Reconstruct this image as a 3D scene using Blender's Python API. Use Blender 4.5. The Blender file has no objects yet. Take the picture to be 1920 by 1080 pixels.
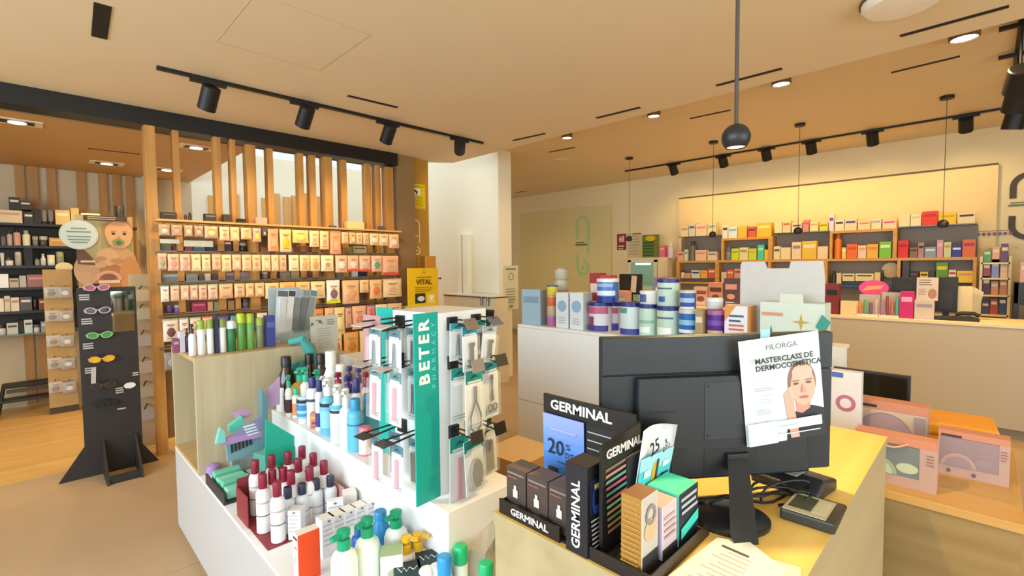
import bpy, math, random
from mathutils import Vector, Matrix
random.seed(7)
scene = bpy.context.scene
COL = scene.collection
# ---------------------------------------------------------------- camera
EYE = 1.6
YAW, PIT, ROL, FPX = 0.78418, -0.04751, -0.00913, 895.95
_F = Vector((math.cos(YAW)*math.cos(PIT), math.sin(YAW)*math.cos(PIT), math.sin(PIT)))
_R0 = Vector((math.sin(YAW), -math.cos(YAW), 0)); _U0 = _R0.cross(_F)
_R = math.cos(ROL)*_R0 + math.sin(ROL)*_U0
_U = -math.sin(ROL)*_R0 + math.cos(ROL)*_U0
cam_data = bpy.data.cameras.new('camera'); cam = bpy.data.objects.new('camera', cam_data); COL.objects.link(cam)
m = Matrix((( _R.x, _U.x, -_F.x, 0), (_R.y, _U.y, -_F.y, 0), (_R.z, _U.z, -_F.z, EYE), (0, 0, 0, 1)))
cam.matrix_world = m
cam_data.sensor_fit = 'HORIZONTAL'; cam_data.sensor_width = 36.0; cam_data.lens = FPX/1920*36.0
cam_data.clip_start = 0.02; cam_data.clip_end = 200
scene.camera = cam

# ---------------------------------------------------------------- world, exposure
world = bpy.data.worlds.new('sky'); scene.world = world; world.use_nodes = True
bg = world.node_tree.nodes['Background']; bg.inputs[0].default_value = (0.86, 0.95, 1.0, 1); bg.inputs[1].default_value = 2.2
scene.view_settings.view_transform = 'Standard'; scene.view_settings.look = 'None'
scene.view_settings.gamma = 1.0; scene.view_settings.use_curve_mapping = False
scene.view_settings.exposure = -1.0
WARM = (1.0, 0.70, 0.29); WARM2 = (1.0, 0.72, 0.33)

def light(name, kind, loc, power, color, rot=None, aim=None, **kw):
    d = bpy.data.lights.new(name, kind); d.energy = power; d.color = color
    for k, v in kw.items(): setattr(d, k, v)
    o = bpy.data.objects.new(name, d); COL.objects.link(o); o.location = loc
    if aim is not None:
        o.rotation_euler = (Vector(aim)-Vector(loc)).to_track_quat('-Z', 'Y').to_euler()
    elif rot: o.rotation_euler = rot
    return o
# daylight through the shop front (behind the camera, along X = -3.6) and through the roof light behind the slats
light('shopfront_daylight', 'AREA', (-3.45, 1.2, 1.95), 560, (0.67, 0.87, 1.0), aim=(0, 1.2, 1.6), shape='RECTANGLE', size=6.4, size_y=1.8)
light('rear_fill_light', 'AREA', (0.6, -3.4, 1.7), 290, (0.74, 0.89, 1.0), aim=(0.6, 0, 1.5), shape='RECTANGLE', size=5.0, size_y=2.2)  # added area light; no window stands in the wall behind it
light('rooflight_daylight', 'AREA', (3.3, 6.6, 4.1), 50, (0.80, 0.94, 1.0), aim=(3.3, 6.6, 0), shape='RECTANGLE', size=3.0, size_y=2.4)

# ---------------------------------------------------------------- helpers
def at(x, y, ax, v):
    """point of the place that is seen at photograph pixel (x, y) and lies on the plane ax = v"""
    d = _F + _R*((x-960)/FPX) - _U*((y-540)/FPX); i = 'XYZ'.index(ax); o = Vector((0, 0, EYE))
    return o + d*((v-o[i])/d[i])

def s2l(h):
    if isinstance(h, (tuple, list)): return tuple(h)
    h = h.lstrip('#'); out = []
    for i in (0, 2, 4):
        c = int(h[i:i+2], 16)/255; out.append(c/12.92 if c <= 0.04045 else ((c+0.055)/1.055)**2.4)
    return tuple(out)
_M = {}
def mat(h, rough=0.5, metal=0.0, noise=0.06, scale=14.0, emit=0.0, trans=0.0, alpha=1.0, coat=0.0):
    key = (h, rough, metal, noise, scale, emit, trans, alpha, coat)
    if key in _M: return _M[key]
    m = bpy.data.materials.new('mat_%s' % h); m.use_nodes = True; nt = m.node_tree; b = nt.nodes['Principled BSDF']
    c = s2l(h)
    b.inputs['Base Color'].default_value = (*c, 1); b.inputs['Roughness'].default_value = rough; b.inputs['Metallic'].default_value = metal
    if noise and not emit and not trans:
        tc = nt.nodes.new('ShaderNodeTexCoord'); n = nt.nodes.new('ShaderNodeTexNoise'); n.inputs['Scale'].default_value = scale; n.inputs['Detail'].default_value = 2
        mx = nt.nodes.new('ShaderNodeMix'); mx.data_type = 'RGBA'
        mx.inputs[6].default_value = (*[v*(1-noise) for v in c], 1); mx.inputs[7].default_value = (*[min(1, v*(1+noise)) for v in c], 1)
        nt.links.new(tc.outputs['Object'], n.inputs['Vector']); nt.links.new(n.outputs['Fac'], mx.inputs[0]); nt.links.new(mx.outputs[2], b.inputs['Base Color'])
    if emit:
        b.inputs['Emission Color'].default_value = (*c, 1); b.inputs['Emission Strength'].default_value = emit
    if trans: b.inputs['Transmission Weight'].default_value = trans; b.inputs['IOR'].default_value = 1.3
    if alpha < 1: b.inputs['Alpha'].default_value = alpha
    if coat: b.inputs['Coat Weight'].default_value = coat
    _M[key] = m; return m
def wood(h1, h2, axis='X', rough=0.45, scale=1.0):
    key = ('wood', h1, h2, axis, rough, scale)
    if key in _M: return _M[key]
    m = bpy.data.materials.new('wood_%s' % h1); m.use_nodes = True; nt = m.node_tree; b = nt.nodes['Principled BSDF']
    tc = nt.nodes.new('ShaderNodeTexCoord'); mp = nt.nodes.new('ShaderNodeMapping')
    sc = {'X': (1.2, 26, 26), 'Y': (26, 1.2, 26), 'Z': (26, 26, 1.2)}[axis]
    mp.inputs['Scale'].default_value = [v*scale for v in sc]
    n = nt.nodes.new('ShaderNodeTexNoise'); n.inputs['Scale'].default_value = 1.0; n.inputs['Detail'].default_value = 5; n.inputs['Distortion'].default_value = 0.4
    rp = nt.nodes.new('ShaderNodeValToRGB'); rp.color_ramp.elements[0].position = 0.3; rp.color_ramp.elements[1].position = 0.72
    rp.color_ramp.elements[0].color = (*s2l(h1), 1); rp.color_ramp.elements[1].color = (*s2l(h2), 1)
    nt.links.new(tc.outputs['Object'], mp.inputs['Vector']); nt.links.new(mp.outputs[0], n.inputs['Vector']); nt.links.new(n.outputs['Fac'], rp.inputs[0]); nt.links.new(rp.outputs[0], b.inputs['Base Color'])
    b.inputs['Roughness'].default_value = rough
    _M[key] = m; return m
def clear(h='f4f6f6', alpha=0.16, rough=0.08):
    return mat(h, rough, 0, 0, alpha=alpha)
BLACK = '141312'

class MB:
    def __init__(s): s.v = []; s.f = []; s.mi = []
    def add(s, vs, fs, mi=0):
        o = len(s.v); s.v += [tuple(v) for v in vs]; s.f += [tuple(i+o for i in f) for f in fs]; s.mi += [mi]*len(fs); return s
    def box(s, x0, x1, y0, y1, z0, z1, mi=0, faces=None):
        if x0 > x1: x0, x1 = x1, x0
        if y0 > y1: y0, y1 = y1, y0
        if z0 > z1: z0, z1 = z1, z0
        vs = [(x0,y0,z0),(x1,y0,z0),(x1,y1,z0),(x0,y1,z0),(x0,y0,z1),(x1,y0,z1),(x1,y1,z1),(x0,y1,z1)]
        fs = [(0,3,2,1),(4,5,6,7),(0,1,5,4),(2,3,7,6),(1,2,6,5),(3,0,4,7)]   # bottom top front(-y) back right left
        o = len(s.v); s.v += vs; s.f += [tuple(i+o for i in f) for f in fs]
        s.mi += (faces if faces else [mi]*6); return s
    def prism(s, poly, a0, a1, axis='Y', mi=0):
        """poly in the plane across axis: axis Y -> (x,z), X -> (y,z), Z -> (x,y)"""
        n = len(poly)
        def P(p, a): return {'Y': (p[0], a, p[1]), 'X': (a, p[0], p[1]), 'Z': (p[0], p[1], a)}[axis]
        vs = [P(p, a0) for p in poly]+[P(p, a1) for p in poly]
        area = sum(poly[i][0]*poly[(i+1) % n][1]-poly[(i+1) % n][0]*poly[i][1] for i in range(n))
        fs = [tuple(range(n)), tuple(range(2*n-1, n-1, -1))]+[(i, i+n, (i+1) % n+n, (i+1) % n) for i in range(n)]
        flip = (area > 0) == (axis in 'XZ')
        if a1 < a0: flip = not flip
        if flip: fs = [tuple(reversed(f)) for f in fs]
        return s.add(vs, fs, mi)
    def lathe(s, prof, n=16, mi=0, c=(0, 0, 0), sx=1.0, sy=1.0, cap=True):
        vs = []; fs = []
        for r, z in prof:
            for k in range(n):
                a = 2*math.pi*k/n; vs.append((c[0]+r*sx*math.cos(a), c[1]+r*sy*math.sin(a), c[2]+z))
        for j in range(len(prof)-1):
            for k in range(n):
                k2 = (k+1) % n; fs.append((j*n+k, j*n+k2, (j+1)*n+k2, (j+1)*n+k))
        if cap:
            fs.append(tuple(range(n-1, -1, -1))); fs.append(tuple((len(prof)-1)*n+k for k in range(n)))
        return s.add(vs, fs, mi)
    def tube(s, pts, r, n=6, mi=0):
        pts = [Vector(p) for p in pts]; vs = []; fs = []
        for i, p in enumerate(pts):
            d = (pts[min(i+1, len(pts)-1)]-pts[max(i-1, 0)]).normalized()
            u = d.cross(Vector((0, 0, 1)))
            if u.length < 1e-3: u = Vector((1, 0, 0))
            u.normalize(); w = d.cross(u)
            rr = r[i] if isinstance(r, (list, tuple)) else r
            for k in range(n):
                a = 2*math.pi*k/n; vs.append(p+u*(rr*math.cos(a))+w*(rr*math.sin(a)))
        for j in range(len(pts)-1):
            for k in range(n):
                k2 = (k+1) % n; fs.append((j*n+k, (j+1)*n+k, (j+1)*n+k2, j*n+k2))
        fs.append(tuple(range(n))); fs.append(tuple((len(pts)-1)*n+k for k in range(n-1, -1, -1)))
        return s.add(vs, fs, mi)
    def build(s, name, mats, parent=None, loc=(0, 0, 0), rz=0.0, rot=None, bevel=0, smooth=False, seg=2):
        me = bpy.data.meshes.new(name); me.from_pydata(s.v, [], s.f)
        if not isinstance(mats, (list, tuple)): mats = [mats]
        for m_ in mats: me.materials.append(m_ if not isinstance(m_, str) else mat(m_))
        me.polygons.foreach_set('material_index', s.mi)
        if smooth:
            me.polygons.foreach_set('use_smooth', [True]*len(me.polygons)); me.set_sharp_from_angle(angle=math.radians(38))
        me.update(); o = bpy.data.objects.new(name, me); COL.objects.link(o)
        o.location = loc; o.rotation_euler = rot if rot else (0, 0, rz)
        if parent: o.parent = parent
        if bevel:
            b = o.modifiers.new('edge', 'BEVEL'); b.width = bevel; b.segments = seg; b.limit_method = 'ANGLE'
        return o

def tag(o, label, cat, group=None, kind=None):
    o['label'] = label; o['category'] = cat
    if group: o['group'] = group
    if kind: o['kind'] = kind
    return o
def thing(name, label, cat, loc=(0, 0, 0), rz=0.0, group=None, rot=None):
    o = bpy.data.objects.new(name, None); COL.objects.link(o); o.location = loc; o.rotation_euler = rot if rot else (0, 0, rz); o.empty_display_size = 0.05
    return tag(o, label, cat, group)
def struct(name, mb, m, bevel=0, label=None):
    o = mb.build(name, m, bevel=bevel); o['kind'] = 'structure'
    if label: o['label'] = label
    return o
class Print:
    """flat ink on a front (-y) face: one mesh, one colour per shape"""
    def __init__(s, eps=0.0006): s.mb = MB(); s.m = []; s.k = 0; s.eps = eps
    def _c(s, c):
        c = c if not isinstance(c, str) else mat(c, 0.55, 0, 0)
        if c not in s.m: s.m.append(c)
        s.k += 1; return s.m.index(c), -s.k*s.eps
    def poly(s, pts, c):
        i, y = s._c(c)
        n = len(pts); a = sum(pts[k][0]*pts[(k+1) % n][1]-pts[(k+1) % n][0]*pts[k][1] for k in range(n))
        if a < 0: pts = pts[::-1]
        s.mb.add([(p[0], y, p[1]) for p in pts], [tuple(range(n))], i); return s
    def rect(s, x0, x1, z0, z1, c): return s.poly([(x0, z0), (x1, z0), (x1, z1), (x0, z1)], c)
    def ell(s, cx, cz, rx, rz, c, n=20, a0=0, a1=360):
        return s.poly([(cx+rx*math.cos(math.radians(a0+(a1-a0)*k/(n if a1-a0 >= 360 else n-1))), cz+rz*math.sin(math.radians(a0+(a1-a0)*k/(n if a1-a0 >= 360 else n-1)))) for k in range(n)], c)
    def ring(s, cx, cz, r0, r1, c, a0=0, a1=360, n=24, sz=1.0):
        i, y = s._c(c); vs = []; fs = []
        for k in range(n+1):
            a = math.radians(a0+(a1-a0)*k/n)
            vs += [(cx+r0*math.cos(a), y, cz+r0*sz*math.sin(a)), (cx+r1*math.cos(a), y, cz+r1*sz*math.sin(a))]
        for k in range(n): fs.append((2*k, 2*k+2, 2*k+3, 2*k+1)[::-1])
        s.mb.add(vs, fs, i); return s
    def lines(s, x0, x1, z1, n, dz, th, c, rag=0.25):
        for k in range(n): s.rect(x0, x1-(x1-x0)*rag*random.random(), z1-k*dz-th, z1-k*dz, c)
        return s
    def build(s, parent, y=0, name='print', loc=None, rot=None):
        o = s.mb.build(name, s.m, parent, loc=loc if loc else (0, y, 0), rot=rot)
        if len(s.mb.f) > 1: o['kind'] = 'stuff'
        return o
def text(parent, s, size, x, z, y, color, align='CENTER', rot=(math.pi/2, 0, 0), name='lettering', sx=1.0, bold=0.0, shear=0.0, emit=0):
    c = bpy.data.curves.new(name, 'FONT'); c.body = s; c.size = size; c.align_x = align; c.align_y = 'CENTER'; c.offset = bold; c.extrude = 0.0003; c.resolution_u = 2; c.shear = shear
    tmp = bpy.data.objects.new(name, c); COL.objects.link(tmp); me = bpy.data.meshes.new_from_object(tmp); me.name = name
    bpy.data.objects.remove(tmp); bpy.data.curves.remove(c)
    me.materials.clear(); me.materials.append(mat(color, 0.5, 0, 0))
    o = bpy.data.objects.new(name, me); COL.objects.link(o); o.parent = parent; o.location = (x, y, z); o.rotation_euler = rot; o.scale = (sx, 1, 1); return o
ORD = ['first', 'second', 'third', 'fourth', 'fifth', 'sixth', 'seventh', 'eighth', 'ninth', 'tenth', 'eleventh', 'twelfth', 'thirteenth', 'fourteenth', 'fifteenth', 'sixteenth', 'seventeenth', 'eighteenth', 'nineteenth', 'twentieth', 'twenty-first', 'twenty-second', 'twenty-third', 'twenty-fourth', 'twenty-fifth', 'twenty-sixth', 'twenty-seventh', 'twenty-eighth']
NEGX = -math.pi/2     # rotation that turns a thing's front towards -X

# ---- products -------------------------------------------------------------
def bottle(name, label, cat, p, h, r, body, cap, style='cap', lab=None, rz=0.0, flat=1.0, group=None, rough=0.35, capf=None, bodymat=None, n=18, labz=(0.2, 0.62), stripe=None):
    """one bottle: body mesh with cap / pump and printed label as parts; p = centre of its base"""
    bm = bodymat or mat(body, rough, 0, 0.03)
    cm = mat(cap, 0.35, 0, 0.02)
    mb = MB()
    if style == 'cap':
        f = capf or 0.22; hb = h*(1-f)
        prof = [(r*0.9, 0), (r, r*0.12), (r, hb*0.86), (r*0.93, hb*0.93), (r*0.66, hb*0.985), (r*0.5, hb), (r*0.5, hb+0.002)]
        cp = [(r*0.6, hb), (r*0.6, h*0.985), (r*0.54, h)]
    elif style == 'bigcap':
        f = capf or 0.25; hb = h*(1-f)
        prof = [(r*0.92, 0), (r, r*0.1), (r, hb-r*0.1), (r*0.93, hb), (r*0.9, hb+0.001)]
        cp = [(r*0.97, hb), (r*0.97, h-r*0.3), (r*0.8, h-r*0.06), (r*0.5, h)]
    elif style == 'tube':
        f = capf or 0.2; hb = h*f
        prof = [(r*0.8, hb), (r, hb+0.004), (r, h*0.6), (r, h)]
        cp = [(r*0.78, 0), (r*0.8, 0.004), (r*0.78, hb)]
    elif style == 'jar':
        f = capf or 0.35; hb = h*(1-f)
        prof = [(r*0.92, 0), (r, r*0.12), (r, hb*0.9), (r*0.9, hb), (r*0.85, hb+0.001)]
        cp = [(r*1.02, hb*0.99), (r*1.02, h*0.98), (r*0.96, h)]
    elif style == 'cone':
        f = capf or 0.2; hb = h*(1-f)
        prof = [(r*0.92, 0), (r, r*0.1), (r*0.98, hb*0.55), (r*0.8, hb*0.8), (r*0.5, hb*0.97), (r*0.46, hb)]
        cp = [(r*0.56, hb), (r*0.54, h*0.985), (r*0.48, h)]
    else:  # pump
        f = capf or 0.3; hb = h*(1-f)
        prof = [(r*0.9, 0), (r, r*0.14), (r, hb*0.8), (r*0.86, hb*0.91), (r*0.45, hb*0.985), (r*0.4, hb), (r*0.4, hb+0.001)]
        cp = None
    mb.lathe(prof, n, 0, sy=flat)
    if style == 'tube':      # flat crimped end on top
        for i in range(len(mb.v)):
            x, y, z = mb.v[i]
            if z > h*0.99: mb.v[i] = (x*1.12, y*0.12, z)
            elif abs(z-h*0.6) < 1e-6: mb.v[i] = (x*1.03, y*0.75, z)
    o = mb.build(name, bm, loc=p, rz=rz, smooth=True); tag(o, label, cat, group)
    c = MB()
    if cp: c.lathe(cp, n, 0, sy=flat if style in ('bigcap', 'jar') else 1.0); c.build('cap', cm, o, smooth=True)
    else:
        hh = h-hb
        c.lathe([(r*0.52, hb), (r*0.52, hb+hh*0.45), (r*0.44, hb+hh*0.5), (r*0.2, hb+hh*0.51), (r*0.2, hb+hh*0.66), (r*0.5, hb+hh*0.68), (r*0.52, hb+hh*0.95), (r*0.36, h)], 12, 0)
        c.box(-r*0.2, r*0.2, -r*1.25, 0, hb+hh*0.74, hb+hh*0.92)
        c.build('pump', cm, o, smooth=True)
    if lab:
        z0, z1 = hb_lab(h, labz)
        l = MB().lathe([(r*1.012, z0), (r*1.012, z1)], n, 0, sy=flat, cap=False)
        l.build('paper_label', mat(lab, 0.5, 0, 0.02), o, smooth=True)
    if stripe:
        for (sc, a, b) in stripe:
            MB().lathe([(r*1.02, h*a), (r*1.02, h*b)], n, 0, sy=flat, cap=False).build('printed_band', mat(sc, 0.5, 0, 0.0), o, smooth=True)
    return o
def hb_lab(h, z): return h*z[0], h*z[1]
def can(name, label, p, h, r, body, lid, bands=(), group=None, n=20):
    o = MB().lathe([(r*0.96, 0), (r, 0.004), (r, h*0.86), (r*0.98, h*0.865)], n).build(name, mat(body, 0.35, 0, 0.02), loc=p, smooth=True)
    tag(o, label, 'can', group)
    MB().lathe([(r*1.035, h*0.86), (r*1.035, h*0.985), (r*0.97, h), (r*0.9, h*0.985)], n).build('lid', mat(lid, 0.35, 0, 0.02), o, smooth=True)
    for (c, a, b, a0, a1) in bands:
        mb = MB(); vs = []; fs = []; k = 10
        for i in range(k+1):
            t = math.radians(a0+(a1-a0)*i/k); vs += [(r*1.008*math.cos(t), r*1.008*math.sin(t), h*a), (r*1.008*math.cos(t), r*1.008*math.sin(t), h*b)]
        for i in range(k): fs.append((2*i, 2*i+2, 2*i+3, 2*i+1))
        mb.add(vs, fs).build('printed_band', mat(c, 0.45, 0, 0.0), o, smooth=True)
    return o
def carton(name, label, cat, p, w, d, h, col, rz=0.0, side=None, top=None, prints=None, group=None, bevel=0.0012, rough=0.5):
    """a closed folding box; p = centre of base; prints = callable(Print, w, h) drawing on the front face"""
    ms = [mat(col, rough, 0, 0.03), mat(side or col, rough, 0, 0.03), mat(top or col, rough, 0, 0.03)]
    o = MB().box(-w/2, w/2, -d/2, d/2, 0, h, faces=[0, 2, 0, 0, 1, 1]).build(name, ms, loc=p, rz=rz, bevel=bevel, seg=1)
    tag(o, label, cat, group)
    if prints:
        P = Print(); prints(P, w, h); P.build(o, -d/2-0.0002)
    return o
def simple_print(c1, c2=None, c3=None):
    def f(P, w, h):
        P.rect(-w*0.4, w*0.4, h*0.62, h*0.8, c1)
        if c2: P.ell(0, h*0.38, w*0.28, min(w, h)*0.2, c2, 14)
        if c3: P.lines(-w*0.36, w*0.36, h*0.2, 2, h*0.07, h*0.03, c3)
    return f
def pouch(name, label, cat, p, w, h, col, header=None, blob=None, d=0.02, rz=0.0, tilt=0.0, group=None, film=None, foot=None):
    """hanging pack: p = top centre (where it hangs)"""
    x = w/2
    prof = [(-x, -h*0.97), (-x*0.94, -h), (x*0.94, -h), (x, -h*0.97), (x*0.97, -h*0.5), (x, -h*0.02), (x*0.97, 0), (-x*0.97, 0), (-x, -h*0.02), (-x*0.97, -h*0.5)]
    mb = MB(); n = len(prof)
    vs = [(a, -d*0.3, b) for a, b in prof]+[(a, d*0.3, b) for a, b in prof]
    vs += [(a*0.72, -d*0.75, -h/2+(b+h/2)*0.72-h*0.05) for a, b in prof]
    fs = [tuple(range(2*n, 3*n)), tuple(range(2*n-1, n-1, -1))]
    for i in range(n):
        j = (i+1) % n; fs.append((i, j, 2*n+j, 2*n+i)); fs.append((j, i, i+n, j+n))
    o = mb.add(vs, fs).build(name, mat(col, 0.3, 0, 0.05, 30), loc=p, rot=(0, tilt, rz), smooth=True); tag(o, label, cat, group)
    P_ = Print(0.0005); dk = ['b98a6a', 'a8785c', 'c99a72', '9c7a60'][int(abs(p[0])*997) % 4]; P_.rect(-x*0.5, x*0.5, -h*0.28, -h*0.22, dk); P_.rect(-x*0.35, x*0.3, -h*0.34, -h*0.31, dk)
    if not blob: P_.ell(0, -h*0.6, x*0.42, h*0.16, ['e0b48c', 'd9a884', 'f2dcb8', 'c9977a'][int(abs(p[0])*613) % 4], 12)
    P_.rect(-x*0.5, x*0.5, -h*0.86, -h*0.83, dk); P_.build(o, -d*0.76)
    if header: MB().box(-x*0.98, x*0.98, -d*0.42, d*0.35, -h*0.2, h*0.03).build('header_card', mat(header, 0.5, 0, 0.02), o)
    if foot: MB().box(-x*0.98, x*0.98, -d*0.5, d*0.35, -h*1.0, -h*0.86).build('foot_band', mat(foot, 0.5, 0, 0.02), o)
    if blob:
        MB().lathe([(0.001, -1), (0.6, -0.8), (1, 0), (0.6, 0.8), (0.001, 1)], 10).build('product', mat(blob, 0.45, 0, 0.05), o, loc=(0, -d*0.78, -h*0.58), smooth=True).scale = (w*0.3, d*0.22, h*0.22)
    return o
# ================================================================ the setting
PAINT = mat('efddb0', 0.7, 0, 0.015, 3); CEIL = mat('ead6b0', 0.75, 0, 0.015, 2); WHITEW = mat('f2ecd6', 0.7, 0, 0.01, 3)
ZC, ZF, ZL = 2.93, 3.2, 2.8
BACKX = 8.2; LEFTY = 7.95
floor = struct('floor', MB().box(-3.6, 8.6, -3.6, 5.14, -0.12, -0.012), mat('8d7760', 0.8), label='dark grout bed under the large beige floor tiles')
tile_mat = mat('bd9d7a', 0.42, 0, 0.09, 2.2)
xs = [-3.6]+[-0.4+1.2*k for k in range(-2, 8)]+[8.6]; ys = [-3.6]+[0.6+1.2*k for k in range(-3, 4)]+[5.14]
tcache = {}
for i in range(len(xs)-1):
    for j in range(len(ys)-1):
        w, d = round(xs[i+1]-xs[i], 3), round(ys[j+1]-ys[j], 3)
        if (w, d) not in tcache:
            o = MB().box(0.0015, w-0.0015, 0.0015, d-0.0015, -0.012, 0).build('tile', tile_mat, floor, loc=(xs[i], ys[j], 0)); tcache[(w, d)] = o
        else:
            o = tcache[(w, d)].copy(); COL.objects.link(o); o.location = (xs[i], ys[j], 0)
struct('floor_timber', MB().box(-3.6, 4.85, 5.14, LEFTY+0.1, -0.12, 0.0), wood('cf9c54', 'e4b46c', 'X', 0.4, 0.35), label='warm timber floor of the room behind the slats')
struct('floor_corridor', MB().box(4.85, 8.6, 5.14, 9.3, -0.12, -0.001), tile_mat)
# ceilings
struct('ceiling', MB().prism([(-3.6, -3.6), (3.9, -3.6), (3.9, 4.95), (3.55, 5.2), (-3.6, 5.2)], ZC, ZC+0.34, 'Z'), CEIL)
struct('ceiling_far', MB().box(3.9, 8.6, -3.6, 4.9, ZF, ZF+0.1), CEIL)
struct('ceiling_corridor', MB().box(4.85, 8.6, 4.9, 9.3, ZF, ZF+0.1), CEIL)
struct('ceiling_left', MB().box(-3.6, 1.6, 5.2, LEFTY+0.1, ZL, ZL+0.25), mat('c49a5e', 0.6, 0, 0.05, 1.5))
struct('trim_1', MB().box(-3.6, 3.1, 4.98, 5.2, 2.79, ZC), mat('0c0b0a', 0.45), label='black steel beam over the row of wooden slats')
struct('trim_2', MB().box(-3.6, 3.1, 5.2, 5.215, 2.785, ZC+0.3), mat('8a6a45', 0.6))
# walls
wall_left = struct('wall_left', MB().box(-3.6, 1.62, LEFTY, LEFTY+0.1, 0, 3.05), mat('c8b593', 0.7, 0, 0.02, 2))  # left stretch of the white wall, its shade put into a beige colour
wall_court = struct('wall_court', MB().box(1.62, 4.6, LEFTY, LEFTY+0.1, 0, 3.3), WHITEW)
struct('wall_white', MB().box(4.6, 4.85, 4.84, LEFTY+0.1, 0, 4.3), WHITEW, label='tall white wall under the roof light')
struct('wall_court_side', MB().box(1.5, 1.6, 5.22, LEFTY, ZL+0.25, 3.5), WHITEW)
wall_back = struct('wall_back', MB().box(BACKX, BACKX+0.1, -3.6, 9.3, 0, ZF+0.1), PAINT)
struct('wall_corridor', MB().box(4.85, 8.3, 9.2, 9.3, 0, ZF+0.1), PAINT)
struct('wall_right', MB().box(-1.9, 8.6, -3.7, -3.6, 0, ZF+0.1), PAINT)
wf = struct('wall_front', MB().box(-3.7, -3.6, -3.6, -2.1, 0, 3.27).box(-3.7, -3.6, 4.5, LEFTY, 0, 3.27).box(-3.7, -3.6, -2.1, 4.5, 2.88, 3.27).box(-3.7, -3.6, -2.1, 4.5, 0, 0.2), PAINT)
window_1 = struct('window_1', MB().box(-3.69, -3.61, -0.02, 0.04, 0.2, 2.88).box(-3.69, -3.61, 2.2, 2.26, 0.2, 2.88), mat('222222', 0.4))
struct('wall_front_return', MB().box(-3.6, -1.9, -3.7, -3.6, 2.9, 3.27), PAINT)
# back wall cladding, its shadow gap and the panel with the light's olive tint in its colour
struct('trim_3', MB().box(8.1, BACKX, -0.05, 3.9, 0, 2.735), mat('f0d49c', 0.6, 0, 0.015, 2), label='pale wall cladding behind the dispensary shelves')
struct('trim_4', MB().box(8.095, BACKX, -0.05, 3.9, 2.735, 2.757), mat('5a4a38', 0.6))
a = at(978, 404, 'X', 8.17); b = at(1146, 383, 'X', 8.17)
struct('trim_5', MB().box(8.16, BACKX, b.y, a.y, 0, (a.z+b.z)/2), mat('e2d59a', 0.6, 0, 0.02, 2), label='wall panel with an olive light tint in its colour, carrying the green loop emblem')
# wooden battens on the back wall of the timber room
bm = wood('a9753c', 'bd8748', 'Z', 0.5, 0.6)
for x in (-60, 38, 63, 97, 152, 193, 218, 243):
    X = at(x, 360, 'Y', LEFTY).x; MB().box(X-0.04, X+0.04, LEFTY-0.04, LEFTY, 0.02, ZL).build('slat', bm, wall_left)
for x in (398, 440, 497, 517, 537, 553, 572, 600):
    X = at(x, 380, 'Y', LEFTY).x; Z = at(x, 362, 'Y', LEFTY).z; MB().box(X-0.055, X+0.055, LEFTY-0.03, LEFTY, 0.02, Z-0.12*random.random()).build('slat', wood('d29a55', 'e2b16a', 'Z', 0.5, 0.6), wall_court)
struct('trim_6', MB().box(1.06, 1.2, LEFTY-0.2, LEFTY, 0, ZL), mat('e9dfc6', 0.6))
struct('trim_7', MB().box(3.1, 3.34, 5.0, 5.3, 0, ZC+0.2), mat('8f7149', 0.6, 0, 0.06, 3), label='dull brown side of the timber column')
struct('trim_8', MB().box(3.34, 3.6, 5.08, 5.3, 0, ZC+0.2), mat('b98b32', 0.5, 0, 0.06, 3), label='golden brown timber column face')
# white boxed pilaster on the white wall
struct('trim_9', MB().box(4.5, 4.6, 5.4, 5.64, 0, at(862, 440, 'X', 4.5).z), WHITEW, bevel=0.004)
struct('trim_10', MB().box(4.49, 4.6, 5.52, 5.53, 0.0, at(862, 440, 'X', 4.5).z+0.001), mat('b9b3a2', 0.6))
struct('baseboard_back', MB().box(8.085, 8.1, -3.6, 9, 0, 0.08), mat('b3a184', 0.6))

# ================================================================ light fittings
def spot_head(label, pos, aim, power, rail, ang=62, r=0.058, h=0.165, group='black track spotlights'):
    """a track spotlight: adapter on the rail, side bracket, black cylinder that holds the lamp"""
    t = thing('track_spotlight', label, 'spotlight', rail, 0, group)
    d = (Vector(aim)-Vector(pos)); q = d.to_track_quat('-Z', 'Y').to_euler()
    rel = Vector(pos)-Vector(rail)
    if abs(d.y) > abs(d.x): MB().box(-0.11, 0.11, -0.018, 0.018, -0.045, -0.02).build('adapter', mat('0e0d0d', 0.5), t)
    else: MB().box(-0.018, 0.018, -0.11, 0.11, -0.045, -0.02).build('adapter', mat('0e0d0d', 0.5), t)
    MB().tube([(0, 0, -0.04), tuple(Vector((0, 0, rel.z*0.9)))], 0.009).build('bracket', mat('0e0d0d', 0.5), t)
    bod = MB().lathe([(r*0.9, h*0.5), (r, h*0.46), (r, -h*0.5), (r*0.86, -h*0.5), (r*0.8, -h*0.3)], 20).build('lamp_body', mat('121110', 0.5), t, loc=rel, rot=q, smooth=True)
    MB().lathe([(r*0.74, -h*0.33), (r*0.7, -h*0.331)], 16).build('lens', mat('ffe2b0', 0.3, 0, 0, emit=6), bod)
    l = light('track_lamp', 'SPOT', Vector(pos)+d.normalized()*(h*0.56), power, WARM, aim=aim, spot_size=math.radians(ang), spot_blend=0.7, shadow_soft_size=0.04)
    return t
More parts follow.
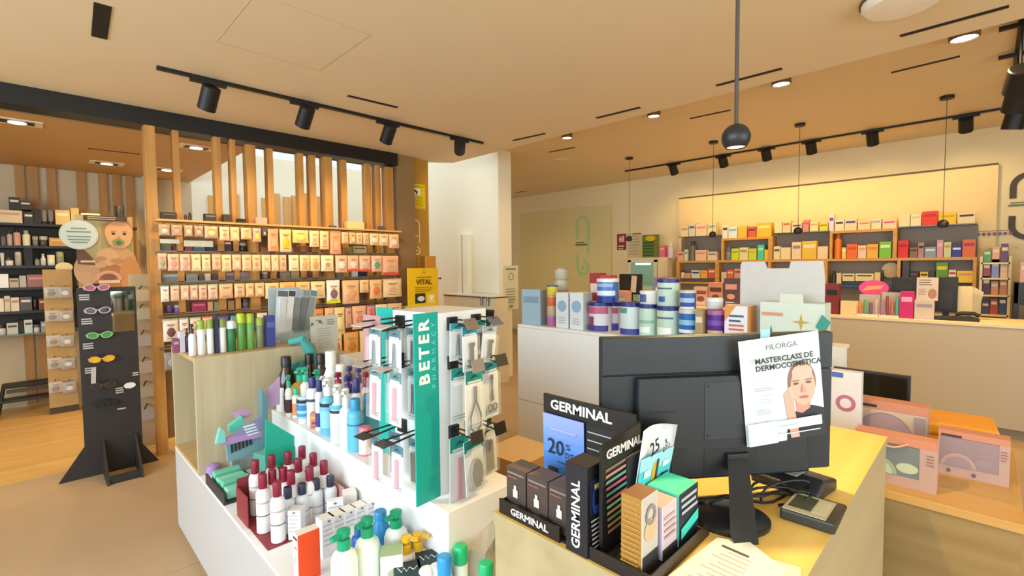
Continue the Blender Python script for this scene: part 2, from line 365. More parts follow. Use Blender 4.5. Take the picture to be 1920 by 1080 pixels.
# track over the slatted display
YT = 3.91
rail = thing('lighting_track', 'black ceiling track carrying four spotlights in front of the slats', 'track', (2.06, YT, ZC))
MB().box(-1.43, 1.43, -0.017, 0.017, -0.022, 0).build('rail', mat('0d0c0c', 0.4), rail)
for k, (px, py, ax, az, pw) in enumerate([(392, 184, 0.7, 1.1, 60), (572, 219, 1.5, 1.45, 80), (728, 251, 2.4, 1.5, 90), (862, 276, 4.5, 2.2, 30)]):
    p = at(px, py, 'Y', YT); tgt = (ax, 5.0, az) if k < 3 else (4.6, 5.75, 2.2)
    spot_head(['first track spotlight from the left over the sunglasses stand', 'second track spotlight from the left over the slatted display', 'third track spotlight from the left over the slatted display', 'fourth track spotlight from the left beside the white wall'][k], p, tgt, pw, (p.x, YT, ZC), ang=[80, 88, 88, 58][k])
# track in front of the dispensary shelves
XT = 7.23
rail = thing('lighting_track', 'long black ceiling track before the dispensary wall', 'track', (XT, 2.1, ZF))
MB().box(-0.017, 0.017, -2.6, 2.35, -0.022, 0).build('rail', mat('0d0c0c', 0.4), rail)
for k, (px, py) in enumerate([(1263, 318), (1356, 303), (1437, 290), (1521, 277), (1636, 260), (1811, 234)]):
    p = at(px, py, 'X', XT)
    spot_head(ORD[k]+' black spotlight from the left on the dispensary track', p, (8.1, p.y, 1.85), 44, (XT, p.y, ZF), ang=112, r=0.062, h=0.15)
for k, (px, py) in enumerate([(1913, 150), (1907, 187), (1903, 224)]):
    X = (4.7, 5.35, 6.2)[k]; p = at(px, py, 'X', X)
    spot_head(['topmost of the clustered black spotlights at the right edge', 'middle of the clustered black spotlights at the right edge', 'lowest of the clustered black spotlights at the right edge'][k], p, (6.6, p.y+0.4, 0.9), 60, (X, p.y, ZF), ang=75, r=0.075, h=0.17)
rail = thing('lighting_track', 'short black ceiling track at the right edge with clustered spotlights', 'track', (5.5, at(1905, 187, 'X', 5.35).y, ZF))
MB().box(-1.2, 1.6, -0.017, 0.017, -0.022, 0).build('rail', mat('0d0c0c', 0.4), rail)

def pendant(label, top, ballz, r, power, cord=0.003):
    t = thing('pendant_lamp', label, 'pendant lamp', (top[0], top[1], ballz), 0, 'small black ball pendants')
    L = top[2]-ballz
    MB().lathe([(0.055, L-0.03), (0.055, L-0.002), (0.05, L)], 16).build('ceiling_cup', mat('141210', 0.5), t, smooth=True)
    MB().tube([(0, 0, r*0.95), (0, 0, L-0.02)], cord).build('cord', mat('4a413a', 0.6), t)
    prof = [(r*math.cos(math.radians(a)), r*math.sin(math.radians(a))) for a in range(-48, 91, 11)]; prof[-1] = (r*0.08, r)
    MB().lathe(prof, 24, cap=False).build('ball_shade', mat('1f2124', 0.4), t, smooth=True)
    rr = r*math.cos(math.radians(48)); zz = -r*math.sin(math.radians(48))
    MB().lathe([(rr*0.98, zz+0.004), (rr*0.9, zz+0.003), (0.001, zz+0.002)], 20, cap=False).build('lens', mat('ffe9c4', 0.3, 0, 0, emit=9), t)
    light('pendant_bulb', 'SPOT', (top[0], top[1], ballz+zz-0.01), power, WARM2, rot=(0, 0, 0), spot_size=math.radians(130), spot_blend=0.6, shadow_soft_size=0.025)
pendant('black ball pendant hanging near above the wooden till desk', (1.513, 0.55, ZC), 1.978, 0.041, 95, 0.0058)
for k, (px, py, by) in enumerate([(1180, 295, 448), (1338, 265, 440), (1500, 232, 433), (1776, 180, 420)]):
    p = at(px, py, 'Z', ZF); bz = at(px-2, by, 'X', p.x).z
    pendant(ORD[k]+' tiny black ball pendant from the left over the far counter', p, bz, 0.045, 60)

def downlight(label, p, r=0.055, power=18, square=False, group='recessed downlights', ang=120):
    t = thing('downlight', label, 'downlight', p, 0, group)
    if square: MB().box(-0.15, 0.15, -0.1, 0.1, -0.006, 0.0).build('trim', mat('e7d9bc', 0.5), t); MB().box(-0.1, 0.1, -0.06, 0.06, -0.008, -0.005).build('recess', mat('2a231b', 0.5), t)
    else: MB().lathe([(r*1.12, 0), (r*1.12, -0.05), (r, -0.055), (r*0.95, -0.04)], 20).build('trim', mat('6d5a41', 0.5), t, smooth=True)
    MB().lathe([(r, -0.012 if square else -0.045), (0.001, -0.012 if square else -0.046)], 20, cap=False).build('lens', mat('fff1d6', 0.3, 0, 0, emit=14), t)
    light('downlight_lamp', 'SPOT', (p[0], p[1], p[2]-0.075), power, WARM2, rot=(0, 0, 0), spot_size=math.radians(ang), spot_blend=0.8, shadow_soft_size=0.05)
for k, (px, py, r) in enumerate([(1063, 258, 0.06), (1226, 217, 0.06), (1465, 157, 0.068), (1808, 71, 0.075)]):
    p = at(px, py, 'Z', ZF-0.045); downlight(ORD[k]+' round downlight from the left along the ceiling step', (p.x, p.y, ZF), r, 55 if k == 0 else 110, ang=150)
for k, (px, py) in enumerate([(32, 228), (200, 306), (368, 276), (313, 318)]):
    p = at(px, py, 'Z', ZL); downlight(['largest recessed downlight at the left edge of the timber room ceiling', 'recessed downlight above the dark cosmetics shelves', 'recessed downlight seen between the second and third slat', 'small recessed downlight farthest back between the first two slats'][k], (p.x, p.y, ZL), 0.055, 80, True, ang=140)

downlight('added unseen lamp beyond the white wall end, brightening the corridor', (6.2, 6.5, ZF), 0.07, 110, ang=150)  # out of view, added to brighten the wall panel beyond
p = at(1052, 300, 'Z', ZF); o = MB().lathe([(0.12, 0), (0.12, -0.012), (0.1, -0.016)], 24).build('ceiling_speaker', CEIL, loc=(p.x, p.y, ZF), smooth=True); tag(o, 'flush round speaker in the far ceiling by the white wall end', 'speaker')
def slot(label, a, b, z, w=0.035):
    A = at(*a, 'Z', z); B = at(*b, 'Z', z); d = B-A; L = d.length
    t = MB().box(0, L, -w/2, w/2, -0.004, 0).build('air_slot', mat('15110c', 0.7), loc=A, rz=math.atan2(d.y, d.x)); tag(t, label, 'vent', 'slim black air slots in the ceiling')
slot('short wide black air slot at the top left of the ceiling', (193, 8), (186, 70), ZC, 0.07)
slot('black air slot right of the spotlight track', (652, 179), (745, 201), ZC)
slot('black air slot beside the first step downlight', (962, 263), (1022, 250), ZC)
slot('black air slot beside the second step downlight', (1118, 221), (1200, 201), ZC)
slot('black air slot crossed by the near pendant cord', (1343, 160), (1466, 128), ZC)
slot('longest black air slot at the top right', (1688, 67), (1892, 11), ZC)
slot('small black air slot behind the first step downlight', (1030, 285), (1078, 276), ZF)
slot('thin black air slot behind the near pendant', (1294, 222), (1370, 206), ZF)
slot('thin black air slot under the brightest step downlight', (1671, 136), (1800, 105), ZF)
slot('hair thin black slot in the timber room ceiling', (165, 278), (262, 289), ZL, 0.02)
slot('tiny black slot beside the white wall end', (966, 361), (988, 358), ZF)
A, B, C = at(405, 78, 'Z', ZC), at(605, 125, 'Z', ZC), at(697, 65, 'Z', ZC)
hatch = thing('ceiling_hatch', 'flush square access hatch in the ceiling above the track', 'hatch', ((A.x+C.x)/2, (A.y+C.y)/2, ZC)); hw, hd_ = abs(C.x-A.x)/2, abs(A.y-C.y)/2
MB().box(-hw, hw, -hd_, hd_, -0.0006, 0).build('panel', CEIL, hatch)
for x0, x1, y0, y1 in [(-hw, hw, -hd_, -hd_+0.006), (-hw, hw, hd_-0.006, hd_), (-hw, -hw+0.006, -hd_+0.006, hd_-0.006), (hw-0.006, hw, -hd_+0.006, hd_-0.006)]: MB().box(x0, x1, y0, y1, -0.001, -0.0006).build('joint', mat('c9b48c', 0.8), hatch)
p = at(1692, 4, 'Z', ZC-0.03)
det = MB().lathe([(0.17, 0), (0.17, -0.03), (0.15, -0.05), (0.05, -0.055)], 24).build('smoke_detector', mat('f3ead9', 0.5), loc=(p.x, p.y, ZC), smooth=True); tag(det, 'round white detector on the ceiling at the top right edge', 'detector')
MB().lathe([(0.178, 0), (0.178, -0.012)], 24).build('mounting_ring', mat('5b4c3c', 0.6), det)

# ================================================================ emblems on the walls
def loop_emblem(name, label, p, w, h, col, rz, txt=None):
    """tall rounded loop, open below, over a small b: raised lettering"""
    t = thing(name, label, 'emblem', p, rz)
    P = Print(); r = w/2; th = w*0.17
    P.ring(0, h-r, r-th, r, col, 0, 180); P.rect(-r, -r+th, h*0.62, h-r, col); P.rect(r-th, r, h*0.36, h-r, col)
    P.rect(-r, -r+th, r, h*0.36, col); P.ring(0, r, r-th, r, col, 180, 360); P.ring(0, r, r-th, r, col, 0, 90); P.ell(0, r, r*0.25, r*0.25, col)
    P.rect(-r*0.95, r*0.35, h*0.545, h*0.56, txt_col(col)); P.rect(-r*1.05, r*0.75, h*0.505, h*0.525, txt_col(col))
    P.build(t, 0, 'loop_shape')
    if txt: text(t, txt, w*0.32, 0, h*0.52, -0.004, txt_col(col))
    return t
def txt_col(c): return '57624a' if c != 'e9d9ae' else 'e9d9ae'
p = at(1092, 516, 'X', 8.155); q = at(1092, 405, 'X', 8.155)
loop_emblem('wall_emblem', 'green loop shaped emblem on the olive tinted wall panel', (8.155, p.y, p.z), 0.34, q.z-p.z, 'b2d8a0', NEGX)
p = at(782, 478, 'Y', 5.07); q = at(782, 412, 'Y', 5.07)
loop_emblem('column_emblem', 'pale loop shaped emblem on the golden timber column', (p.x, 5.075, p.z), 0.105, q.z-p.z, 'e9d9ae', 0)
p = at(1917, 450, 'X', 8.19); q = at(1917, 322, 'X', 8.19)
loop_emblem('wall_emblem', 'dark loop shaped emblem cut by the right edge', (8.19, p.y-0.05, p.z), 0.34, q.z-p.z, '4a3d2c', NEGX)
# ================================================================ timber room: dark cosmetics shelving
SY = 7.6            # front of the shelves
shz = [2.115, 1.867, 1.647, 1.404, 1.143, 0.89]
unit = thing('cosmetics_shelving', 'dark wall shelving full of cosmetics behind the sunglasses stand', 'shelving', (-0.3, LEFTY, 0))
MB().box(-1.0, 0.68, -0.06, -0.045, 0.87, 2.12).build('back_panel', mat('3b332b', 0.6), unit)
for k, z in enumerate(shz):
    if k < 5: MB().box(-1.0, 1.25 if k == 0 else 0.68, -0.36, -0.045, z-0.028, z).build('shelf', mat('1d1a17', 0.4), unit)
    else: MB().box(-1.0, 0.72, -0.4, -0.045, z-0.012, z).build('shelf', mat('7fa294', 0.15, 0, 0, alpha=0.75), unit)['label'] = 'green edged glass shelf'
def row(specs, axis, v, base=None, depth=0.12, rz=0, where='', group=None, dep_off=0.0, fixbase=None, up=1.0):
    """specs: (x0, x1, ytop, ybot, colour, kind, words[, second colour]) in photograph pixels on the plane axis = v"""
    for k, sp in enumerate(specs):
        x0, x1, yt, yb, colr, kind, words = sp[:7]; c2 = sp[7] if len(sp) > 7 else None
        A = at(x0, yb, axis, v); B = at(x1, yb, axis, v); T = at((x0+x1)/2, yt, axis, v)
        w = (B-A).length if axis == 'Z' else math.hypot(B.x-A.x, B.y-A.y); cz = (A.z+B.z)/2; h = max(0.02, T.z-cz)
        z = cz if base is None else base
        if base is not None and abs(cz-base) < 0.05: h = max(0.02, T.z-base)
        if base is not None and cz-base > 0.05: z = cz      # stands on something else of the row
        d = min(depth, max(0.03, w)) if kind in ('box', 'boxp') else 0
        c = (A+B)/2
        off = (depth if kind in ('box', 'boxp') else w)/2+0.005+dep_off
        p = (c.x+(off if axis == 'X' else 0), c.y+(off if axis == 'Y' else 0), z+0.0005)
        r = -math.pi/2 if axis == 'X' else 0
        lab = words+' '+where
        if kind == 'box': carton('carton', lab, 'box', p, w*0.97, depth, h, colr, r, prints=simple_print(c2) if c2 else None, group=group, bevel=0)
        elif kind == 'boxp': carton('carton', lab, 'box', p, w*0.97, depth, h, colr, r, prints=simple_print(c2, c2, 'f4efe6'), group=group, bevel=0)
        elif kind == 'jar': bottle('cosmetic_jar', lab, 'jar', p, h, w*0.48, colr, c2 or '2a2622', 'jar', group=group, n=14)
        elif kind == 'tube': bottle('cosmetic_tube', lab, 'tube', p, h, w*0.42, colr, c2 or 'f0ece4', 'tube', rz=r, group=group, n=14)
        elif kind == 'pump': bottle('pump_bottle', lab, 'bottle', p, h, w*0.46, colr, c2 or 'f0ece4', 'pump', rz=r, group=group, n=14)
        elif kind == 'big': bottle('lotion_bottle', lab, 'bottle', p, h, w*0.5, colr, c2, 'bigcap', rz=r, group=group, n=14, capf=0.26)
        elif kind == 'can': bottle('aerosol_can', lab, 'can', p, h, w*0.48, colr, c2 or 'f0ece4', 'bigcap', rz=r, group=group, n=14)
        else: bottle('cosmetic_bottle', lab, 'bottle', p, h, w*0.47, colr, c2 or '2a2622', 'cap', group=group, n=14)
CR = 'e6d3ae'
row([(-6, 43, 394, 417, 'ecd0a0', 'box', 'wide cream carton at the left end', 'd8a58a'), (17, 38, 370, 393, '2b2622', 'box', 'black carton stacked on the cream carton', 'e8dcc4'), (38, 59, 377, 393, '3a332c', 'box', 'white banded dark carton stacked beside the black one', 'efe4cf'),
     (45, 63, 398, 417, '33302c', 'box', 'dark grey carton next to the wide cream one', 'ece4d2'), (64, 77, 392, 417, '26221f', 'box', 'narrow black carton before the striped tubes'), (78, 89, 394, 416, '86807a', 'tube', 'first of two grey striped tubes', '2a2622'), (90, 101, 394, 416, '7b756e', 'tube', 'second of two grey striped tubes', '2a2622'),
     (104, 132, 394, 417, 'dcb877', 'box', 'square cream gold carton', 'f3e2b8'), (133, 149, 390, 417, 'cdb173', 'box', 'tall beige carton'), (152, 189, 400, 417, 'f0d9a4', 'box', 'long pale yellow carton', 'e0b878'), (190, 212, 406, 421, '8d7b63', 'box', 'flat brown grey carton', '4a4036'), (217, 236, 386, 424, '2c2a28', 'jar', 'black tub', '3b3936')],
    'Y', SY, shz[0], 0.2, where='on the top dark shelf')
row([(-14, 0, 438, 458, '5f5750', 'cap', 'grey bottle cut by the picture edge'), (1, 12, 438, 459, '6b625c', 'cap', 'grey bottle at the left end', '39322d'), (13, 24, 432, 459, 'b7a793', 'cap', 'stone coloured bottle'), (25, 40, 428, 459, 'd29a84', 'cap', 'pink bottle', '1f1b19'), (42, 58, 432, 459, 'e6d9b2', 'cap', 'cream bottle', 'a8a39b'), (61, 72, 443, 459, '7c7671', 'jar', 'grey jar', 'a29a94'), (74, 90, 443, 459, '48473f', 'jar', 'dark green jar', 'b5b5ac'), (92, 127, 446, 460, 'c8924a', 'box', 'honey coloured box', 'e0b468')],
    'Y', SY, shz[1], 0.16, where='on the second dark shelf')
row([(-12, 0, 476, 497, 'd9cdb8', 'can', 'cream can cut by the picture edge'), (1, 9, 474, 497, 'd9cdb8', 'tube', 'cream tube'), (10, 26, 483, 497, 'e9e2d2', 'jar', 'white jar', '3a342e'), (28, 42, 472, 497, 'b3aa92', 'can', 'tall stone coloured can', 'c9c2ae'), (46, 62, 465, 497, '0d0c0b', 'box', 'plain black carton'), (65, 75, 483, 497, '8f887d', 'cap', 'small grey bottle'), (76, 87, 476, 497, 'd8d0bd', 'pump', 'pale pump bottle'), (89, 104, 478, 497, 'efe5c6', 'jar', 'cream cup', 'e8ddb8'), (106, 121, 472, 497, '8d9166', 'jar', 'olive tub', 'a3a678')],
    'Y', SY, shz[2], 0.16, where='on the third dark shelf')
row([(-5, 17, 514, 541, 'f4f2ee', 'box', 'glossy white carton'), (18, 36, 522, 541, 'b9ad98', 'box', 'grey beige carton', '6a6255'), (37, 50, 517, 541, 'bcb2a8', 'box', 'pale grey carton'), (51, 86, 515, 541, '9a6c66', 'box', 'pink portrait carton', 'd98a92'), (108, 135, 514, 535, 'e2c48c', 'box', 'cream carton beside the hanging packs', 'caa56a')],
    'Y', SY, shz[3], 0.16, where='on the fourth dark shelf')
row([(-6, 8, 560, 584, 'e8dcc6', 'box', 'pale carton at the edge'), (9, 20, 555, 584, 'd9c8ae', 'box', 'beige carton', 'b79a78'), (21, 37, 558, 584, 'e4d3bb', 'box', 'cream carton', 'b58c6c'), (38, 61, 557, 584, '55504c', 'box', 'dark grey carton', 'd9d2c6'), (62, 72, 561, 584, '1d1a18', 'jar', 'black tub'), (73, 92, 560, 584, '7d3f3a', 'box', 'dark red carton', 'dfb2a2'), (93, 108, 561, 584, 'a05c56', 'box', 'dusty red carton', 'e3c2b0')],
    'Y', SY, shz[4], 0.16, where='on the fifth dark shelf')
row([(-4, 12, 609, 627, 'd8cfc2', 'jar', 'white jar at the edge', '2a2622'), (13, 35, 606, 627, 'c9c2b8', 'box', 'pale grey carton', '4a4540'), (36, 45, 601, 627, '191716', 'box', 'black carton'), (46, 62, 600, 627, 'cfd5c8', 'box', 'pale green carton', '5c5a70'), (63, 76, 609, 627, 'e0d6c8', 'jar', 'cream jar', '6b6670'), (77, 100, 603, 627, 'a8a099', 'box', 'grey lilac carton', 'e6e2dc')],
    'Y', SY, shz[5], 0.16, where='on the glass shelf')
# hanging rack of silver packs between the shelves and the stand
RY = 7.3
A = at(88, 560, 'Y', RY); B = at(146, 560, 'Y', RY); zt = at(118, 505, 'Y', RY).z
rk = thing('peg_rack', 'narrow beige peg rack with silver packs beside the dark shelves', 'rack', ((A.x+B.x)/2+0.02, RY+0.08, 0))
MB().box(-0.17, 0.07, 0, 0.02, 0.05, zt).build('panel', mat('c9a063', 0.6, 0, 0.05), rk); MB().box(-0.17, 0.07, -0.1, 0.1, 0, 0.05).build('foot', mat('4a3a28', 0.6), rk)
for j, y in enumerate([538, 582, 629, 671, 716]):
    for i in range(2):
        p = at(96+i*26+j*2, y, 'Y', RY)
        MB().tube([(p.x-rk.location.x, 0, p.z+0.012), (p.x-rk.location.x, -0.1, p.z+0.012)], 0.004).build('hook', mat('1a1816', 0.4), rk)
        pouch('hanging_pack', ['first', 'second', 'third', 'fourth', 'lowest'][j]+' level silver pack on the '+['left', 'right'][i]+' hook of the beige rack', 'pack', (p.x, RY, p.z), 0.115, 0.12, ['bdb5aa', 'a9a6a6'][i], blob=['8d8a8c', 'd9d6d0'][i], group='silver packs on the beige rack')
# folding step stool
A = at(2, 772, 'Z', 0); B = at(70, 764, 'Z', 0); zt = at(40, 712, 'Y', A.y).z
st = thing('step_stool', 'black folding step stool on the timber floor by the wall', 'step stool', (A.x+0.22, A.y-0.3, 0))
W = 0.23
MB().box(-W*0.86, W*0.86, 0.02, 0.2, zt-0.04, zt).build('top_step', mat('1b1a18', 0.5), st, bevel=0.01)
MB().box(-W*0.92, W*0.92, -0.06, 0.12, zt*0.5-0.015, zt*0.5+0.015).build('lower_step', mat('2b2a2c', 0.5), st, bevel=0.006)
for sx in (-1, 1):
    for (y0, y1) in ((0.04, -0.1), (0.18, 0.26)):
        MB().tube([(sx*W*0.8, y0, zt-0.03), (sx*W*1.02, y1, 0.0)], 0.018, 8).build('leg', mat('171614', 0.5), st)
MB().box(-W*0.7, W*0.7, 0.0, 0.02, zt-0.09, zt-0.05).build('apron', mat('45413a', 0.5), st)
# baby poster and its round medallion
PY = 7.25
A = at(141, 408, 'Y', PY); B = at(254, 540, 'Y', PY); w = B.x-A.x; zb = at(200, 545, 'Y', PY).z; h = at(200, 405, 'Y', PY).z-zb
t = thing('poster_stand', 'tall beige poster of a baby with a pacifier behind the sunglasses stand', 'poster', ((A.x+B.x)/2, PY, 0))
MB().box(-w/2, w/2, 0, 0.02, zb-0.75, zb+h).build('board', mat('b9a27a', 0.55), t)
MB().box(-w/2-0.02, w/2+0.02, -0.12, 0.14, 0, 0.04).build('foot', mat('4a3a2c', 0.6), t); MB().box(-0.05, 0.05, 0.002, 0.018, 0.03, zb-0.74).build('post', mat('6b5a42', 0.6), t)
P = Print(); q = lambda u, v: (-w/2+u*w, zb+h*(1-v))
def pe(cu, cv, ru, rv, c): P.ell(-w/2+cu*w, zb+h*(1-cv), ru*w, rv*h, c)
P.rect(-w/2, w/2, zb, zb+h, 'a79a63'); P.rect(-w/2, -w/2+w*0.42, zb+h*0.3, zb+h, 'b5a678')
pe(0.7, 0.6, 0.34, 0.2, 'd3a276'); pe(0.45, 0.82, 0.42, 0.2, 'b97c50'); pe(0.15, 0.72, 0.22, 0.2, 'c9a27c'); pe(0.92, 0.8, 0.2, 0.26, 'cf9159'); pe(0.52, 0.55, 0.2, 0.12, 'd8ab80')
pe(0.74, 0.19, 0.27, 0.17, 'b0804e'); pe(0.74, 0.23, 0.255, 0.17, 'dca878'); pe(0.74, 0.31, 0.22, 0.12, 'deae80')
pe(0.64, 0.235, 0.035, 0.014, '3c2a1c'); pe(0.84, 0.235, 0.035, 0.014, '3c2a1c'); pe(0.64, 0.205, 0.05, 0.006, 'a87a4c'); pe(0.84, 0.205, 0.05, 0.006, 'a87a4c'); pe(0.74, 0.285, 0.03, 0.015, 'c98f60'); pe(0.72, 0.35, 0.11, 0.05, '8f9a5a'); pe(0.73, 0.355, 0.05, 0.03, '5e7040')
pe(0.4, 0.57, 0.09, 0.03, 'c08a62'); pe(0.68, 0.6, 0.12, 0.03, 'c48c5e'); pe(0.36, 0.66, 0.14, 0.035, 'd3a47c')
P.poly([q(0, 0.38), q(0.25, 0.56), q(0.3, 0.66), q(0, 0.64)], '6a4a36'); P.rect(*[q(0.05, 0)[0], q(0.3, 0)[0]], q(0, 0.62)[1], q(0, 0.595)[1], 'd9c9ae')
P.ring(q(0.52, 0)[0], q(0, 0.86)[1], w*0.17, w*0.25, 'd8a48a', 0, 180, sz=0.9); P.rect(q(0.34, 0)[0], q(0.72, 0)[0], q(0, 0.9)[1], q(0, 0.86)[1], 'e6c9b4'); pe(0.52, 0.82, 0.12, 0.04, '8a5a40')
P.rect(-w/2+0.13*w, w/2-0.1*w, zb+h*0.93, zb+h*1.0, '4a3a30'); P.lines(-w/2+0.2*w, w/2-0.3*w, zb+h*0.985, 2, h*0.025, h*0.012, 'b9a898', 0.1)
P.build(t, -0.0005)
p = at(148, 440, 'Y', PY-0.02)
md = thing('round_sign', 'round pale blue medallion with printed lines hung on the poster', 'sign', (p.x, PY-0.015, p.z)); R = 0.165
MB().lathe([(R, -0.006), (R, 0.006)], 32).build('disc', mat('cfdcd4', 0.5), md, rot=(math.pi/2, 0, 0))
P = Print(); P.ell(0, 0, R*0.93, R*0.93, 'd9e4dc', 28)
for k, (z, w_) in enumerate([(0.42, 0.4), (0.2, 0.62), (-0.12, 0.6), (-0.34, 0.56), (-0.52, 0.42)]): P.rect(-R*w_, R*w_, R*z-0.007, R*z+0.007, '7d9a96')
P.build(md, -0.0065)
for k, (px, py, rr) in enumerate([(120, 501, 0.075), (0, 0, 0)]):
    if rr:
        p = at(px, py, 'Y', SY-0.03); s_ = MB().lathe([(rr, -0.004), (rr, 0.004)], 20).build('shelf_talker', mat('ecd9a0', 0.5), loc=(p.x, SY-0.05, p.z), rot=(math.pi/2, 0, 0)); tag(s_, 'small round cream price sign on the third dark shelf', 'sign'); s_.scale = (1, 0.75, 1)

# ================================================================ sunglasses stand
GY = 4.86
A = at(143, 540, 'Y', GY); B = at(254, 537, 'Y', GY); x0, x1 = A.x, B.x; zt = (A.z+B.z)/2; cx = (x0+x1)/2; hw = (x1-x0)/2
gs = thing('sunglasses_stand', 'black cardboard floor stand holding six pairs of sunglasses', 'display stand', (cx, GY, 0))
blk = mat('2b2524', 0.6, 0, 0.05, 6)
MB().box(-hw, hw, 0, 0.025, 0, zt).build('panel', blk, gs, bevel=0.002)
for sx, tip in ((-1, -0.33), (1, 0.28)):
    e = sx*hw
    MB().prism([(e, 0.0), (tip, 0.0), (e, 0.24 if sx < 0 else 0.17)], 0.004, 0.02, 'Y').build('side_wing', blk, gs)
for fx in (-0.07, 0.13):
    MB().prism([(0.0, 0.0), (-0.31, 0.0), (-0.29, 0.06), (-0.02, 0.27), (0.0, 0.27)], fx-0.008, fx+0.008, 'X').build('foot_fin', blk, gs)
MB().box(-0.07, 0.13, -0.29, -0.275, 0.0, 0.06).build('cross_tie', blk, gs); MB().box(-0.09, 0.15, 0.1, 0.25, 0.0, 0.25).build('back_box', mat('5a4634', 0.6), gs)
c0 = at(203, 547, 'Y', GY); c1 = at(248, 620, 'Y', GY)
mr = MB().box(0.02, hw-0.015, -0.004, 0.0, c1.z, c0.z).build('mirror', mat('cfd2d0', 0.04, 1.0, 0), gs)
def glasses(label, px, py, frame, lens, wd=0.165, tilt=0.0):
    p = at(px, py, 'Y', GY-0.03); t = thing('sunglasses', label, 'sunglasses', (p.x, GY-0.035, p.z), 0, 'sunglasses on the black stand', rot=(0, tilt, 0))
    fr = MB()
    for sx in (-1, 1):
        n = 16; c = sx*wd*0.25; rx, rz = wd*0.22, wd*0.155; vs = []; fs = []
        for k in range(n):
            a = 2*math.pi*k/n; ca, sa = math.cos(a), math.sin(a)
            for (f, y) in ((1.0, -0.004), (0.76, -0.004), (0.76, 0.004), (1.0, 0.004)): vs.append((c+rx*f*ca, y, rz*f*sa+rz*0.12*ca*sx))
        for k in range(n):
            for j in range(4): fs.append((k*4+j, k*4+(j+1) % 4, ((k+1) % n)*4+(j+1) % 4, ((k+1) % n)*4+j))
        fr.add(vs, fs)
    fr.box(-wd*0.06, wd*0.06, -0.003, 0.003, 0.0, 0.009)
    fr.build('frame', mat(frame, 0.3), t)
    for sx in (-1, 1):
        MB().lathe([(1, -0.001), (1, 0.001)], 14).build('lens', mat(lens, 0.1, 0, 0), t, loc=(sx*wd*0.25, 0, 0), rot=(math.pi/2, 0, 0)).scale = (wd*0.17, wd*0.12, 1)
        MB().tube([(sx*wd*0.48, 0, 0.006), (sx*wd*0.47, 0.03, 0.004), (sx*wd*0.42, 0.03, -0.02)], 0.003).build('temple', mat(frame, 0.3), t)
    MB().box(-0.018, 0.018, 0.006, 0.035, 0.006, 0.03).build('nose_rest', mat('1c1918', 0.6), t)
glasses('pink sunglasses, topmost on the black stand', 181, 539, 'd98e98', '7a1f33')
glasses('lilac grey sunglasses, second from the top of the black stand', 183, 582, 'b5a8b4', '2c2428')
glasses('green framed sunglasses, third from the top of the black stand', 187, 628, '7fbf7a', '4d8f52')
glasses('yellow lens sunglasses, fourth from the top of the black stand', 191, 673, 'd9a03a', 'e0b020')
glasses('brown sunglasses, fifth from the top of the black stand', 194, 722, '4c342a', '2a1c18')
glasses('black sunglasses, lowest pair on the black stand', 197, 757, '241f1f', '141112')
P = Print()
for (px, py, w_, n) in [(158, 557, 0.06, 3), (163, 602, 0.065, 3), (166, 648, 0.065, 3), (167, 694, 0.05, 3), (224, 731, 0.05, 3), (228, 769, 0.055, 1), (254, 702, 0.04, 2)]:
    p = at(px, py, 'Y', GY); P.lines(p.x-cx-w_/2, p.x-cx+w_/2, p.z+0.02, n, 0.017, 0.01, 'b8b2b0', 0.1)
p = at(243, 722, 'Y', GY); P.ell(p.x-cx, p.z, 0.038, 0.024, 'e5e2df'); P.build(gs, -0.0005)
p = at(175, 700, 'Y', GY-0.03); tg = MB().box(-0.014, 0.014, -0.001, 0.001, -0.075, 0.05).build('price_tag', mat('b9b2ac', 0.5), loc=(p.x, GY-0.05, p.z), rot=(0, 0.05, 0)); tag(tg, 'long white price tag hanging from the yellow sunglasses', 'tag')

# ================================================================ slatted hanging display
DY = 4.83
disp = thing('slatted_display', 'wall of vertical wooden slats with hanging rails behind the white island', 'display', (1.9, 5.02, 0))
sw = wood('b07a3a', 'd39a50', 'Z', 0.45, 0.7)
for x, wpx in [(282, 20), (331, 12), (408, 13), (437, 10), (469, 17), (506, 11), (563, 10), (585, 11), (612, 15), (643, 11), (689, 10), (707, 10), (728, 14)]:
    c = at(x, 330, 'Y', 5.02); e = at(x+wpx, 330, 'Y', 5.02).x-c.x
    MB().box(c.x-1.9-e/2, c.x-1.9+e/2, -0.02 if wpx < 15 else -0.045, 0.07, 0, 2.79 if x < 440 else 2.76).build('slat', sw, disp)
rails = [1.965, 1.72, 1.455, 1.175, 0.9]
for k, z in enumerate(rails):
    MB().box(-1.16, 1.16, -0.06, -0.03, z+0.004, z+0.024).build('rail', mat('d9a45a' if k == 0 else '8c6a42', 0.5), disp)
MB().box(-1.16, 1.16, -0.16, 0.0, 1.995, 2.012).build('top_shelf', mat('dba968', 0.5), disp)
MB().box(-1.16, 1.16, 0.075, 0.085, 0.1, 1.99).build('back_panel', mat('a5855c', 0.6, 0, 0.06, 4), disp)
for k, z in enumerate([1.745, 1.48, 1.205, 0.93]):
    MB().box(-1.16, 1.16, -0.02, 0.07, z, z+0.008).build('glass_shelf', mat('b7b6a8', 0.1, 0, 0, alpha=0.6), disp)
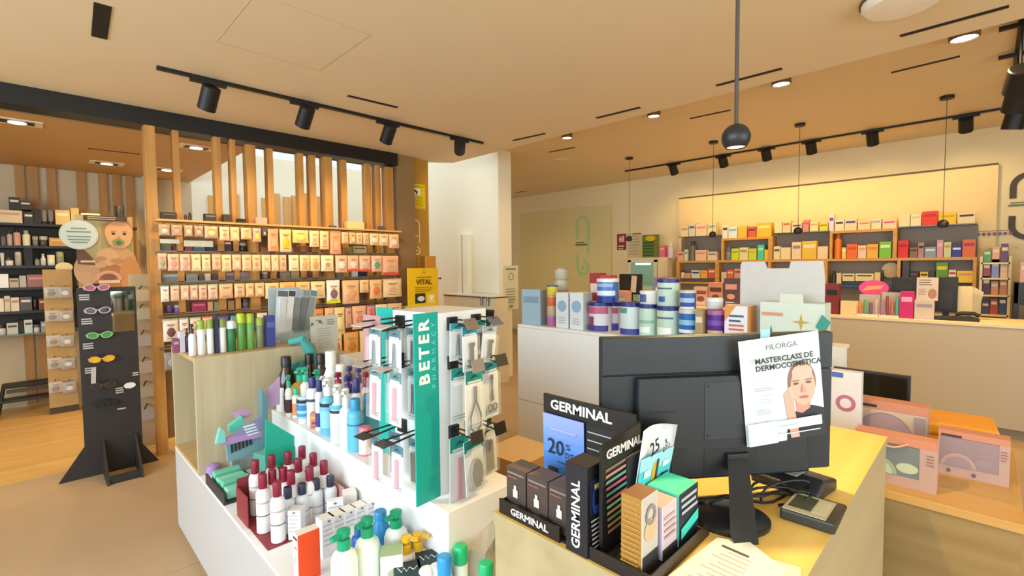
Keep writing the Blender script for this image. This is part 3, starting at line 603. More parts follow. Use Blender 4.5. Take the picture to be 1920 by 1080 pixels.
def hang(specs, zr, rowname, y0, y1, dpt=0.028):
    """packs on one rail; specs (x0, x1, height in px, colour, header, product, word)"""
    for k, (x0, x1, hp, c, hd, bl, wd) in enumerate(specs):
        xm = (x0+x1)/2; L = at(x0, 500, 'Y', DY).x; R_ = at(x1, 500, 'Y', DY).x
        sc = at(xm, 400, 'Y', DY).z-at(xm, 410, 'Y', DY).z; h = hp*sc/10; w = (R_-L)*0.97
        p = ((L+R_)/2, DY-0.004*(k % 3), zr)
        MB().tube([(p[0]-1.9, -0.05, zr+0.006), (p[0]-1.9, -0.215, zr+0.006)], 0.0028, 4).build('hook', mat('6b5b48', 0.4, 0.6), disp)
        pouch('hanging_pack', '%s, %s pack from the left on the %s slat rail' % (wd, ORD[k], rowname), 'pack', p, w, h, c, hd, bl, d=dpt, group='packs on the %s rail' % rowname)
PK = 'e9b79c'; CRM = 'f0d2a0'; OR = 'eaa878'; YL = 'f0d478'
hang([(300, 322, 22, 'b99a78', None, 'e8d2b0', 'brown cream'), (323, 345, 22, 'bd9378', None, 'e0a58c', 'dusky pink'), (347, 364, 22, 'c09a7c', None, 'ecc9ac', 'beige'), (365, 384, 22, 'b5927a', None, 'dcb89e', 'taupe'), (385, 411, 23, 'ceab7c', None, 'ecd79a', 'sand yellow'), (413, 432, 26, CRM, None, None, 'cream'), (433, 451, 26, 'efcf94', None, None, 'plain cream'), (453, 474, 22, 'eec58c', None, None, 'tan'), (475, 491, 26, PK, None, 'f2dc5a', 'pink with yellow'), (492, 502, 15, '5e6470', None, None, 'small slate blue'), (503, 523, 42, OR, None, None, 'tall orange'), (525, 547, 42, 'eccf8e', None, 'f2c51e', 'tall cream yellow'), (549, 580, 24, 'e8cf7c', None, 'dbe070', 'lime'), (581, 599, 30, CRM, None, None, 'pale cream'), (600, 617, 34, 'efc88e', None, None, 'long tan'), (619, 640, 42, 'eaa37c', 'd98560', None, 'tall salmon'), (641, 654, 22, 'efc389', None, None, 'narrow tan'), (655, 667, 22, 'e8b87c', None, None, 'narrow amber'), (668, 680, 22, 'f0cd94', None, None, 'narrow cream'), (681, 692, 22, 'eec08c', None, None, 'narrow peach'), (693, 710, 22, 'f0d0a8', None, 'f4e6cc', 'pale peach'), (711, 729, 22, 'f0cda0', None, 'f3e0c0', 'light cream'), (730, 748, 26, 'eebf98', None, 'f2d9bc', 'rounded peach')], rails[0], 'top', 0, 0)
hang([(296, 313, 30, 'd9b093', 'e8c7a8', '9aa283', 'pink green'), (314, 336, 32, 'edbba0', None, 'e79a92', 'rosy'), (337, 357, 32, 'eebfa2', None, 'e8a090', 'soft rosy'), (358, 377, 32, 'f1dca6', None, None, 'pale yellow'), (378, 395, 32, 'f1d8a2', None, None, 'pale butter'), (397, 414, 30, 'e8bf98', 'd9a888', None, 'peach'), (415, 434, 32, 'f2dba6', None, None, 'light butter'), (435, 452, 30, 'ebc19a', None, None, 'light peach'), (453, 471, 31, 'efca9a', None, None, 'apricot'), (472, 489, 31, 'f0cc9c', None, None, 'pale apricot'), (490, 507, 31, 'f0ce9e', None, None, 'faded apricot'), (508, 522, 31, 'f1cfa0', None, None, 'narrow apricot'), (523, 537, 31, 'efc49c', None, None, 'narrow pink'), (541, 560, 30, 'f4e3b6', None, None, 'very pale cream'), (561, 580, 30, 'f2d49e', None, 'e6ac74', 'cream with orange'), (581, 600, 30, 'f3d8a2', None, 'e0a070', 'cream with tan'), (601, 625, 30, 'f5e6ba', None, None, 'wide pale cream'), (628, 650, 32, 'eebfa0', None, 'e9e2d4', 'peach with white'), (651, 672, 30, 'efb99c', None, 'f2ddc8', 'red footed peach'), (673, 694, 30, 'f0b99c', None, 'dcb8a4', 'red footed pink'), (695, 715, 30, 'efc0a0', None, '5fa39a', 'teal printed'), (716, 747, 36, 'efb392', None, None, 'red rimmed wide')], rails[1], 'second', 0, 0)
hang([(299, 315, 30, 'e8e2da', '9fb9a2', None, 'white and green'), (317, 334, 29, 'e9c3ac', 'a9bfa4', None, 'pink and green'), (336, 352, 28, 'eac0a6', '9db79c', None, 'rosy and green'), (353, 369, 28, 'ebc3a8', 'a5bd9e', None, 'pale pink and green'), (370, 386, 28, 'ecbfa2', '9fb896', None, 'salmon and green'), (387, 406, 28, 'edc2a4', 'adc29c', None, 'peach and green'), (408, 435, 27, 'efb98e', 'b9c79a', None, 'orange and green'), (437, 457, 26, 'f0be92', 'bdc79a', None, 'amber and green'), (458, 474, 26, 'f0c08e', 'c3c994', None, 'tan and green'), (475, 494, 26, 'f0c28c', 'd8c98c', None, 'sandy'), (495, 521, 30, 'f2cf8c', None, None, 'butter'), (522, 552, 30, 'f0b968', None, 'f2cf90', 'orange butter'), (553, 580, 30, 'f0c880', None, None, 'warm cream'), (581, 608, 32, 'f2d8a4', None, None, 'cool cream'), (610, 635, 42, 'f4efe6', 'f6f3ee', '8a6a6a', 'white bear printed lime footed'), (640, 672, 44, 'efbf90', None, 'e8a87c', 'big peach'), (673, 690, 24, 'efc48e', None, None, 'small cream'), (691, 714, 36, 'efbd84', None, 'e07c50', 'red bottomed amber'), (716, 752, 34, 'f3d6a6', 'e8a890', None, 'wide pale peach')], rails[2], 'third', 0, 0)
hang([(300, 330, 42, 'ecd5c6', '9ab49e', '6b4a40', 'wide white pink'), (331, 349, 40, 'ecdcd0', 'a0b8a4', None, 'white pink'), (351, 372, 34, 'e8c8b4', '9fb49a', None, 'rosy white'), (374, 398, 34, 'e3b49c', 'b8785c', None, 'reddish'), (400, 425, 34, '5a5a86', '3d3f70', None, 'navy'), (427, 450, 34, '4d8f92', '34346a', None, 'teal and navy'), (452, 476, 34, '3a3a6c', '2b2850', None, 'deep navy'), (478, 497, 40, 'd8c9b8', None, None, 'grey cream'), (582, 603, 40, 'e0924e', None, 'f0b23c', 'orange fruit printed'), (606, 623, 44, 'e9bb94', None, None, 'tall peach'), (624, 643, 52, 'ecd494', None, 'f2e0a0', 'tall butter'), (644, 656, 40, 'd99e8c', '5a4c80', None, 'purple headed'), (657, 684, 44, 'ecb797', None, 'e08a74', 'large salmon'), (685, 700, 36, 'd98f84', '7a5a90', 'c65a5a', 'red toy'), (701, 723, 32, 'f0ddb8', None, None, 'pale stack'), (724, 752, 32, 'eec49c', None, None, 'soft peach')], rails[3], 'fourth', 0, 0)
hang([(300, 325, 34, '8a8480', None, 'a7a29c', 'grey'), (640, 668, 46, 'e0a458', None, 'c98238', 'orange brown'), (670, 698, 44, 'ecd09a', None, '6b5a48', 'cream and brown'), (590, 612, 44, 'b0aa9c', None, None, 'stone'), (614, 637, 44, 'e8cc9c', None, 'e0643c', 'cream with red')], rails[4], 'fifth', 0, 0)
# red and lime foot bands on the packs that have them
for o in list(bpy.data.objects):
    if o.name.startswith('hanging_pack') and 'label' in o:
        c = 'd8504a' if ('red footed' in o['label'] or 'red rimmed' in o['label']) else ('d4dc20' if 'lime footed' in o['label'] else None)
        if c:
            bb = [Vector(v) for v in o.bound_box]; zmin = min(v.z for v in bb); xm_ = max(v.x for v in bb)
            MB().box(-xm_*0.97, xm_*0.97, -0.022, 0.008, zmin, zmin*0.86).build('foot_band', mat(c, 0.4, 0, 0), o)
# things standing on the glass shelves between the rails
row([(300, 322, 456, 473, '6f705a', 'box', 'olive carton'), (324, 336, 462, 473, '6e2b2c', 'box', 'maroon carton'), (347, 362, 462, 473, '8a3f4a', 'box', 'wine red carton'), (363, 386, 462, 473, '4a647c', 'box', 'steel blue carton', '7fa0b0'), (387, 407, 460, 473, '2e3134', 'box', 'charcoal carton'), (421, 435, 450, 473, '3a3030', 'box', 'black and pink carton', 'e08ab0'), (449, 465, 455, 473, '2b2724', 'jar', 'black tub', '8c857a'), (482, 491, 461, 473, 'b8381e', 'cap', 'small red bottle', '8c2a18'), (556, 580, 460, 475, '9c5a3a', 'box', 'rust carton'), (651, 662, 463, 475, '7fa03c', 'box', 'green carton'), (663, 688, 462, 475, 'd8c08c', 'box', 'cream carton', '6a6a50'), (714, 721, 459, 475, 'cfd0cc', 'can', 'slim white can')],
    'Y', 5.0, 1.7535, 0.06, where='under the top rail of the slatted display')
row([(304, 339, 513, 536, '7f8288', 'box', 'grey blue carton', 'a5adb2'), (350, 372, 514, 535, '8a8b8c', 'box', 'pale grey carton'), (374, 384, 516, 534, '5c4a50', 'box', 'dusky carton'), (385, 396, 513, 533, 'd8c4a4', 'box', 'ivory carton'), (398, 412, 514, 533, '5a343a', 'box', 'wine carton'), (424, 440, 510, 532, '6e5a66', 'box', 'mauve carton', '9c8a98'), (451, 470, 510, 532, '7f7278', 'box', 'lilac grey carton'), (493, 506, 510, 531, '7f7a66', 'can', 'stone can'), (526, 545, 508, 530, '8a7a68', 'box', 'brown grey carton'), (546, 562, 508, 530, '9a8a74', 'box', 'sand grey carton'), (576, 591, 506, 529, '5e2a2c', 'box', 'dark red carton'), (630, 648, 508, 528, '6f6a60', 'box', 'slate carton'), (661, 672, 508, 528, 'c9ccd0', 'box', 'white carton'), (673, 688, 508, 528, '27264a', 'box', 'navy carton'), (710, 720, 508, 527, 'c8c0b4', 'can', 'slim pale can')],
    'Y', 5.0, 1.4885, 0.06, where='under the second rail of the slatted display')
row([(312, 326, 572, 589, '5a3f78', 'jar', 'deep purple tub', '6b4c8c'), (327, 343, 572, 589, '7a5aa0', 'jar', 'violet tub', 'a9a0b4'), (360, 388, 567, 585, 'a03058', 'box', 'magenta carton', 'd07a94'), (390, 400, 566, 584, 'd99a80', 'box', 'peach carton'), (402, 414, 566, 583, '7f9060', 'box', 'sage carton'), (428, 440, 564, 582, '9a7a58', 'box', 'tan carton'), (455, 471, 560, 580, '5c5560', 'jar', 'slate tub', '38343c')],
    'Y', 5.0, 1.2135, 0.06, where='under the third rail of the slatted display')
row([(303, 333, 398, 421, '2d241e', 'box', 'wide dark brown gift box', '6a5648'), (346, 353, 402, 422, '5a1f18', 'cap', 'dark red bottle'), (354, 361, 398, 422, '33241e', 'cap', 'dark brown bottle'), (385, 407, 401, 423, '3c302a', 'box', 'brown patterned box', '8a7664'), (420, 435, 402, 424, '46362e', 'box', 'chestnut box'), (448, 462, 410, 425, '26211e', 'box', 'black cube'), (481, 502, 408, 428, 'e8b29a', 'box', 'pale pink box'), (622, 632, 423, 432, '4a5a6e', 'box', 'tiny slate box'), (651, 684, 416, 434, 'efd48c', 'box', 'butter coloured box'), (715, 722, 424, 436, '5a5470', 'box', 'tiny violet box')],
    'Y', 4.9, 2.0125, 0.07, where='on top of the slatted display')
for k, (x0, x1, y0, y1) in enumerate([(300, 336, 449, 456), (345, 399, 452, 462)]):
    A = at(x0, y1, 'Y', 4.93); B = at(x1, y0, 'Y', 4.93); s_ = MB().box(A.x, B.x, 4.925, 4.93, A.z, B.z).build('shelf_strip', mat('f0e6c6', 0.5)); tag(s_, ['short cream shelf strip above the olive carton', 'long cream shelf strip above the blue carton'][k], 'sign')
# cards on black hooks at the end of the slats
CY = 5.3
rk = thing('card_rack', 'tall narrow rack of cream cards on black hooks right of the sunglasses stand', 'rack', (at(272, 640, 'Y', CY).x, CY+0.06, 0))
MB().box(-0.09, 0.09, 0, 0.02, 0, 1.55).build('panel', mat('c3a981', 0.6), rk)
for j, (y, px) in enumerate([(556, 270), (590, 273), (640, 272), (690, 276), (735, 278), (778, 280)]):
    p = at(px, y, 'Y', CY)
    MB().tube([(0, 0, p.z+0.09), (-0.03, -0.12, p.z+0.075)], 0.006).build('hook', mat('1a1614', 0.4), rk)
    c = carton('hanging_card', ['topmost', 'second', 'third', 'fourth', 'fifth', 'lowest'][j]+' cream card pack on the narrow black hook rack', 'pack', (p.x, CY, p.z-0.04), 0.15, 0.03, 0.1, ['e3c79c', 'd9c9a4', 'd2c2b0', 'e0c6ae', 'd5c2a0', 'c9bdb4'][j], group='cards on the narrow rack', bevel=0)
p = at(760, 560, 'Y', 5.0)

# ================================================================ timber column: notices
def notice(name, label, cat, px0, px1, py0, py1, axis, v, col, rz=0, draw=None, th=0.004):
    A = at(px0, py1, axis, v); B = at(px1, py0, axis, v); C = at(px0, py0, axis, v); w = abs(B.x-A.x) if axis == 'Y' else abs(B.y-A.y); h = C.z-A.z
    c = (A+B)/2; t = thing(name, label, cat, (c.x, c.y, A.z), rz)
    MB().box(-w/2, w/2, 0, th, 0, h).build('sheet', mat(col, 0.5, 0, 0.02), t)
    if draw:
        P = Print(); draw(P, w, h, t); P.build(t, -0.0004)
    return t
def cctv(P, w, h, t):
    P.rect(-w*0.46, w*0.46, h*0.03, h*0.05, '8a7a10'); P.rect(-w*0.25, w*0.22, h*0.56, h*0.82, 'f4f2e8'); P.poly([(-w*0.16, h*0.72), (w*0.05, h*0.62), (w*0.1, h*0.68), (-w*0.1, h*0.78)], '141414'); P.rect(-w*0.02, w*0.04, h*0.58, h*0.64, '141414')
    P.lines(-w*0.38, w*0.4, h*0.48, 6, h*0.065, h*0.02, 'a08e10', 0.15); P.rect(-w*0.42, w*0.42, h*0.88, h*0.9, '8a7a10')
notice('warning_sign', 'yellow video surveillance sign on the timber column', 'sign', 763, 797, 342, 390, 'Y', 5.07, 'e6c714', draw=cctv)
def vital(P, w, h, t):
    P.rect(-w*0.3, w*0.05, h*0.08, h*0.34, '2b2a26'); P.ell(-w*0.1, h*0.2, w*0.12, h*0.07, 'd9d9d0'); P.rect(w*0.12, w*0.38, h*0.06, h*0.3, 'f0d36a'); P.poly([(w*0.17, h*0.27), (w*0.34, h*0.27), (w*0.25, h*0.1)], 'f2efe2')
    P.lines(-w*0.3, w*0.32, h*0.5, 3, h*0.05, h*0.016, '7a6410')
    text(t, 'VITAL', w*0.2, 0.0, h*0.63, -0.008, '4a3d10', bold=0.002); P.rect(-w*0.24, w*0.26, h*0.75, h*0.775, '8a7218'); P.rect(-w*0.07, w*0.08, h*0.87, h*0.885, 'a8881c'); P.rect(-w*0.05, w*0.05, h*0.93, h*0.945, 'a8881c')
notice('promo_display', 'bright yellow VITAL card display standing by the timber column', 'display card', 767, 821, 503, 576, 'Y', 4.7, 'e8bc10', draw=vital, th=0.03)
A = at(767, 576, 'Y', 4.7); B = at(821, 576, 'Y', 4.7)
pl = thing('plinth', 'plain pale plinth under the yellow VITAL card', 'plinth', ((A.x+B.x)/2, 4.82, 0)); MB().box(-0.17, 0.25, -0.14, 0.1, 0, A.z).build('box', mat('d6c7ac', 0.6), pl)
p = at(812, 502, 'Y', 4.75)
carton('carton', 'orange brown carton peeking over the yellow VITAL card', 'box', (p.x, 4.85, A.z), 0.16, 0.1, at(812, 480, 'Y', 4.75).z-A.z, 'c9862e', side='8a5a20')
p = at(822, 522, 'Y', 4.76); fl = thing('flower_sprig', 'small pink flower sprig beside the yellow VITAL card', 'flower', (p.x+0.03, 4.83, A.z))
MB().tube([(0, 0, 0), (0, -0.02, p.z-A.z)], 0.004).build('stem', mat('3d6b4a', 0.6), fl)
for k in range(5): MB().lathe([(0.001, -1), (0.8, -0.4), (1, 0.2), (0.001, 1)], 8).build('petal', mat('c23a5a', 0.5), fl, loc=(0.03*math.cos(k*1.26), -0.03+0.025*math.sin(k*1.26), p.z-A.z), smooth=True).scale = (0.02, 0.02, 0.014)
def rules(P, w, h, t):
    P.rect(-w*0.36, w*0.36, h*0.9, h*0.94, '6f9a4a'); P.ring(0, h*0.75, w*0.14, w*0.19, '7f9a6a'); P.lines(-w*0.36, w*0.36, h*0.48, 6, h*0.06, h*0.022, '8f9484'); P.ell(0, h*0.08, w*0.14, h*0.03, '9a9a90')
notice('notice_sheet', 'white notice with green heading on the white wall end', 'notice', 945, 971, 498, 582, 'Y', 4.83, 'ded6b6', draw=rules)
# low railing cabinet in front of the white wall
A = at(833, 580, 'X', 4.3); B = at(925, 580, 'X', 4.3); zt = at(880, 553, 'X', 4.3).z
lc = thing('side_cabinet', 'low pale side cabinet with dark top edge before the white wall', 'cabinet', (4.42, (A.y+B.y)/2, 0)); L = abs(A.y-B.y)/2
MB().box(-0.12, 0.16, -L, L, 0, zt-0.03).build('body', mat('ded2b4', 0.5), lc, bevel=0.003); MB().box(-0.13, 0.16, -L, L, zt-0.03, zt-0.015).build('dark_edge', mat('4c4233', 0.4), lc); MB().box(-0.13, 0.16, -L, L, zt-0.015, zt).build('top', mat('e6dcc2', 0.4), lc)
for y in (-L*0.62, -L*0.85): MB().lathe([(0.02, -0.1), (0.02, 0.0), (0.012, 0.012)], 12).build('pull', mat('8c8577', 0.3, 0.6), lc, loc=(-0.15, y, zt-0.03), smooth=True)
# ================================================================ white island (gondola)
DK, TR = 0.53, 0.8
isl = thing('display_island', 'long white stepped display island crowded with bottles', 'display island', (1.16, 2.2, 0))
WH = mat('f4f1f0', 0.35, 0, 0.015, 4)
MB().box(-0.575, 0.06, -1.22, 1.22, 0, 0.05).build('plinth', mat('a59a90', 0.6), isl)
MB().box(-0.597, 0.08, -1.25, 1.235, 0.05, DK-0.012).build('deck_block', mat('c6c1c0', 0.4, 0, 0.015, 4), isl, bevel=0.003); MB().box(-0.597, 0.08, -1.25, 1.235, DK-0.012, DK).build('deck_top', WH, isl, bevel=0.002)  # same white as the top; shade on the sides put into the colour
MB().box(-0.24, 0.08, -0.98, -0.05, DK, TR).build('tier_block', WH, isl, bevel=0.003); MB().box(-0.24, 0.08, -0.047, 0.645, DK, TR).build('tier_block', WH, isl, bevel=0.003)
OAK = wood('b9a98a', 'cbbb9a', 'Z', 0.5, 0.8); OAKX = wood('c29a68', 'd2ad7c', 'X', 0.5, 0.8)
wb = thing('wooden_end_shelf', 'pale oak open box shelf at the far end of the white island', 'shelf unit', (0.563, 2.85, DK))
wx = 0.64; wy = 0.57; wh = 1.14-DK
MB().box(0, wx, 0, 0.022, 0, wh).build('near_panel', OAK, wb, bevel=0.001); MB().box(0, wx, wy-0.022, wy, 0, wh).build('far_panel', OAK, wb, bevel=0.001)
MB().box(wx-0.022, wx, 0.022, wy-0.022, 0, wh).build('back_panel', OAK, wb); MB().box(0, wx-0.022, 0.022, wy-0.022, 0, 0.02).build('bottom_board', OAKX, wb); MB().box(0, wx-0.022, 0.022, wy-0.022, wh-0.022, wh).build('top_board', OAKX, wb)
PLACED = {}
def stand(xm, yb, yt, wpx, z, fn, ymax=2.835, xmax=1.23):
    """fn(position, height, radius) for a thing whose front foot is seen at (xm, yb) on the surface z and whose top is at yt;
    it is moved along its line of sight until it stands clear of its neighbours"""
    p = at(xm, yb, 'Z', z); d = p-Vector((0, 0, EYE)); r0 = wpx*d.dot(_F)/FPX/2
    dh = Vector((d.x, d.y, 0)); L0 = dh.length; dn = dh.normalized(); best = None
    for s_ in sorted([k*0.008 for k in range(-30, 16)], key=abs):
        r = r0*(1+s_); L = L0*(1+s_)+r*0.8; q = dn*L
        if q.y+r > ymax or q.x+r > xmax or (z == TR and q.x-r < 0.925): continue
        ov = sum(max(0, r+o[2]+0.002-math.hypot(q.x-o[0], q.y-o[1])) for o in PLACED.get(z, []))
        if best is None or ov < best[0]-1e-6: best = (ov, q, r, L)
        if ov == 0: break
    if best is None:
        k = min(1.0, (ymax-r0*1.8)/p.y, (xmax-r0*1.8)/p.x); best = (0, dn*(L0*k+r0*0.8), r0*k, L0*k+r0*0.8)
    _, q, r, L = best; PLACED.setdefault(z, []).append((q.x, q.y, r)); q = Vector((q.x, q.y, z+0.0004))
    rt = _F+_R*((xm-960)/FPX)-_U*((yt-540)/FPX); h = EYE+rt.z*L/math.hypot(rt.x, rt.y)-z
    return fn(q, max(h, 0.03), r)
def by_top(px, py, z, h):
    p = at(px, py, 'Z', z+h)
    if p.y > 1.25 and p.x > 0.885: p *= 0.885/p.x
    p.z = z+0.0004; return p
# on top of the oak box
ZB = 1.1405
row([(326, 337, 636, 655, '8c4a66', 'box', 'lilac red carton at the left end', 'c9a2c2'), (338, 348, 622, 657, 'd9d4e4', 'box', 'white lilac carton'), (348, 358, 616, 658, '3d3560', 'pump', 'navy pump bottle', '2a2430')], 'Y', 3.1, ZB, 0.05, where='on the oak box top')
row([(355, 371, 608, 662, 'eef1f4', 'pump', 'white bottle with black pump', '24222a'), (372, 388, 601, 663, 'f0f3f6', 'big', 'white bottle with lime cap', '93b03a'), (390, 404, 600, 661, 'eef2f5', 'big', 'second white bottle with lime cap', '8aa53a'), (405, 412, 594, 660, '2c3150', 'box', 'thin navy carton'), (413, 427, 598, 659, 'eef2f4', 'big', 'white bottle with olive cap', '8a9a4a'), (428, 446, 602, 660, '2f7a4a', 'big', 'dark green bottle with white cap', 'e9f0ec'), (448, 464, 588, 657, '5f9a4a', 'big', 'bright green bottle with lime cap', 'b9c81e'), (465, 481, 588, 656, '6fa652', 'big', 'second bright green bottle with lime cap', 'a9bf2a'), (483, 498, 596, 652, '7d8a62', 'big', 'olive bottle with lime cap', '9fb040'), (501, 518, 592, 648, '3a4690', 'box', 'royal blue carton', '5f6ab0')], 'Y', 2.93, ZB, 0.05, where='on the oak box top')
# clear stand of silver instruments on the oak box
A = at(522, 640, 'Y', 3.05); B = at(583, 640, 'Y', 3.05)
ds = thing('instrument_display', 'pale cardboard display of silver blister packs on the oak box', 'display', ((A.x+B.x)/2, 3.1, ZB))
hw = (B.x-A.x)/2
MB().box(-hw, hw, 0.1, 0.11, 0, 0.33).build('back_card', mat('b9c4c4', 0.4), ds); MB().box(-hw, hw, -0.06, 0.11, 0, 0.02).build('tray', mat('a58f94', 0.5), ds); MB().box(-hw, hw, -0.07, -0.06, 0, 0.05).build('front_lip', mat('9fb6b2', 0.5), ds)
for k in range(5):
    x = ds.location.x-hw*0.8+k*hw*0.4; t = thing('blister_pack', ORD[k]+' leaning silver blister pack on the oak box display', 'pack', (x, 3.1-0.03+0.005*k, ZB+0.022), 0, 'silver blister packs on the oak box', rot=(-0.1, 0.12+0.03*k, 0))
    MB().box(-0.035, 0.035, 0, 0.006, 0, 0.3).build('card', mat(['cfd6d8', 'dfe3ea', 'b5bcc2', 'a9b2b8', 'c2cccc'][k], 0.3), t); MB().box(-0.02, 0.02, -0.012, 0, 0.04, 0.25).build('blister', mat(['dde3e6', 'eef0f6', '8d959c', '7f888e', '9aa6a8'][k], 0.12, 0.3), t)
    MB().box(-0.03, 0.03, -0.001, 0, 0.26, 0.295).build('header', mat(['5a6468', '3b3f48', 'a8b0b4', '8c9496', '6f8a88'][k], 0.4), t)
# teal fluted brush drooping over the panel edge
p = at(562, 640, 'Y', 2.86); tb = thing('fan_brush', 'teal fluted bath brush hanging over the oak panel edge', 'brush', (p.x, 2.835, p.z))
MB().tube([(-0.06, 0.03, 0.0), (0.0, 0.0, 0.015), (0.05, 0, -0.05), (0.055, 0, -0.12)], [0.02, 0.028, 0.034, 0.03], 10).build('handle', mat('4fa6a4', 0.4), tb, smooth=True)
for k in range(6): MB().prism([(0.055-0.022*k, -0.1-0.004*k), (0.075-0.022*k, -0.1-0.004*k), (0.06-0.026*k, -0.2+0.008*k), (0.03-0.026*k, -0.2+0.008*k)], -0.012, 0.006-0.002*(k % 2), 'Y').build('fin', mat(['3f9a98', '58b0ac'][k % 2], 0.4), tb)
# sign sheet beside it
def leaflet(P, w, h, t):
    for k in range(9): P.ell(-w*0.22+0.09*w*math.cos(k*1.9)*(1+k % 3), h*0.85+0.035*h*math.sin(k*2.3)*(1+k % 2), w*0.05, h*0.02, ['5a606a', '8a8f98'][k % 2], 8)
    P.lines(w*0.08, w*0.4, h*0.9, 3, h*0.05, h*0.014, '6a6c6a'); P.lines(-w*0.28, w*0.3, h*0.7, 9, h*0.058, h*0.012, '9c9c92')
notice('leaflet_sheet', 'printed grey leaflet sheet standing right of the oak box', 'sign', 584, 632, 594, 672, 'Y', 2.87, 'c6c4b4', draw=leaflet)
A = at(587, 700, 'Y', 2.87); B = at(632, 700, 'Y', 2.87)
sb = thing('support_box', 'plain pale box holding up the leaflet sheet', 'box', ((A.x+B.x)/2+0.06, 2.97, 0)); MB().box(-0.08, 0.1, -0.08, 0.1, 0, at(600, 668, 'Y', 2.88).z).build('box', mat('cdbfa4', 0.6), sb)
# white shipping cartons behind the bottles
def ship(P, w, h):
    P.ell(w*0.25, h*0.72, w*0.17, h*0.09, '8fa3b5'); P.rect(-w*0.42, -w*0.34, h*0.64, h*0.8, '77706a'); P.lines(-w*0.25, w*0.02, h*0.78, 2, h*0.05, h*0.025, '7d7568')
p = at(655, 705, 'Y', 2.55); carton('shipping_carton', 'plain carton under the one with the blue oval print', 'box', (max(p.x+0.06, 1.43), 2.6, 0), 0.34, 0.24, 0.9, 'cfc0ae'); carton('shipping_carton', 'white shipping carton with a blue oval print behind the bottles', 'box', (max(p.x+0.03, 1.41), 2.6, 0.9005), 0.3, 0.2, at(655, 672, 'Y', 2.55).z-0.9, 'd8cbb8', side='cfc0b6', top='eadfd0', prints=ship)
# oak box inside: small green bottles
bottle('lotion_bottle', 'white and green squat tub inside the oak box', 'bottle', (0.72, 3.05, DK+0.0205), 0.09, 0.035, 'e8efe0', 'dfe6dc', 'jar', 'a6c67c')
bottle('lotion_bottle', 'slim green and white bottle inside the oak box', 'bottle', (0.7, 3.16, DK+0.0205), 0.2, 0.033, '8fae5a', 'e9efe6', 'cap', 'd8e6c4'); bottle('lotion_bottle', 'lilac bottle half hidden inside the oak box', 'bottle', (0.78, 2.96, DK+0.0205), 0.12, 0.03, 'b99ab0', 'e0c8d8', 'cap')

# ---- bottles on the raised tier (front foot px, bottom px, top px, width px, body, cap, style, label)
def tier_b(xm, yb, yt, w, body, cap, style, label, lab=None, z=TR, name='cosmetic_bottle', cat='bottle', stripe=None, capf=None, bm=None, labz=(0.2, 0.62), rz=NEGX/2):
    return stand(xm, yb, yt, w*1.18, z, lambda q, h, r: bottle(name, label, cat, q, h, r, body, cap, style, lab, rz, stripe=stripe, capf=capf, bodymat=bm, labz=labz))
AMB = mat('3c100e', 0.12, 0, 0.03, coat=0.5)
tier_b(539, 762, 668, 28, '3c100e', '1c1512', 'cone', 'large amber bottle nearest the oak panel on the raised tier', '2a0c0c', bm=AMB, labz=(0.12, 0.4))
tier_b(582, 745, 663, 24, '3c100e', '1c1512', 'cone', 'amber bottle behind the teal pumps on the raised tier', bm=AMB); tier_b(603, 738, 663, 24, '3c100e', '1c1512', 'cone', 'rearmost amber bottle on the raised tier', bm=AMB)
tier_b(531, 778, 725, 19, 'f2eeec', 'f4f0ee', 'jar', 'white tub at the front edge beside the lilac card', name='cosmetic_jar', cat='jar')
tier_b(543, 784, 703, 12, 'f0efe9', '35b094', 'pump', 'small white pump bottle with dark label and teal pump', '4a2a30', labz=(0.1, 0.42))
tier_b(556, 784, 728, 12, 'f2e9e2', '3fc79a', 'cap', 'small white and orange bottle with mint cap', 'ef9a6c', labz=(0.1, 0.5))
tier_b(567, 768, 689, 30, 'c2903a', '2fb08c', 'pump', 'mustard tub with white shoulder and teal pump', 'c89a3e'); tier_b(574, 752, 688, 18, 'e6e2d6', '2fb08c', 'pump', 'teal pump bottle behind the mustard tub'); tier_b(596, 752, 692, 20, 'dff0e6', '38b496', 'pump', 'white bottle with teal pump and white spout'); tier_b(601, 742, 684, 16, 'e6eee6', '2fae90', 'cap', 'teal capped bottle farthest back on the tier')
tier_b(570, 797, 744, 20, 'a9c6e6', 'e9eef2', 'tube', 'blue striped tube standing at the tier edge', stripe=[('2a8fc0', 0.52, 0.72), ('3aa0cc', 0.28, 0.4), ('242a36', 0.8, 0.92)], name='cosmetic_tube', cat='tube')
tier_b(588, 798, 707, 19, 'eceaf4', '322a78', 'cap', 'white bottle with violet cap left of the light blue pumps', stripe=[('4a4a58', 0.5, 0.56)]); tier_b(601, 808, 713, 14, 'dfe2f4', '2e2872', 'cap', 'slim white bottle with violet cap', stripe=[('4a3a86', 0.08, 0.36)]); tier_b(607, 784, 705, 16, 'e4e6f2', 'e8e8f0', 'pump', 'white pump bottle behind the violet caps')
stand(590, 800, 768, 14, TR, lambda q, h, r: carton('carton', 'small colourful patterned carton at the tier edge', 'box', q, 0.034, 0.026, 0.08, 'c98a6a', NEGX/2, prints=simple_print('e0b050', 'a83a5a', '4a6a8a')))
tier_b(617, 818, 709, 25, '6fbfdc', 'f1f4f6', 'pump', 'tall light blue pump bottle with dark label band', stripe=[('26323c', 0.52, 0.58), ('8fd0e4', 0.15, 0.45)]); tier_b(636, 831, 720, 26, 'e4ecf2', 'eef2f4', 'pump', 'tall white pump bottle with red oval print', stripe=[('2b3440', 0.52, 0.57), ('5fb8d8', 0.58, 0.66)])
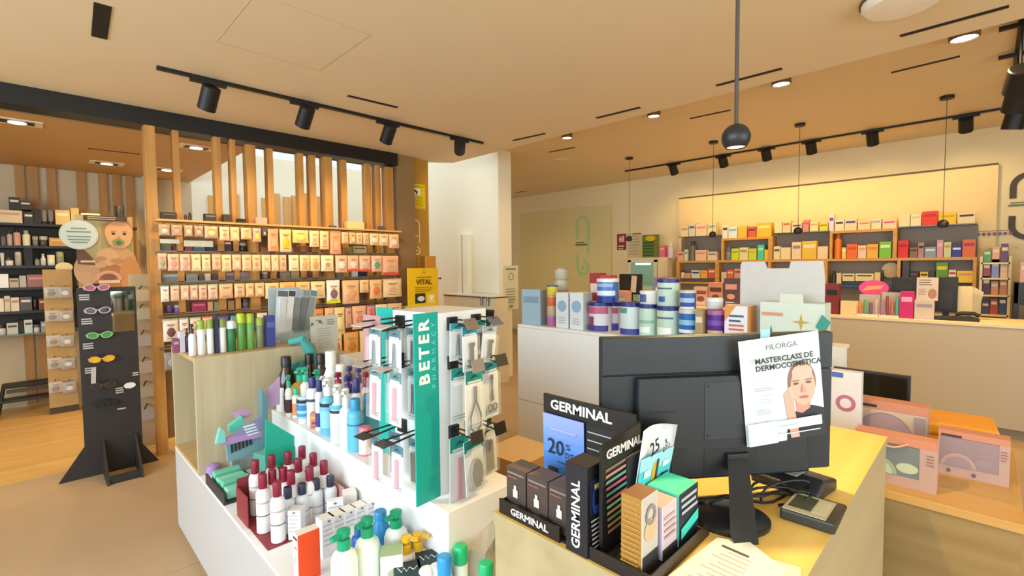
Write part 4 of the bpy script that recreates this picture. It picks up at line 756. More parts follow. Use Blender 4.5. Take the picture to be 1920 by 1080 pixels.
tier_b(647, 838, 743, 26, 'eaf0f4', '3aa6d8', 'cap', 'white bottle with sky blue cap'); tier_b(668, 847, 747, 26, '62bde0', '2f9ad2', 'cap', 'sky blue bottle right of the white one', stripe=[('3a7a9c', 0.5, 0.53)]); tier_b(692, 824, 738, 24, '4fb0d8', '2f8fc8', 'cap', 'deeper blue bottle behind the pink roll-on'); tier_b(701, 812, 734, 22, '58b6dc', '3a9ccc', 'cap', 'rear blue bottle beside the green strip stand'); tier_b(657, 800, 728, 20, '72c2e0', '3fa4d6', 'cap', 'small blue bottle between the white pumps')
tier_b(686, 855, 799, 21, 'f0d8d8', 'e4808e', 'bigcap', 'pink roll-on with dark ring at the tier edge', stripe=[('5a4a48', 0.6, 0.66), ('e87a90', 0.0, 0.06)])
tier_b(622, 742, 658, 30, 'eef0ea', 'f2f3ee', 'cone', 'round shouldered white bottle at the back of the tier', capf=0.26); tier_b(641, 742, 682, 17, 'e2e0d2', 'e8e6da', 'bigcap', 'cream bottle beside the round white one')
tier_b(657, 776, 686, 18, 'c9b8c8', '4c4a82', 'pump', 'bottle with slate blue pump in the back row'); tier_b(674, 778, 689, 18, 'd8d2dc', '565488', 'pump', 'second bottle with slate blue pump in the back row'); tier_b(688, 786, 697, 18, 'ecd9d2', 'a02a4c', 'pump', 'bottle with wine red pump in the back row'); tier_b(636, 784, 698, 20, 'f0e2d8', '9c2040', 'pump', 'bottle with wine red pump behind the blue pumps'); tier_b(655, 792, 703, 22, 'ece6ea', '302a72', 'pump', 'bottle with indigo pump behind the blue pumps'); tier_b(670, 794, 709, 18, 'f0ece8', '332e78', 'cap', 'bottle with indigo cap beside it'); tier_b(650, 812, 728, 22, 'eff0f2', 'eef0f2', 'pump', 'all white pump bottle in the middle row'); tier_b(703, 792, 712, 16, 'e6d8d2', '8c1a36', 'cap', 'wine capped bottle at the stand')

# ---- lower deck
RED = 'e9e4e2'
tray = thing('bottle_tray', 'dark red cardboard tray of white bottles on the lower deck', 'tray', (0, 0, 0))
cap_px = [(478, 863), (509, 853), (540, 847), (566, 837), (587, 850), (559, 860), (492, 889), (510, 881), (531, 877), (545, 882), (580, 875), (607, 864), (519, 903)]
pos = [by_top(x, y, DK+0.004, 0.235) for x, y in cap_px]
bx0, bx1 = min(p.x for p in pos)-0.035, max(p.x for p in pos)+0.035; by0, by1 = min(p.y for p in pos)-0.035, max(p.y for p in pos)+0.035
tray.location = ((bx0+bx1)/2, (by0+by1)/2, DK); tw, td = (bx1-bx0)/2, (by1-by0)/2; rm = mat('8c2a34', 0.5)
MB().box(-tw, tw, -td, td, 0, 0.004).build('base', rm, tray)
MB().box(-tw, tw, td, td+0.004, 0, 0.16).build('back_wall', rm, tray); MB().box(tw, tw+0.004, -td, td, 0, 0.14).build('side_wall', mat('d89a98', 0.5), tray); MB().box(-tw-0.004, -tw, td*0.2, td, 0, 0.13).build('side_wall', rm, tray)
order = sorted(range(len(pos)), key=lambda k: (cap_px[k][0]))
for n_, k in enumerate(order):
    bottle('wine_capped_bottle', '%s white bottle from the left with wine red cap in the red tray' % ORD[n_], 'bottle', (pos[k].x, pos[k].y, DK+0.0045), 0.235, 0.027, 'f3efee', '8a1030', 'cap', None, NEGX/2, group='wine capped bottles in the red tray', capf=0.24, stripe=[('c9a9ac', 0.52, 0.545), ('5a4a58', 0.3, 0.318)])
for n_, (x, y) in enumerate([(539, 913), (566, 906), (592, 898), (619, 892)]):
    p = by_top(x, y, DK, 0.185); bottle('navy_capped_bottle', '%s white bottle from the left with navy cap on the lower deck' % ORD[n_], 'bottle', p, 0.185, 0.026, 'e6e8ee', '2b2c48', 'cap', None, NEGX/2, group='navy capped bottles', capf=0.24, stripe=[('9a9cb0', 0.4, 0.42), ('b8bac8', 0.25, 0.27)])
def mini(P, w, h): P.lines(-w*0.4, w*0.4, h*0.85, 5, h*0.13, h*0.03, 'b8bcc8', 0.3); P.ell(0, h*0.94, w*0.1, h*0.03, 'a05a5a', 8)
for k in range(5):
    A = at(600+k*21, 972-k*8, 'Z', DK+0.14); carton('white_carton', '%s white carton from the left in the short row on the lower deck' % ORD[k], 'box', (A.x+0.02, A.y, DK), 0.052, 0.05, 0.14, 'eeebec', 0.05, top='f3e6da', prints=mini, group='white cartons in the short row')
carton('white_carton', 'small white sleeve tilted behind the short row of cartons', 'box', by_top(628, 936, DK, 0.15)+Vector((0, 0, 0)), 0.06, 0.03, 0.15, 'f2efee', -0.4, prints=mini); carton('white_carton', 'cream carton leaning at the tier wall', 'box', by_top(655, 908, DK, 0.15), 0.05, 0.05, 0.15, 'efe6e0', -0.3); carton('white_carton', 'white carton in front of the navy caps', 'box', by_top(556, 952, DK, 0.12), 0.05, 0.05, 0.12, 'f0ecec', -0.75, prints=mini)
def red_print(P, w, h): P.lines(-w*0.4, w*0.4, h*0.93, 1, 0.02, h*0.05, '3a3a3e', 0.0); P.rect(-w*0.3, w*0.3, h*0.68, h*0.73, 'e59aa0'); P.lines(-w*0.3, w*0.3, h*0.5, 3, h*0.06, h*0.02, 'b9bccc')
A = at(563, 1001, 'Z', DK+0.17); c = carton('orange_carton', 'tall carton with one bright orange side on the lower deck', 'box', (A.x+0.025, A.y+0.012, DK), 0.042, 0.075, 0.17, 'f0eef0', NEGX, side='ee4a12', top='f6e7d8', prints=red_print)
# pump bottles at the near end
for (x, y, h, r, b, c, lb) in [(644, 992, 0.24, 0.041, 'eef6ea', '16a072', 'nearest white bottle with green pump'), (688, 970, 0.24, 0.041, 'eef5e6', '16a072', 'middle white bottle with green pump'), (742, 957, 0.22, 0.041, 'f0f4ee', '12a070', 'white bottle with green pump by the tier wall')]:
    bottle('pump_bottle', lb+' on the lower deck', 'bottle', by_top(x, y, DK, h), h, r, b, c, 'pump', None, -1.2, capf=0.26)
for (x, y, h, r, lb) in [(762, 1004, 0.17, 0.033, 'front white bottle with yellow pump'), (783, 990, 0.17, 0.033, 'rear white bottle with yellow pump')]:
    bottle('pump_bottle', lb+' on the lower deck', 'bottle', by_top(x, y, DK, h), h, r, 'f4eee8', 'e2ae24', 'pump', None, 0.6, capf=0.34)
bottle('blue_bottle', 'blue bulb shaped bottle behind the green pumps', 'bottle', by_top(713, 957, DK, 0.2), 0.2, 0.04, '2a86c4', '2f8cc8', 'cone', capf=0.14); bottle('blue_bottle', 'small blue nozzle bottle between the green pumps', 'bottle', by_top(672, 985, DK, 0.15), 0.15, 0.025, '2f5fae', '2a62a8', 'cap')
def leafy(P, w, h): P.ell(0, h*0.6, w*0.2, h*0.1, 'b9cba8'); P.lines(-w*0.35, w*0.35, h*0.35, 3, h*0.07, h*0.02, 'b8c4b4')
carton('green_carton', 'white carton with sage green lid beside the yellow pumps', 'box', by_top(724, 1036, DK, 0.15)+Vector((0.02, 0.0, 0)), 0.07, 0.07, 0.15, 'eef2ec', -0.55, top='a3b78e', prints=leafy)
for k, (x, y) in enumerate([(765, 1070), (806, 1046)]):
    p = by_top(x, y, DK, 0.11); c = carton('teal_carton', ['near dark teal carton with script lettering', 'far dark teal carton with script lettering'][k]+' on the lower deck', 'box', p, 0.085, 0.1, 0.11, '16303a', -0.45, top='1b3640')
    MB().tube([(-0.03, 0.02, 0.111), (-0.02, -0.005, 0.111), (-0.012, 0.018, 0.111), (-0.004, -0.004, 0.111), (0.006, 0.016, 0.111), (0.018, -0.002, 0.111), (0.03, 0.014, 0.111)], 0.0016, 4).build('script_print', mat('d9e2e4', 0.5), c)
for (x, y, c_, b, lb) in [(833, 1041, '2a96dc', 'a9cdea', 'deodorant with round sky blue cap'), (863, 1022, '22bf7c', 'e9efe8', 'deodorant with round green cap'), (911, 1053, '22b878', 'e6eee6', 'second deodorant with round green cap near the desk')]:
    bottle('deodorant', lb+' at the near end of the island', 'bottle', by_top(x, y, DK, 0.16), 0.16, 0.024, b, c_, 'bigcap', capf=0.36)
bottle('white_ball_bottle', 'white round topped bottle at the bottom edge of the picture', 'bottle', by_top(800, 1066, DK, 0.12), 0.12, 0.026, 'f2eeec', 'f4f0ee', 'bigcap', capf=0.4); bottle('white_ball_bottle', 'second white round topped bottle beside the blue cap', 'bottle', by_top(818, 1060, DK, 0.12), 0.12, 0.024, 'efeaea', 'f4f1f0', 'bigcap', capf=0.4)
carton('flat_box', 'flat white and pink box between the pumps', 'box', by_top(668, 1000, DK, 0.08)+Vector((0.03, 0.02, 0)), 0.14, 0.1, 0.08, 'f4e6e4', -0.2, top='f6ebe6', prints=simple_print('c98a96'))
p = at(890, 1075, 'Z', DK+0.02); bg_ = thing('gift_bag', 'clear bag with a green ribbon between island and desk', 'bag', (p.x+0.03, p.y-0.03, DK))
MB().prism([(-0.08, 0), (0.08, 0), (0.07, 0.17), (-0.06, 0.13)], -0.03, 0.03, 'Y').build('film', mat('d9cfc0', 0.1, 0, 0, alpha=0.45), bg_, rz=0.3); MB().prism([(0.03, 0.07), (0.06, 0.19), (0.075, 0.19), (0.06, 0.07)], -0.034, 0.0, 'Y').build('ribbon', mat('2f7a5c', 0.4), bg_, rz=0.3); MB().box(-0.05, 0.05, -0.02, 0.02, 0.005, 0.07).build('contents', mat('a88a66', 0.5), bg_, rz=0.3)

# ---- lilac and teal display near the oak panel
LY = 2.62
def dpt(x, y, yy=LY): return at(x, y, 'Y', yy)
ld = thing('hair_display', 'lilac and teal cardboard display with sloped tray by the oak panel', 'display', (dpt(470, 880).x, LY, DK))
ox = ld.location.x
def pts(l, yy=LY): return [(dpt(x, y, yy).x-ox, dpt(x, y, yy).z-DK) for x, y in l]
g1 = mat('8d8ab4', 0.5, 0, 0.1, 8)
MB().prism(pts([(410, 828), (490, 776), (493, 812), (424, 834)]), -0.02, -0.012, 'Y').build('sloped_front', g1, ld)
MB().prism(pts([(408, 822), (410, 834), (494, 816), (494, 806)]), -0.022, -0.02, 'Y').build('lilac_rim', mat('b78cc4', 0.5), ld)
MB().prism(pts([(488, 728), (499, 748), (498, 842), (488, 834)]), -0.03, 0.03, 'Y').build('side_post', mat('5f8a92', 0.5), ld)
MB().prism(pts([(424, 836), (492, 818), (492, 850), (428, 866)]), 0.0, 0.02, 'Y').build('dark_box', mat('7fa3ad', 0.5), ld)
for k in range(6): MB().prism(pts([(432+k*7, 832-k*2), (436+k*7, 831-k*2), (437+k*7, 848-k*3), (433+k*7, 849-k*3)]), -0.006, 0.0, 'Y').build('slot', mat('26303c', 0.6), ld)
for k in range(4): P0 = dpt(455+k*6, 806-k*3); MB().prism(pts([(452+k*3, 798+k*5), (474+k*3, 792+k*5), (477+k*2, 794+k*5), (455+k*2, 801+k*5)]), -0.0225, -0.0205, 'Y').build('wave_print', mat('dfeaf0', 0.5), ld)
MB().prism(pts([(402, 830), (410, 800), (418, 806), (420, 826)]), -0.03, 0.0, 'Y').build('end_flap', mat('7fd0c4', 0.5), ld)
MB().prism(pts([(430, 800), (455, 782), (458, 800), (432, 812)]), 0.0, 0.04, 'Y').build('mint_pack', mat('5cc2b2', 0.4), ld); MB().prism(pts([(440, 778), (466, 770), (480, 782), (452, 792)]), 0.04, 0.07, 'Y').build('pink_pack', mat('c79ac0', 0.4), ld)
cd = thing('lilac_card', 'lilac pink card standing at the tier edge by the amber bottle', 'card', (at(510, 752, 'Y', 2.6).x, 2.62, TR)); A = at(510, 752, 'Y', 2.62); o_ = cd.location.x
MB().prism([(at(x, y, 'Y', 2.62).x-o_, max(0, at(x, y, 'Y', 2.62).z-TR)) for x, y in [(498, 766), (525, 758), (525, 706), (500, 732)]], 0, 0.004, 'Y').build('card', mat('c3a0cc', 0.5, 0, 0.15, 10), cd)
gc = thing('green_backcard', 'bright green backing card leaning on the tier wall', 'card', (at(525, 860, 'Y', 2.3).x, 2.32, DK)); o_ = gc.location.x
MB().prism([(at(x, y, 'Y', 2.32).x-o_, max(0, at(x, y, 'Y', 2.32).z-DK)) for x, y in [(497, 866), (552, 880), (552, 818), (498, 786)]], 0, 0.006, 'Y').build('card', mat('1fae92', 0.45), gc); P = Print(); P.ell(-0.02, 0.14, 0.03, 0.01, '7fd8c4'); P.ell(0.05, 0.1, 0.018, 0.008, '7fd8c4'); P.build(gc, -0.001)
p = by_top(516, 842, DK, 0.15); carton('teal_box', 'muted teal carton behind the red tray', 'box', (p.x, p.y, DK), 0.17, 0.1, 0.15, '5a9a8c', 0.25, top='6fb8a4'); p = at(410, 884, 'Z', DK)
bs = thing('black_pouch', 'black rounded pouch on the deck by the oak panel', 'pouch', (p.x+0.06, p.y+0.05, DK)); MB().prism([(0.1*math.cos(a*math.pi/10), 0.11*math.sin(a*math.pi/10)) for a in range(11)], -0.02, 0.02, 'Y').build('pouch_body', mat('1a1a1c', 0.5), bs, rz=0.2, bevel=0.008)
p = at(460, 882, 'Z', DK); sc_ = thing('silver_sachet', 'crumpled silver sachet leaning on the teal carton', 'sachet', (p.x, p.y+0.02, DK)); MB().prism([(-0.07, 0), (0.06, 0), (0.075, 0.06), (0.04, 0.13), (-0.02, 0.14), (-0.08, 0.1)], -0.02, 0.02, 'Y').build('foil', mat('a9b0aa', 0.25, 0.5, 0.3, 30), sc_, rz=0.3, bevel=0.015)
p = at(430, 915, 'Z', DK); dt = thing('mint_tray', 'black rimmed tray of mint green packs on the deck edge', 'tray', (p.x+0.01, p.y+0.02, DK)); MB().box(-0.07, 0.1, -0.2, 0.12, 0, 0.012).build('tray_base', mat('2a2a2c', 0.5), dt); MB().box(-0.078, -0.07, -0.2, 0.12, 0, 0.05).build('rim', mat('3a3638', 0.5), dt)
for k in range(4): MB().box(-0.06, 0.06, -0.18+k*0.07, -0.13+k*0.07, 0.012, 0.06+0.01*(k % 2)).build('mint_pack', mat(['8fd8bc', '74c8ac'][k % 2], 0.4, 0, 0.1, 20), dt, bevel=0.006)
p = at(403, 890, 'Z', DK); lc_ = MB().lathe([(0.03, 0), (0.035, 0.01), (0.03, 0.04), (0.012, 0.05)], 12).build('lilac_ball', mat('b088c8', 0.4), loc=(p.x, p.y+0.03, DK), smooth=True); tag(lc_, 'small lilac ball at the corner by the oak panel', 'ornament')

# ================================================================ revolving blister stand
RZ = math.radians(5); SC = 0.94; TC = Vector((1.056, 1.432, 0)); TT = TR+0.682
rs = thing('revolving_stand', 'white revolving blister stand with teal strips on the island', 'display stand', (TC.x, TC.y, TR), RZ); rs.scale = (SC, SC, SC)
hz = TT-TR
MB().lathe([(0.16, 0), (0.16, 0.012), (0.15, 0.02), (0.05, 0.022)], 28).build('turntable', mat('efeade', 0.4), rs, smooth=True)
MB().box(-0.12, 0.12, -0.12, 0.12, 0.022, hz-0.004).build('core', mat('eef0f0', 0.45), rs)
MB().box(-0.125, 0.125, -0.125, 0.125, hz-0.004, hz).build('top_cap', mat('f3ece0', 0.45), rs)
TEAL = mat('0fa89b', 0.45, 0, 0.02)
for k, a in enumerate((0, -math.pi/2, math.pi/2)):
    pan = MB().box(-0.125, 0.125, -0.13, -0.124, 0.022, hz).build('white_panel', mat('eef1f2', 0.4), rs, rz=a)
    if k < 2: MB().box(-0.232, -0.125, -0.131, -0.125, 0.02 if k == 0 else 0.1, hz+0.006).build('teal_strip', TEAL, rs, rz=a)
def letters(s_, size, x, z0, dz, col, sx=1.0, bold=0.0):
    for k, ch in enumerate(s_): text(rs, ch, size, x, z0-k*dz, -0.1325, col, rot=(math.pi/2, -math.pi/2, 0), sx=sx, bold=bold)
letters('BETER'[::1], 0.062, -0.188, hz-0.225, -0.047, 'eefaf7', 1.05, 0.0022)
letters('PHARMACY', 0.028, -0.146, hz-0.255, -0.031, '7fd6cc', 1.0)
METAL = mat('5f6266', 0.25, 0.85, 0)
def blister(label, lp, face, w, h, tool, hdr='1d9a9c', tilt=0.0, back=False):
    a = {'F': 0, 'L': -math.pi/2, 'R': math.pi/2}[face]
    M_ = Matrix.Rotation(RZ, 3, 'Z')@(Vector(lp)*SC); t = thing('blister_pack', label, 'pack', (TC.x+M_.x, TC.y+M_.y, TR+M_.z), RZ+a, 'packs on the revolving stand', rot=(0, tilt, RZ+a)); t.scale = (SC, SC, SC)
    MB().box(-w/2, w/2, 0, 0.0025, -h, 0).build('card', mat('e9ecf0' if not back else '3f7a68', 0.35), t)
    if not back:
        MB().box(-w/2, w/2, -0.0012, 0, -h*0.2, 0).build('header', mat(hdr, 0.4), t)
        P = Print(); P.poly([(-w*0.3, -h*0.13), (0, -h*0.06), (w*0.3, -h*0.12), (w*0.05, -h*0.1)], '0e4a58'); P.rect(-w*0.4, w*0.4, -h*0.19, -h*0.16, 'dfe8ea'); P.rect(-w*0.42, w*0.42, -h*0.87, -h*0.86, '4f9a94'); P.rect(-w*0.42, w*0.42, -h*0.92, -h*0.91, '4f9a94'); P.build(t, -0.0014)
    if tool:
        mb = MB()
        if tool == 'clip': mb.box(-w*0.1, w*0.1, -0.012, -0.004, -h*0.82, -h*0.4).box(-w*0.15, w*0.15, -0.014, -0.006, -h*0.45, -h*0.36).lathe([(w*0.12, -0.004), (w*0.12, 0.004)], 12, c=(0, -0.01, -h*0.84)); m_ = METAL
        elif tool == 'nip':
            mb.tube([(0, -0.008, -h*0.42), (-w*0.05, -0.008, -h*0.5), (-w*0.3, -0.008, -h*0.72), (-w*0.3, -0.008, -h*0.9), (-w*0.12, -0.008, -h*0.96)], 0.0035).tube([(0, -0.008, -h*0.42), (w*0.05, -0.008, -h*0.5), (w*0.3, -0.008, -h*0.72), (w*0.3, -0.008, -h*0.9), (w*0.12, -0.008, -h*0.96)], 0.0035).tube([(0, -0.008, -h*0.25), (0, -0.008, -h*0.5)], 0.006); m_ = METAL
        elif tool == 'sci':
            for sx in (-1, 1): mb.tube([(sx*w*0.05, -0.008, -h*0.25), (-sx*w*0.06, -0.008, -h*0.7)], 0.0035).tube([(sx*w*0.16+w*0.13*math.cos(q_), -0.008, -h*0.82+w*0.16*math.sin(q_)) for q_ in [i*math.pi/5 for i in range(11)]], 0.003)
            m_ = METAL
        elif tool == 'twz': mb.tube([(-w*0.1, -0.006, -h*0.85), (-w*0.02, -0.006, -h*0.3)], 0.003).tube([(w*0.1, -0.006, -h*0.85), (w*0.02, -0.006, -h*0.3)], 0.003); m_ = METAL
        elif tool == 'file': mb.box(-w*0.12, w*0.12, -0.008, 0, -h*0.9, -h*0.3); m_ = mat('d48a98', 0.4)
        elif tool == 'stone': mb.prism([(w*0.3*math.cos(i*math.pi/8), -h*0.62+h*0.26*math.sin(i*math.pi/8)) for i in range(16)], -0.016, 0, 'Y'); m_ = mat('8d8d8a', 0.6, 0, 0.15, 60)
        else: mb.box(-w*0.16, w*0.16, -0.014, 0, -h*0.88, -h*0.28); m_ = mat('8c7a5c', 0.5, 0, 0.3, 90)
        mb.build('tool', m_, t, smooth=False)
    MB().box(-w*0.46, w*0.46, -0.017, -0.0155, -h*0.96, -h*0.22).build('clear_blister', clear('f2f6f8', 0.12), t) if tool else None
    return t
HB = mat('17181a', 0.45)
def hook(face, u, z, L, plate=True, pc='5a5652', pt=0.6):
    """double wire hook with a label plate at its tip; u = offset along the face"""
    a = {'F': 0, 'L': -math.pi/2, 'R': math.pi/2}[face]
    g = MB().box(u-0.02, u+0.02, -0.146, -0.13, z-0.028, z+0.02).build('hook_block', HB, rs, rz=a)
    MB().tube([(u, -0.14, z), (u, -0.13-L, z-0.012)], 0.0035).tube([(u, -0.14, z+0.012), (u, -0.13-L, z+0.012)], 0.003).build('hook', HB, rs, rz=a)
    if plate: MB().box(-0.03, 0.03, -0.003, 0.0, -0.022, 0.022).build('label_plate', mat(pc, 0.4), rs, rot=(pt, 0, a), loc=Matrix.Rotation(a, 3, 'Z')@Vector((u, -0.135-L, z)))
rowz = [0.645, 0.502, 0.245]
for r_, z in enumerate(rowz):
    for c_, u in enumerate((-0.062, 0.062)):
        hook('F', u, z, [0.1, 0.13, 0.12][r_], True, [['7a6a5c', '62626a'], ['8a837c', '3a3632'], ['3b342f', '15120f']][r_][c_], [-0.9, -0.3, -0.25][r_]*(1 if c_ else 0.7))
for n_, (u, y, z, w, h, tool, hd, tl, lb) in enumerate([(-0.066, -0.17, rowz[0], 0.07, 0.135, 'twz', '2f9fb0', 0.04, 'rear left pack with tweezers on the top front hooks'), (-0.05, -0.215, rowz[0]-0.01, 0.074, 0.16, 'clip', '2a9ab0', -0.02, 'front left pack with a nail clipper on the top front hooks'), (0.05, -0.165, rowz[0], 0.07, 0.13, 'clip', '2f8a90', 0.06, 'rear right pack on the top front hooks'), (0.064, -0.21, rowz[0]-0.022, 0.074, 0.135, 'clip', 'b9c2c8', 0.13, 'tilted right pack with a clipper on the top front hooks'),
        (-0.06, -0.17, rowz[1]-0.02, 0.08, 0.2, None, '16978c', 0.02, 'rear left long pack on the middle front hooks'), (-0.052, -0.235, rowz[1]-0.022, 0.085, 0.225, 'nip', '16978c', 0.0, 'front left pack with cuticle nippers on the middle front hooks'), (0.07, -0.2, rowz[1]-0.01, 0.085, 0.22, 'sci', '1f8fa4', -0.03, 'right pack with round handled scissors on the middle front hooks'),
        (-0.066, -0.17, rowz[2]-0.012, 0.09, 0.27, 'file', '16978c', 0.02, 'longest left pack with a pink file on the lowest front hooks'), (-0.045, -0.22, rowz[2]-0.018, 0.095, 0.2, 'stone', '16978c', -0.06, 'left pack with a grey pumice on the lowest front hooks'), (0.062, -0.19, rowz[2]-0.008, 0.09, 0.19, 'brush', 'd8d4c4', -0.06, 'right pack with a nail brush on the lowest front hooks')]):
    blister(lb, (u, y, z), 'F', w, h, tool, hd, tl)
for r_, z in enumerate(rowz):
    for c_, u in enumerate((-0.07, 0.05)): hook('L', u, z, 0.17, True, ['d5c8c0', 'b9a8a4', '3a3634'][r_], -1.4)
lnames = ['top', 'middle', 'lowest']
for r_, z in enumerate(rowz):
    for c_, u in enumerate((-0.07, 0.05)):
        for d_ in range(2):
            h = [0.15, 0.19, 0.17][r_]; x = -(0.19+0.075*d_)
            blister('%s %s pack on the %s left side hooks of the revolving stand' % (['inner', 'outer'][d_], ['near', 'far'][c_], lnames[r_]), (x, u*-1 if False else -u if c_ == 9 else (u), z-0.012), 'L', 0.066, h, ['twz', 'file', 'file'][r_] if d_ else ['twz', 'twz', 'brush'][r_], ['5f7f8c', '6a8f8c', '5a7f90'][r_], 0.05*(d_-0.5)+0.03*(r_ % 2))
for r_, z in enumerate(rowz):
    hook('R', -0.06, z, 0.08, True, '1c1a1a', 0.2)
    blister('green backed pack on the %s right side hook of the revolving stand' % lnames[r_], (0.19, -0.06, z-0.012), 'R', 0.07, [0.17, 0.15, 0.16][r_], None, back=True)
    blister('pale pack behind the green one on the %s right side hook' % lnames[r_], (0.16, -0.06, z-0.012), 'R', 0.07, [0.13, 0.14, 0.15][r_], 'twz')
sg = thing('pink_side_card', 'dusty pink backing card between the left side hooks', 'card', (0, 0, 0)); M_ = Matrix.Rotation(RZ, 3, 'Z')@(Vector((-0.25, 0.09, 0))*SC); sg.location = (TC.x+M_.x, TC.y+M_.y, TR); sg.rotation_euler = (0, 0, RZ-math.pi/2)
MB().box(-0.05, 0.05, 0, 0.004, rowz[0]-0.2, rowz[0]-0.012).build('card', mat('b98a90', 0.5), sg)
# cartons on the floor between island and counter
for k, (px, py, w, d, h, z, c, lb) in enumerate([(965, 850, 0.3, 0.3, 0.62, 0, 'c79a5c', 'brown cardboard carton behind the revolving stand'), (955, 900, 0.34, 0.3, 0.5, 0, 'b9884a', 'lower brown cardboard carton behind the revolving stand')]):
    p = at(px, py, 'Z', h); carton('cardboard_carton', lb, 'box', (p.x+0.06+0.1*k, p.y+0.02-0.36*k, 0), w, d, h, c, 0.06, side='b3854c', top='d6ac70')
p = at(992, 858, 'Z', 0.62); lb_ = thing('round_stool', 'cream rounded stool top showing behind the brown cartons', 'stool', (p.x+0.5, p.y+0.0, 0)); MB().lathe([(0.16, 0.66), (0.19, 0.68), (0.19, 0.72), (0.15, 0.74)], 20).build('seat', mat('dcc59a', 0.5), lb_, smooth=True); MB().lathe([(0.03, 0.02), (0.03, 0.67)], 10).build('post', mat('8a8a8a', 0.3, 0.7), lb_); MB().lathe([(0.18, 0), (0.18, 0.02)], 20).build('base', mat('8a8a8a', 0.3, 0.7), lb_)
# ================================================================ till desk
DZ = 1.0
dsk = thing('till_desk', 'pale wooden till desk with the turned monitor in front', 'desk', (1.41, 0.54, 0))
DT = wood('e8b95a', 'f4cb70', 'X', 0.4, 0.5); DSD = wood('aa976f', 'b8a67e', 'X', 0.5, 0.5)
MB().box(-0.64, 0.64, -0.31, 0.3, DZ-0.03, DZ, faces=[1, 0, 1, 1, 1, 1]).build('top', [DT, DSD], dsk)
MB().box(-0.637, -0.615, -0.307, 0.297, 0, DZ-0.03).build('end_panel', DSD, dsk); MB().box(0.615, 0.637, -0.307, 0.297, 0, DZ-0.03).build('end_panel', DSD, dsk)
MB().box(-0.615, 0.615, -0.307, -0.287, 0, DZ-0.03).build('near_panel', DSD, dsk); MB().box(-0.615, 0.615, 0.27, 0.297, 0.1, DZ-0.03).build('far_panel', DSD, dsk)
# --- first black counter display, front towards the aisle
ga = thing('counter_display', 'black GERMINAL counter display with a blue discount poster', 'counter display', (0.785, 0.72, DZ), NEGX)
BK = mat('1b1615', 0.35, 0, 0.04)
MB().box(-0.108, 0.165, 0.0, 0.18, 0, 0.006).box(-0.108, 0.08, -0.006, 0.0, 0, 0.034).box(-0.108, -0.104, 0, 0.18, 0, 0.03).build('tray', BK, ga)
text(ga, 'GERMINAL', 0.022, -0.01, 0.017, -0.0066, 'd8d2cc', bold=0.0006, sx=1.1)
hd = MB().box(-0.108, 0.165, 0.16, 0.168, 0.0, 0.26).build('header_card', BK, ga)
text(hd, 'GERMINAL', 0.034, 0.01, 0.236, 0.1592, 'e6e0da', bold=0.001, sx=1.15)
P = Print(); P.rect(0.03, 0.16, 0.02, 0.21, '211a19')
for k in range(5): P.rect(0.035, 0.155, 0.19-k*0.02, 0.193-k*0.02, 'b8aea8')
P.rect(-0.104, 0.028, 0.0, 0.212, '4a84d8')
for k, cc in enumerate(['5a8cdc', '6a92e0', '7a98e4', '8a9ee8', '949fea']): P.rect(-0.104, 0.028, 0.11+0.022*k, 0.212, cc)
P.lines(-0.08, 0.01, 0.178, 1, 0.01, 0.005, 'a9a4e0'); P.rect(-0.086, -0.056, 0.03, 0.075, '17161c'); P.rect(-0.086, -0.056, 0.05, 0.056, 'c9a83c'); P.rect(-0.05, -0.036, 0.02, 0.04, '22202a'); P.rect(-0.055, 0.005, 0.093, 0.095, '26304e')
P.build(hd, 0.1598)
text(hd, '20', 0.056, -0.06, 0.128, 0.15, '17171c'); text(hd, '%', 0.022, -0.02, 0.138, 0.15, '1c1c24'); text(hd, 'DTO', 0.02, -0.008, 0.116, 0.15, '1c1c24')
def gbox(P, w, h):
    P.rect(-w*0.42, w*0.42, h*0.86, h*0.9, '8c7a70'); P.rect(-w*0.4, w*0.1, h*0.77, h*0.8, '9a5a3c'); P.rect(-w*0.12, w*0.12, h*0.34, h*0.52, 'd8cec6'); P.rect(-w*0.06, w*0.06, h*0.52, h*0.62, 'd8cec6'); P.lines(-w*0.25, w*0.25, h*0.24, 2, h*0.05, h*0.02, '77695f')
for k, y in enumerate((0.79, 0.722, 0.655)):
    carton('ampoule_box', ORD[k]+' brown ampoule box from the left in the black tray', 'box', (0.826, y, DZ+0.007), 0.064, 0.055, 0.105, '4a3b35', NEGX, top='6a5a50', prints=gbox, group='brown ampoule boxes')
c = carton('tall_carton', 'tall black carton with GERMINAL up its side at the desk edge', 'box', (0.804, 0.59, DZ), 0.056, 0.062, 0.19, '17131c', NEGX, side='120f12', top='241b18')
text(c, 'GERMINAL', 0.03, 0.0, 0.085, -0.0315, 'e0dad6', rot=(math.pi/2, -math.pi/2, 0), bold=0.0006)
P = Print(); P.rect(-0.024, 0.024, 0.085, 0.16, '0d1a38'); P.ell(0, 0.115, 0.015, 0.03, '1d3f8c'); P.rect(-0.008, 0.008, 0.105, 0.135, '0a0c14'); P.rect(-0.009, 0.009, 0.14, 0.15, 'cdbb5c'); P.lines(-0.022, 0.022, 0.078, 7, 0.009, 0.004, 'a8a4a8'); P.rect(0.004, 0.022, 0.004, 0.024, 'c8ccd4')
P.build(c, 0, 'print', loc=(0.0283, 0, 0), rot=(0, 0, math.pi/2))
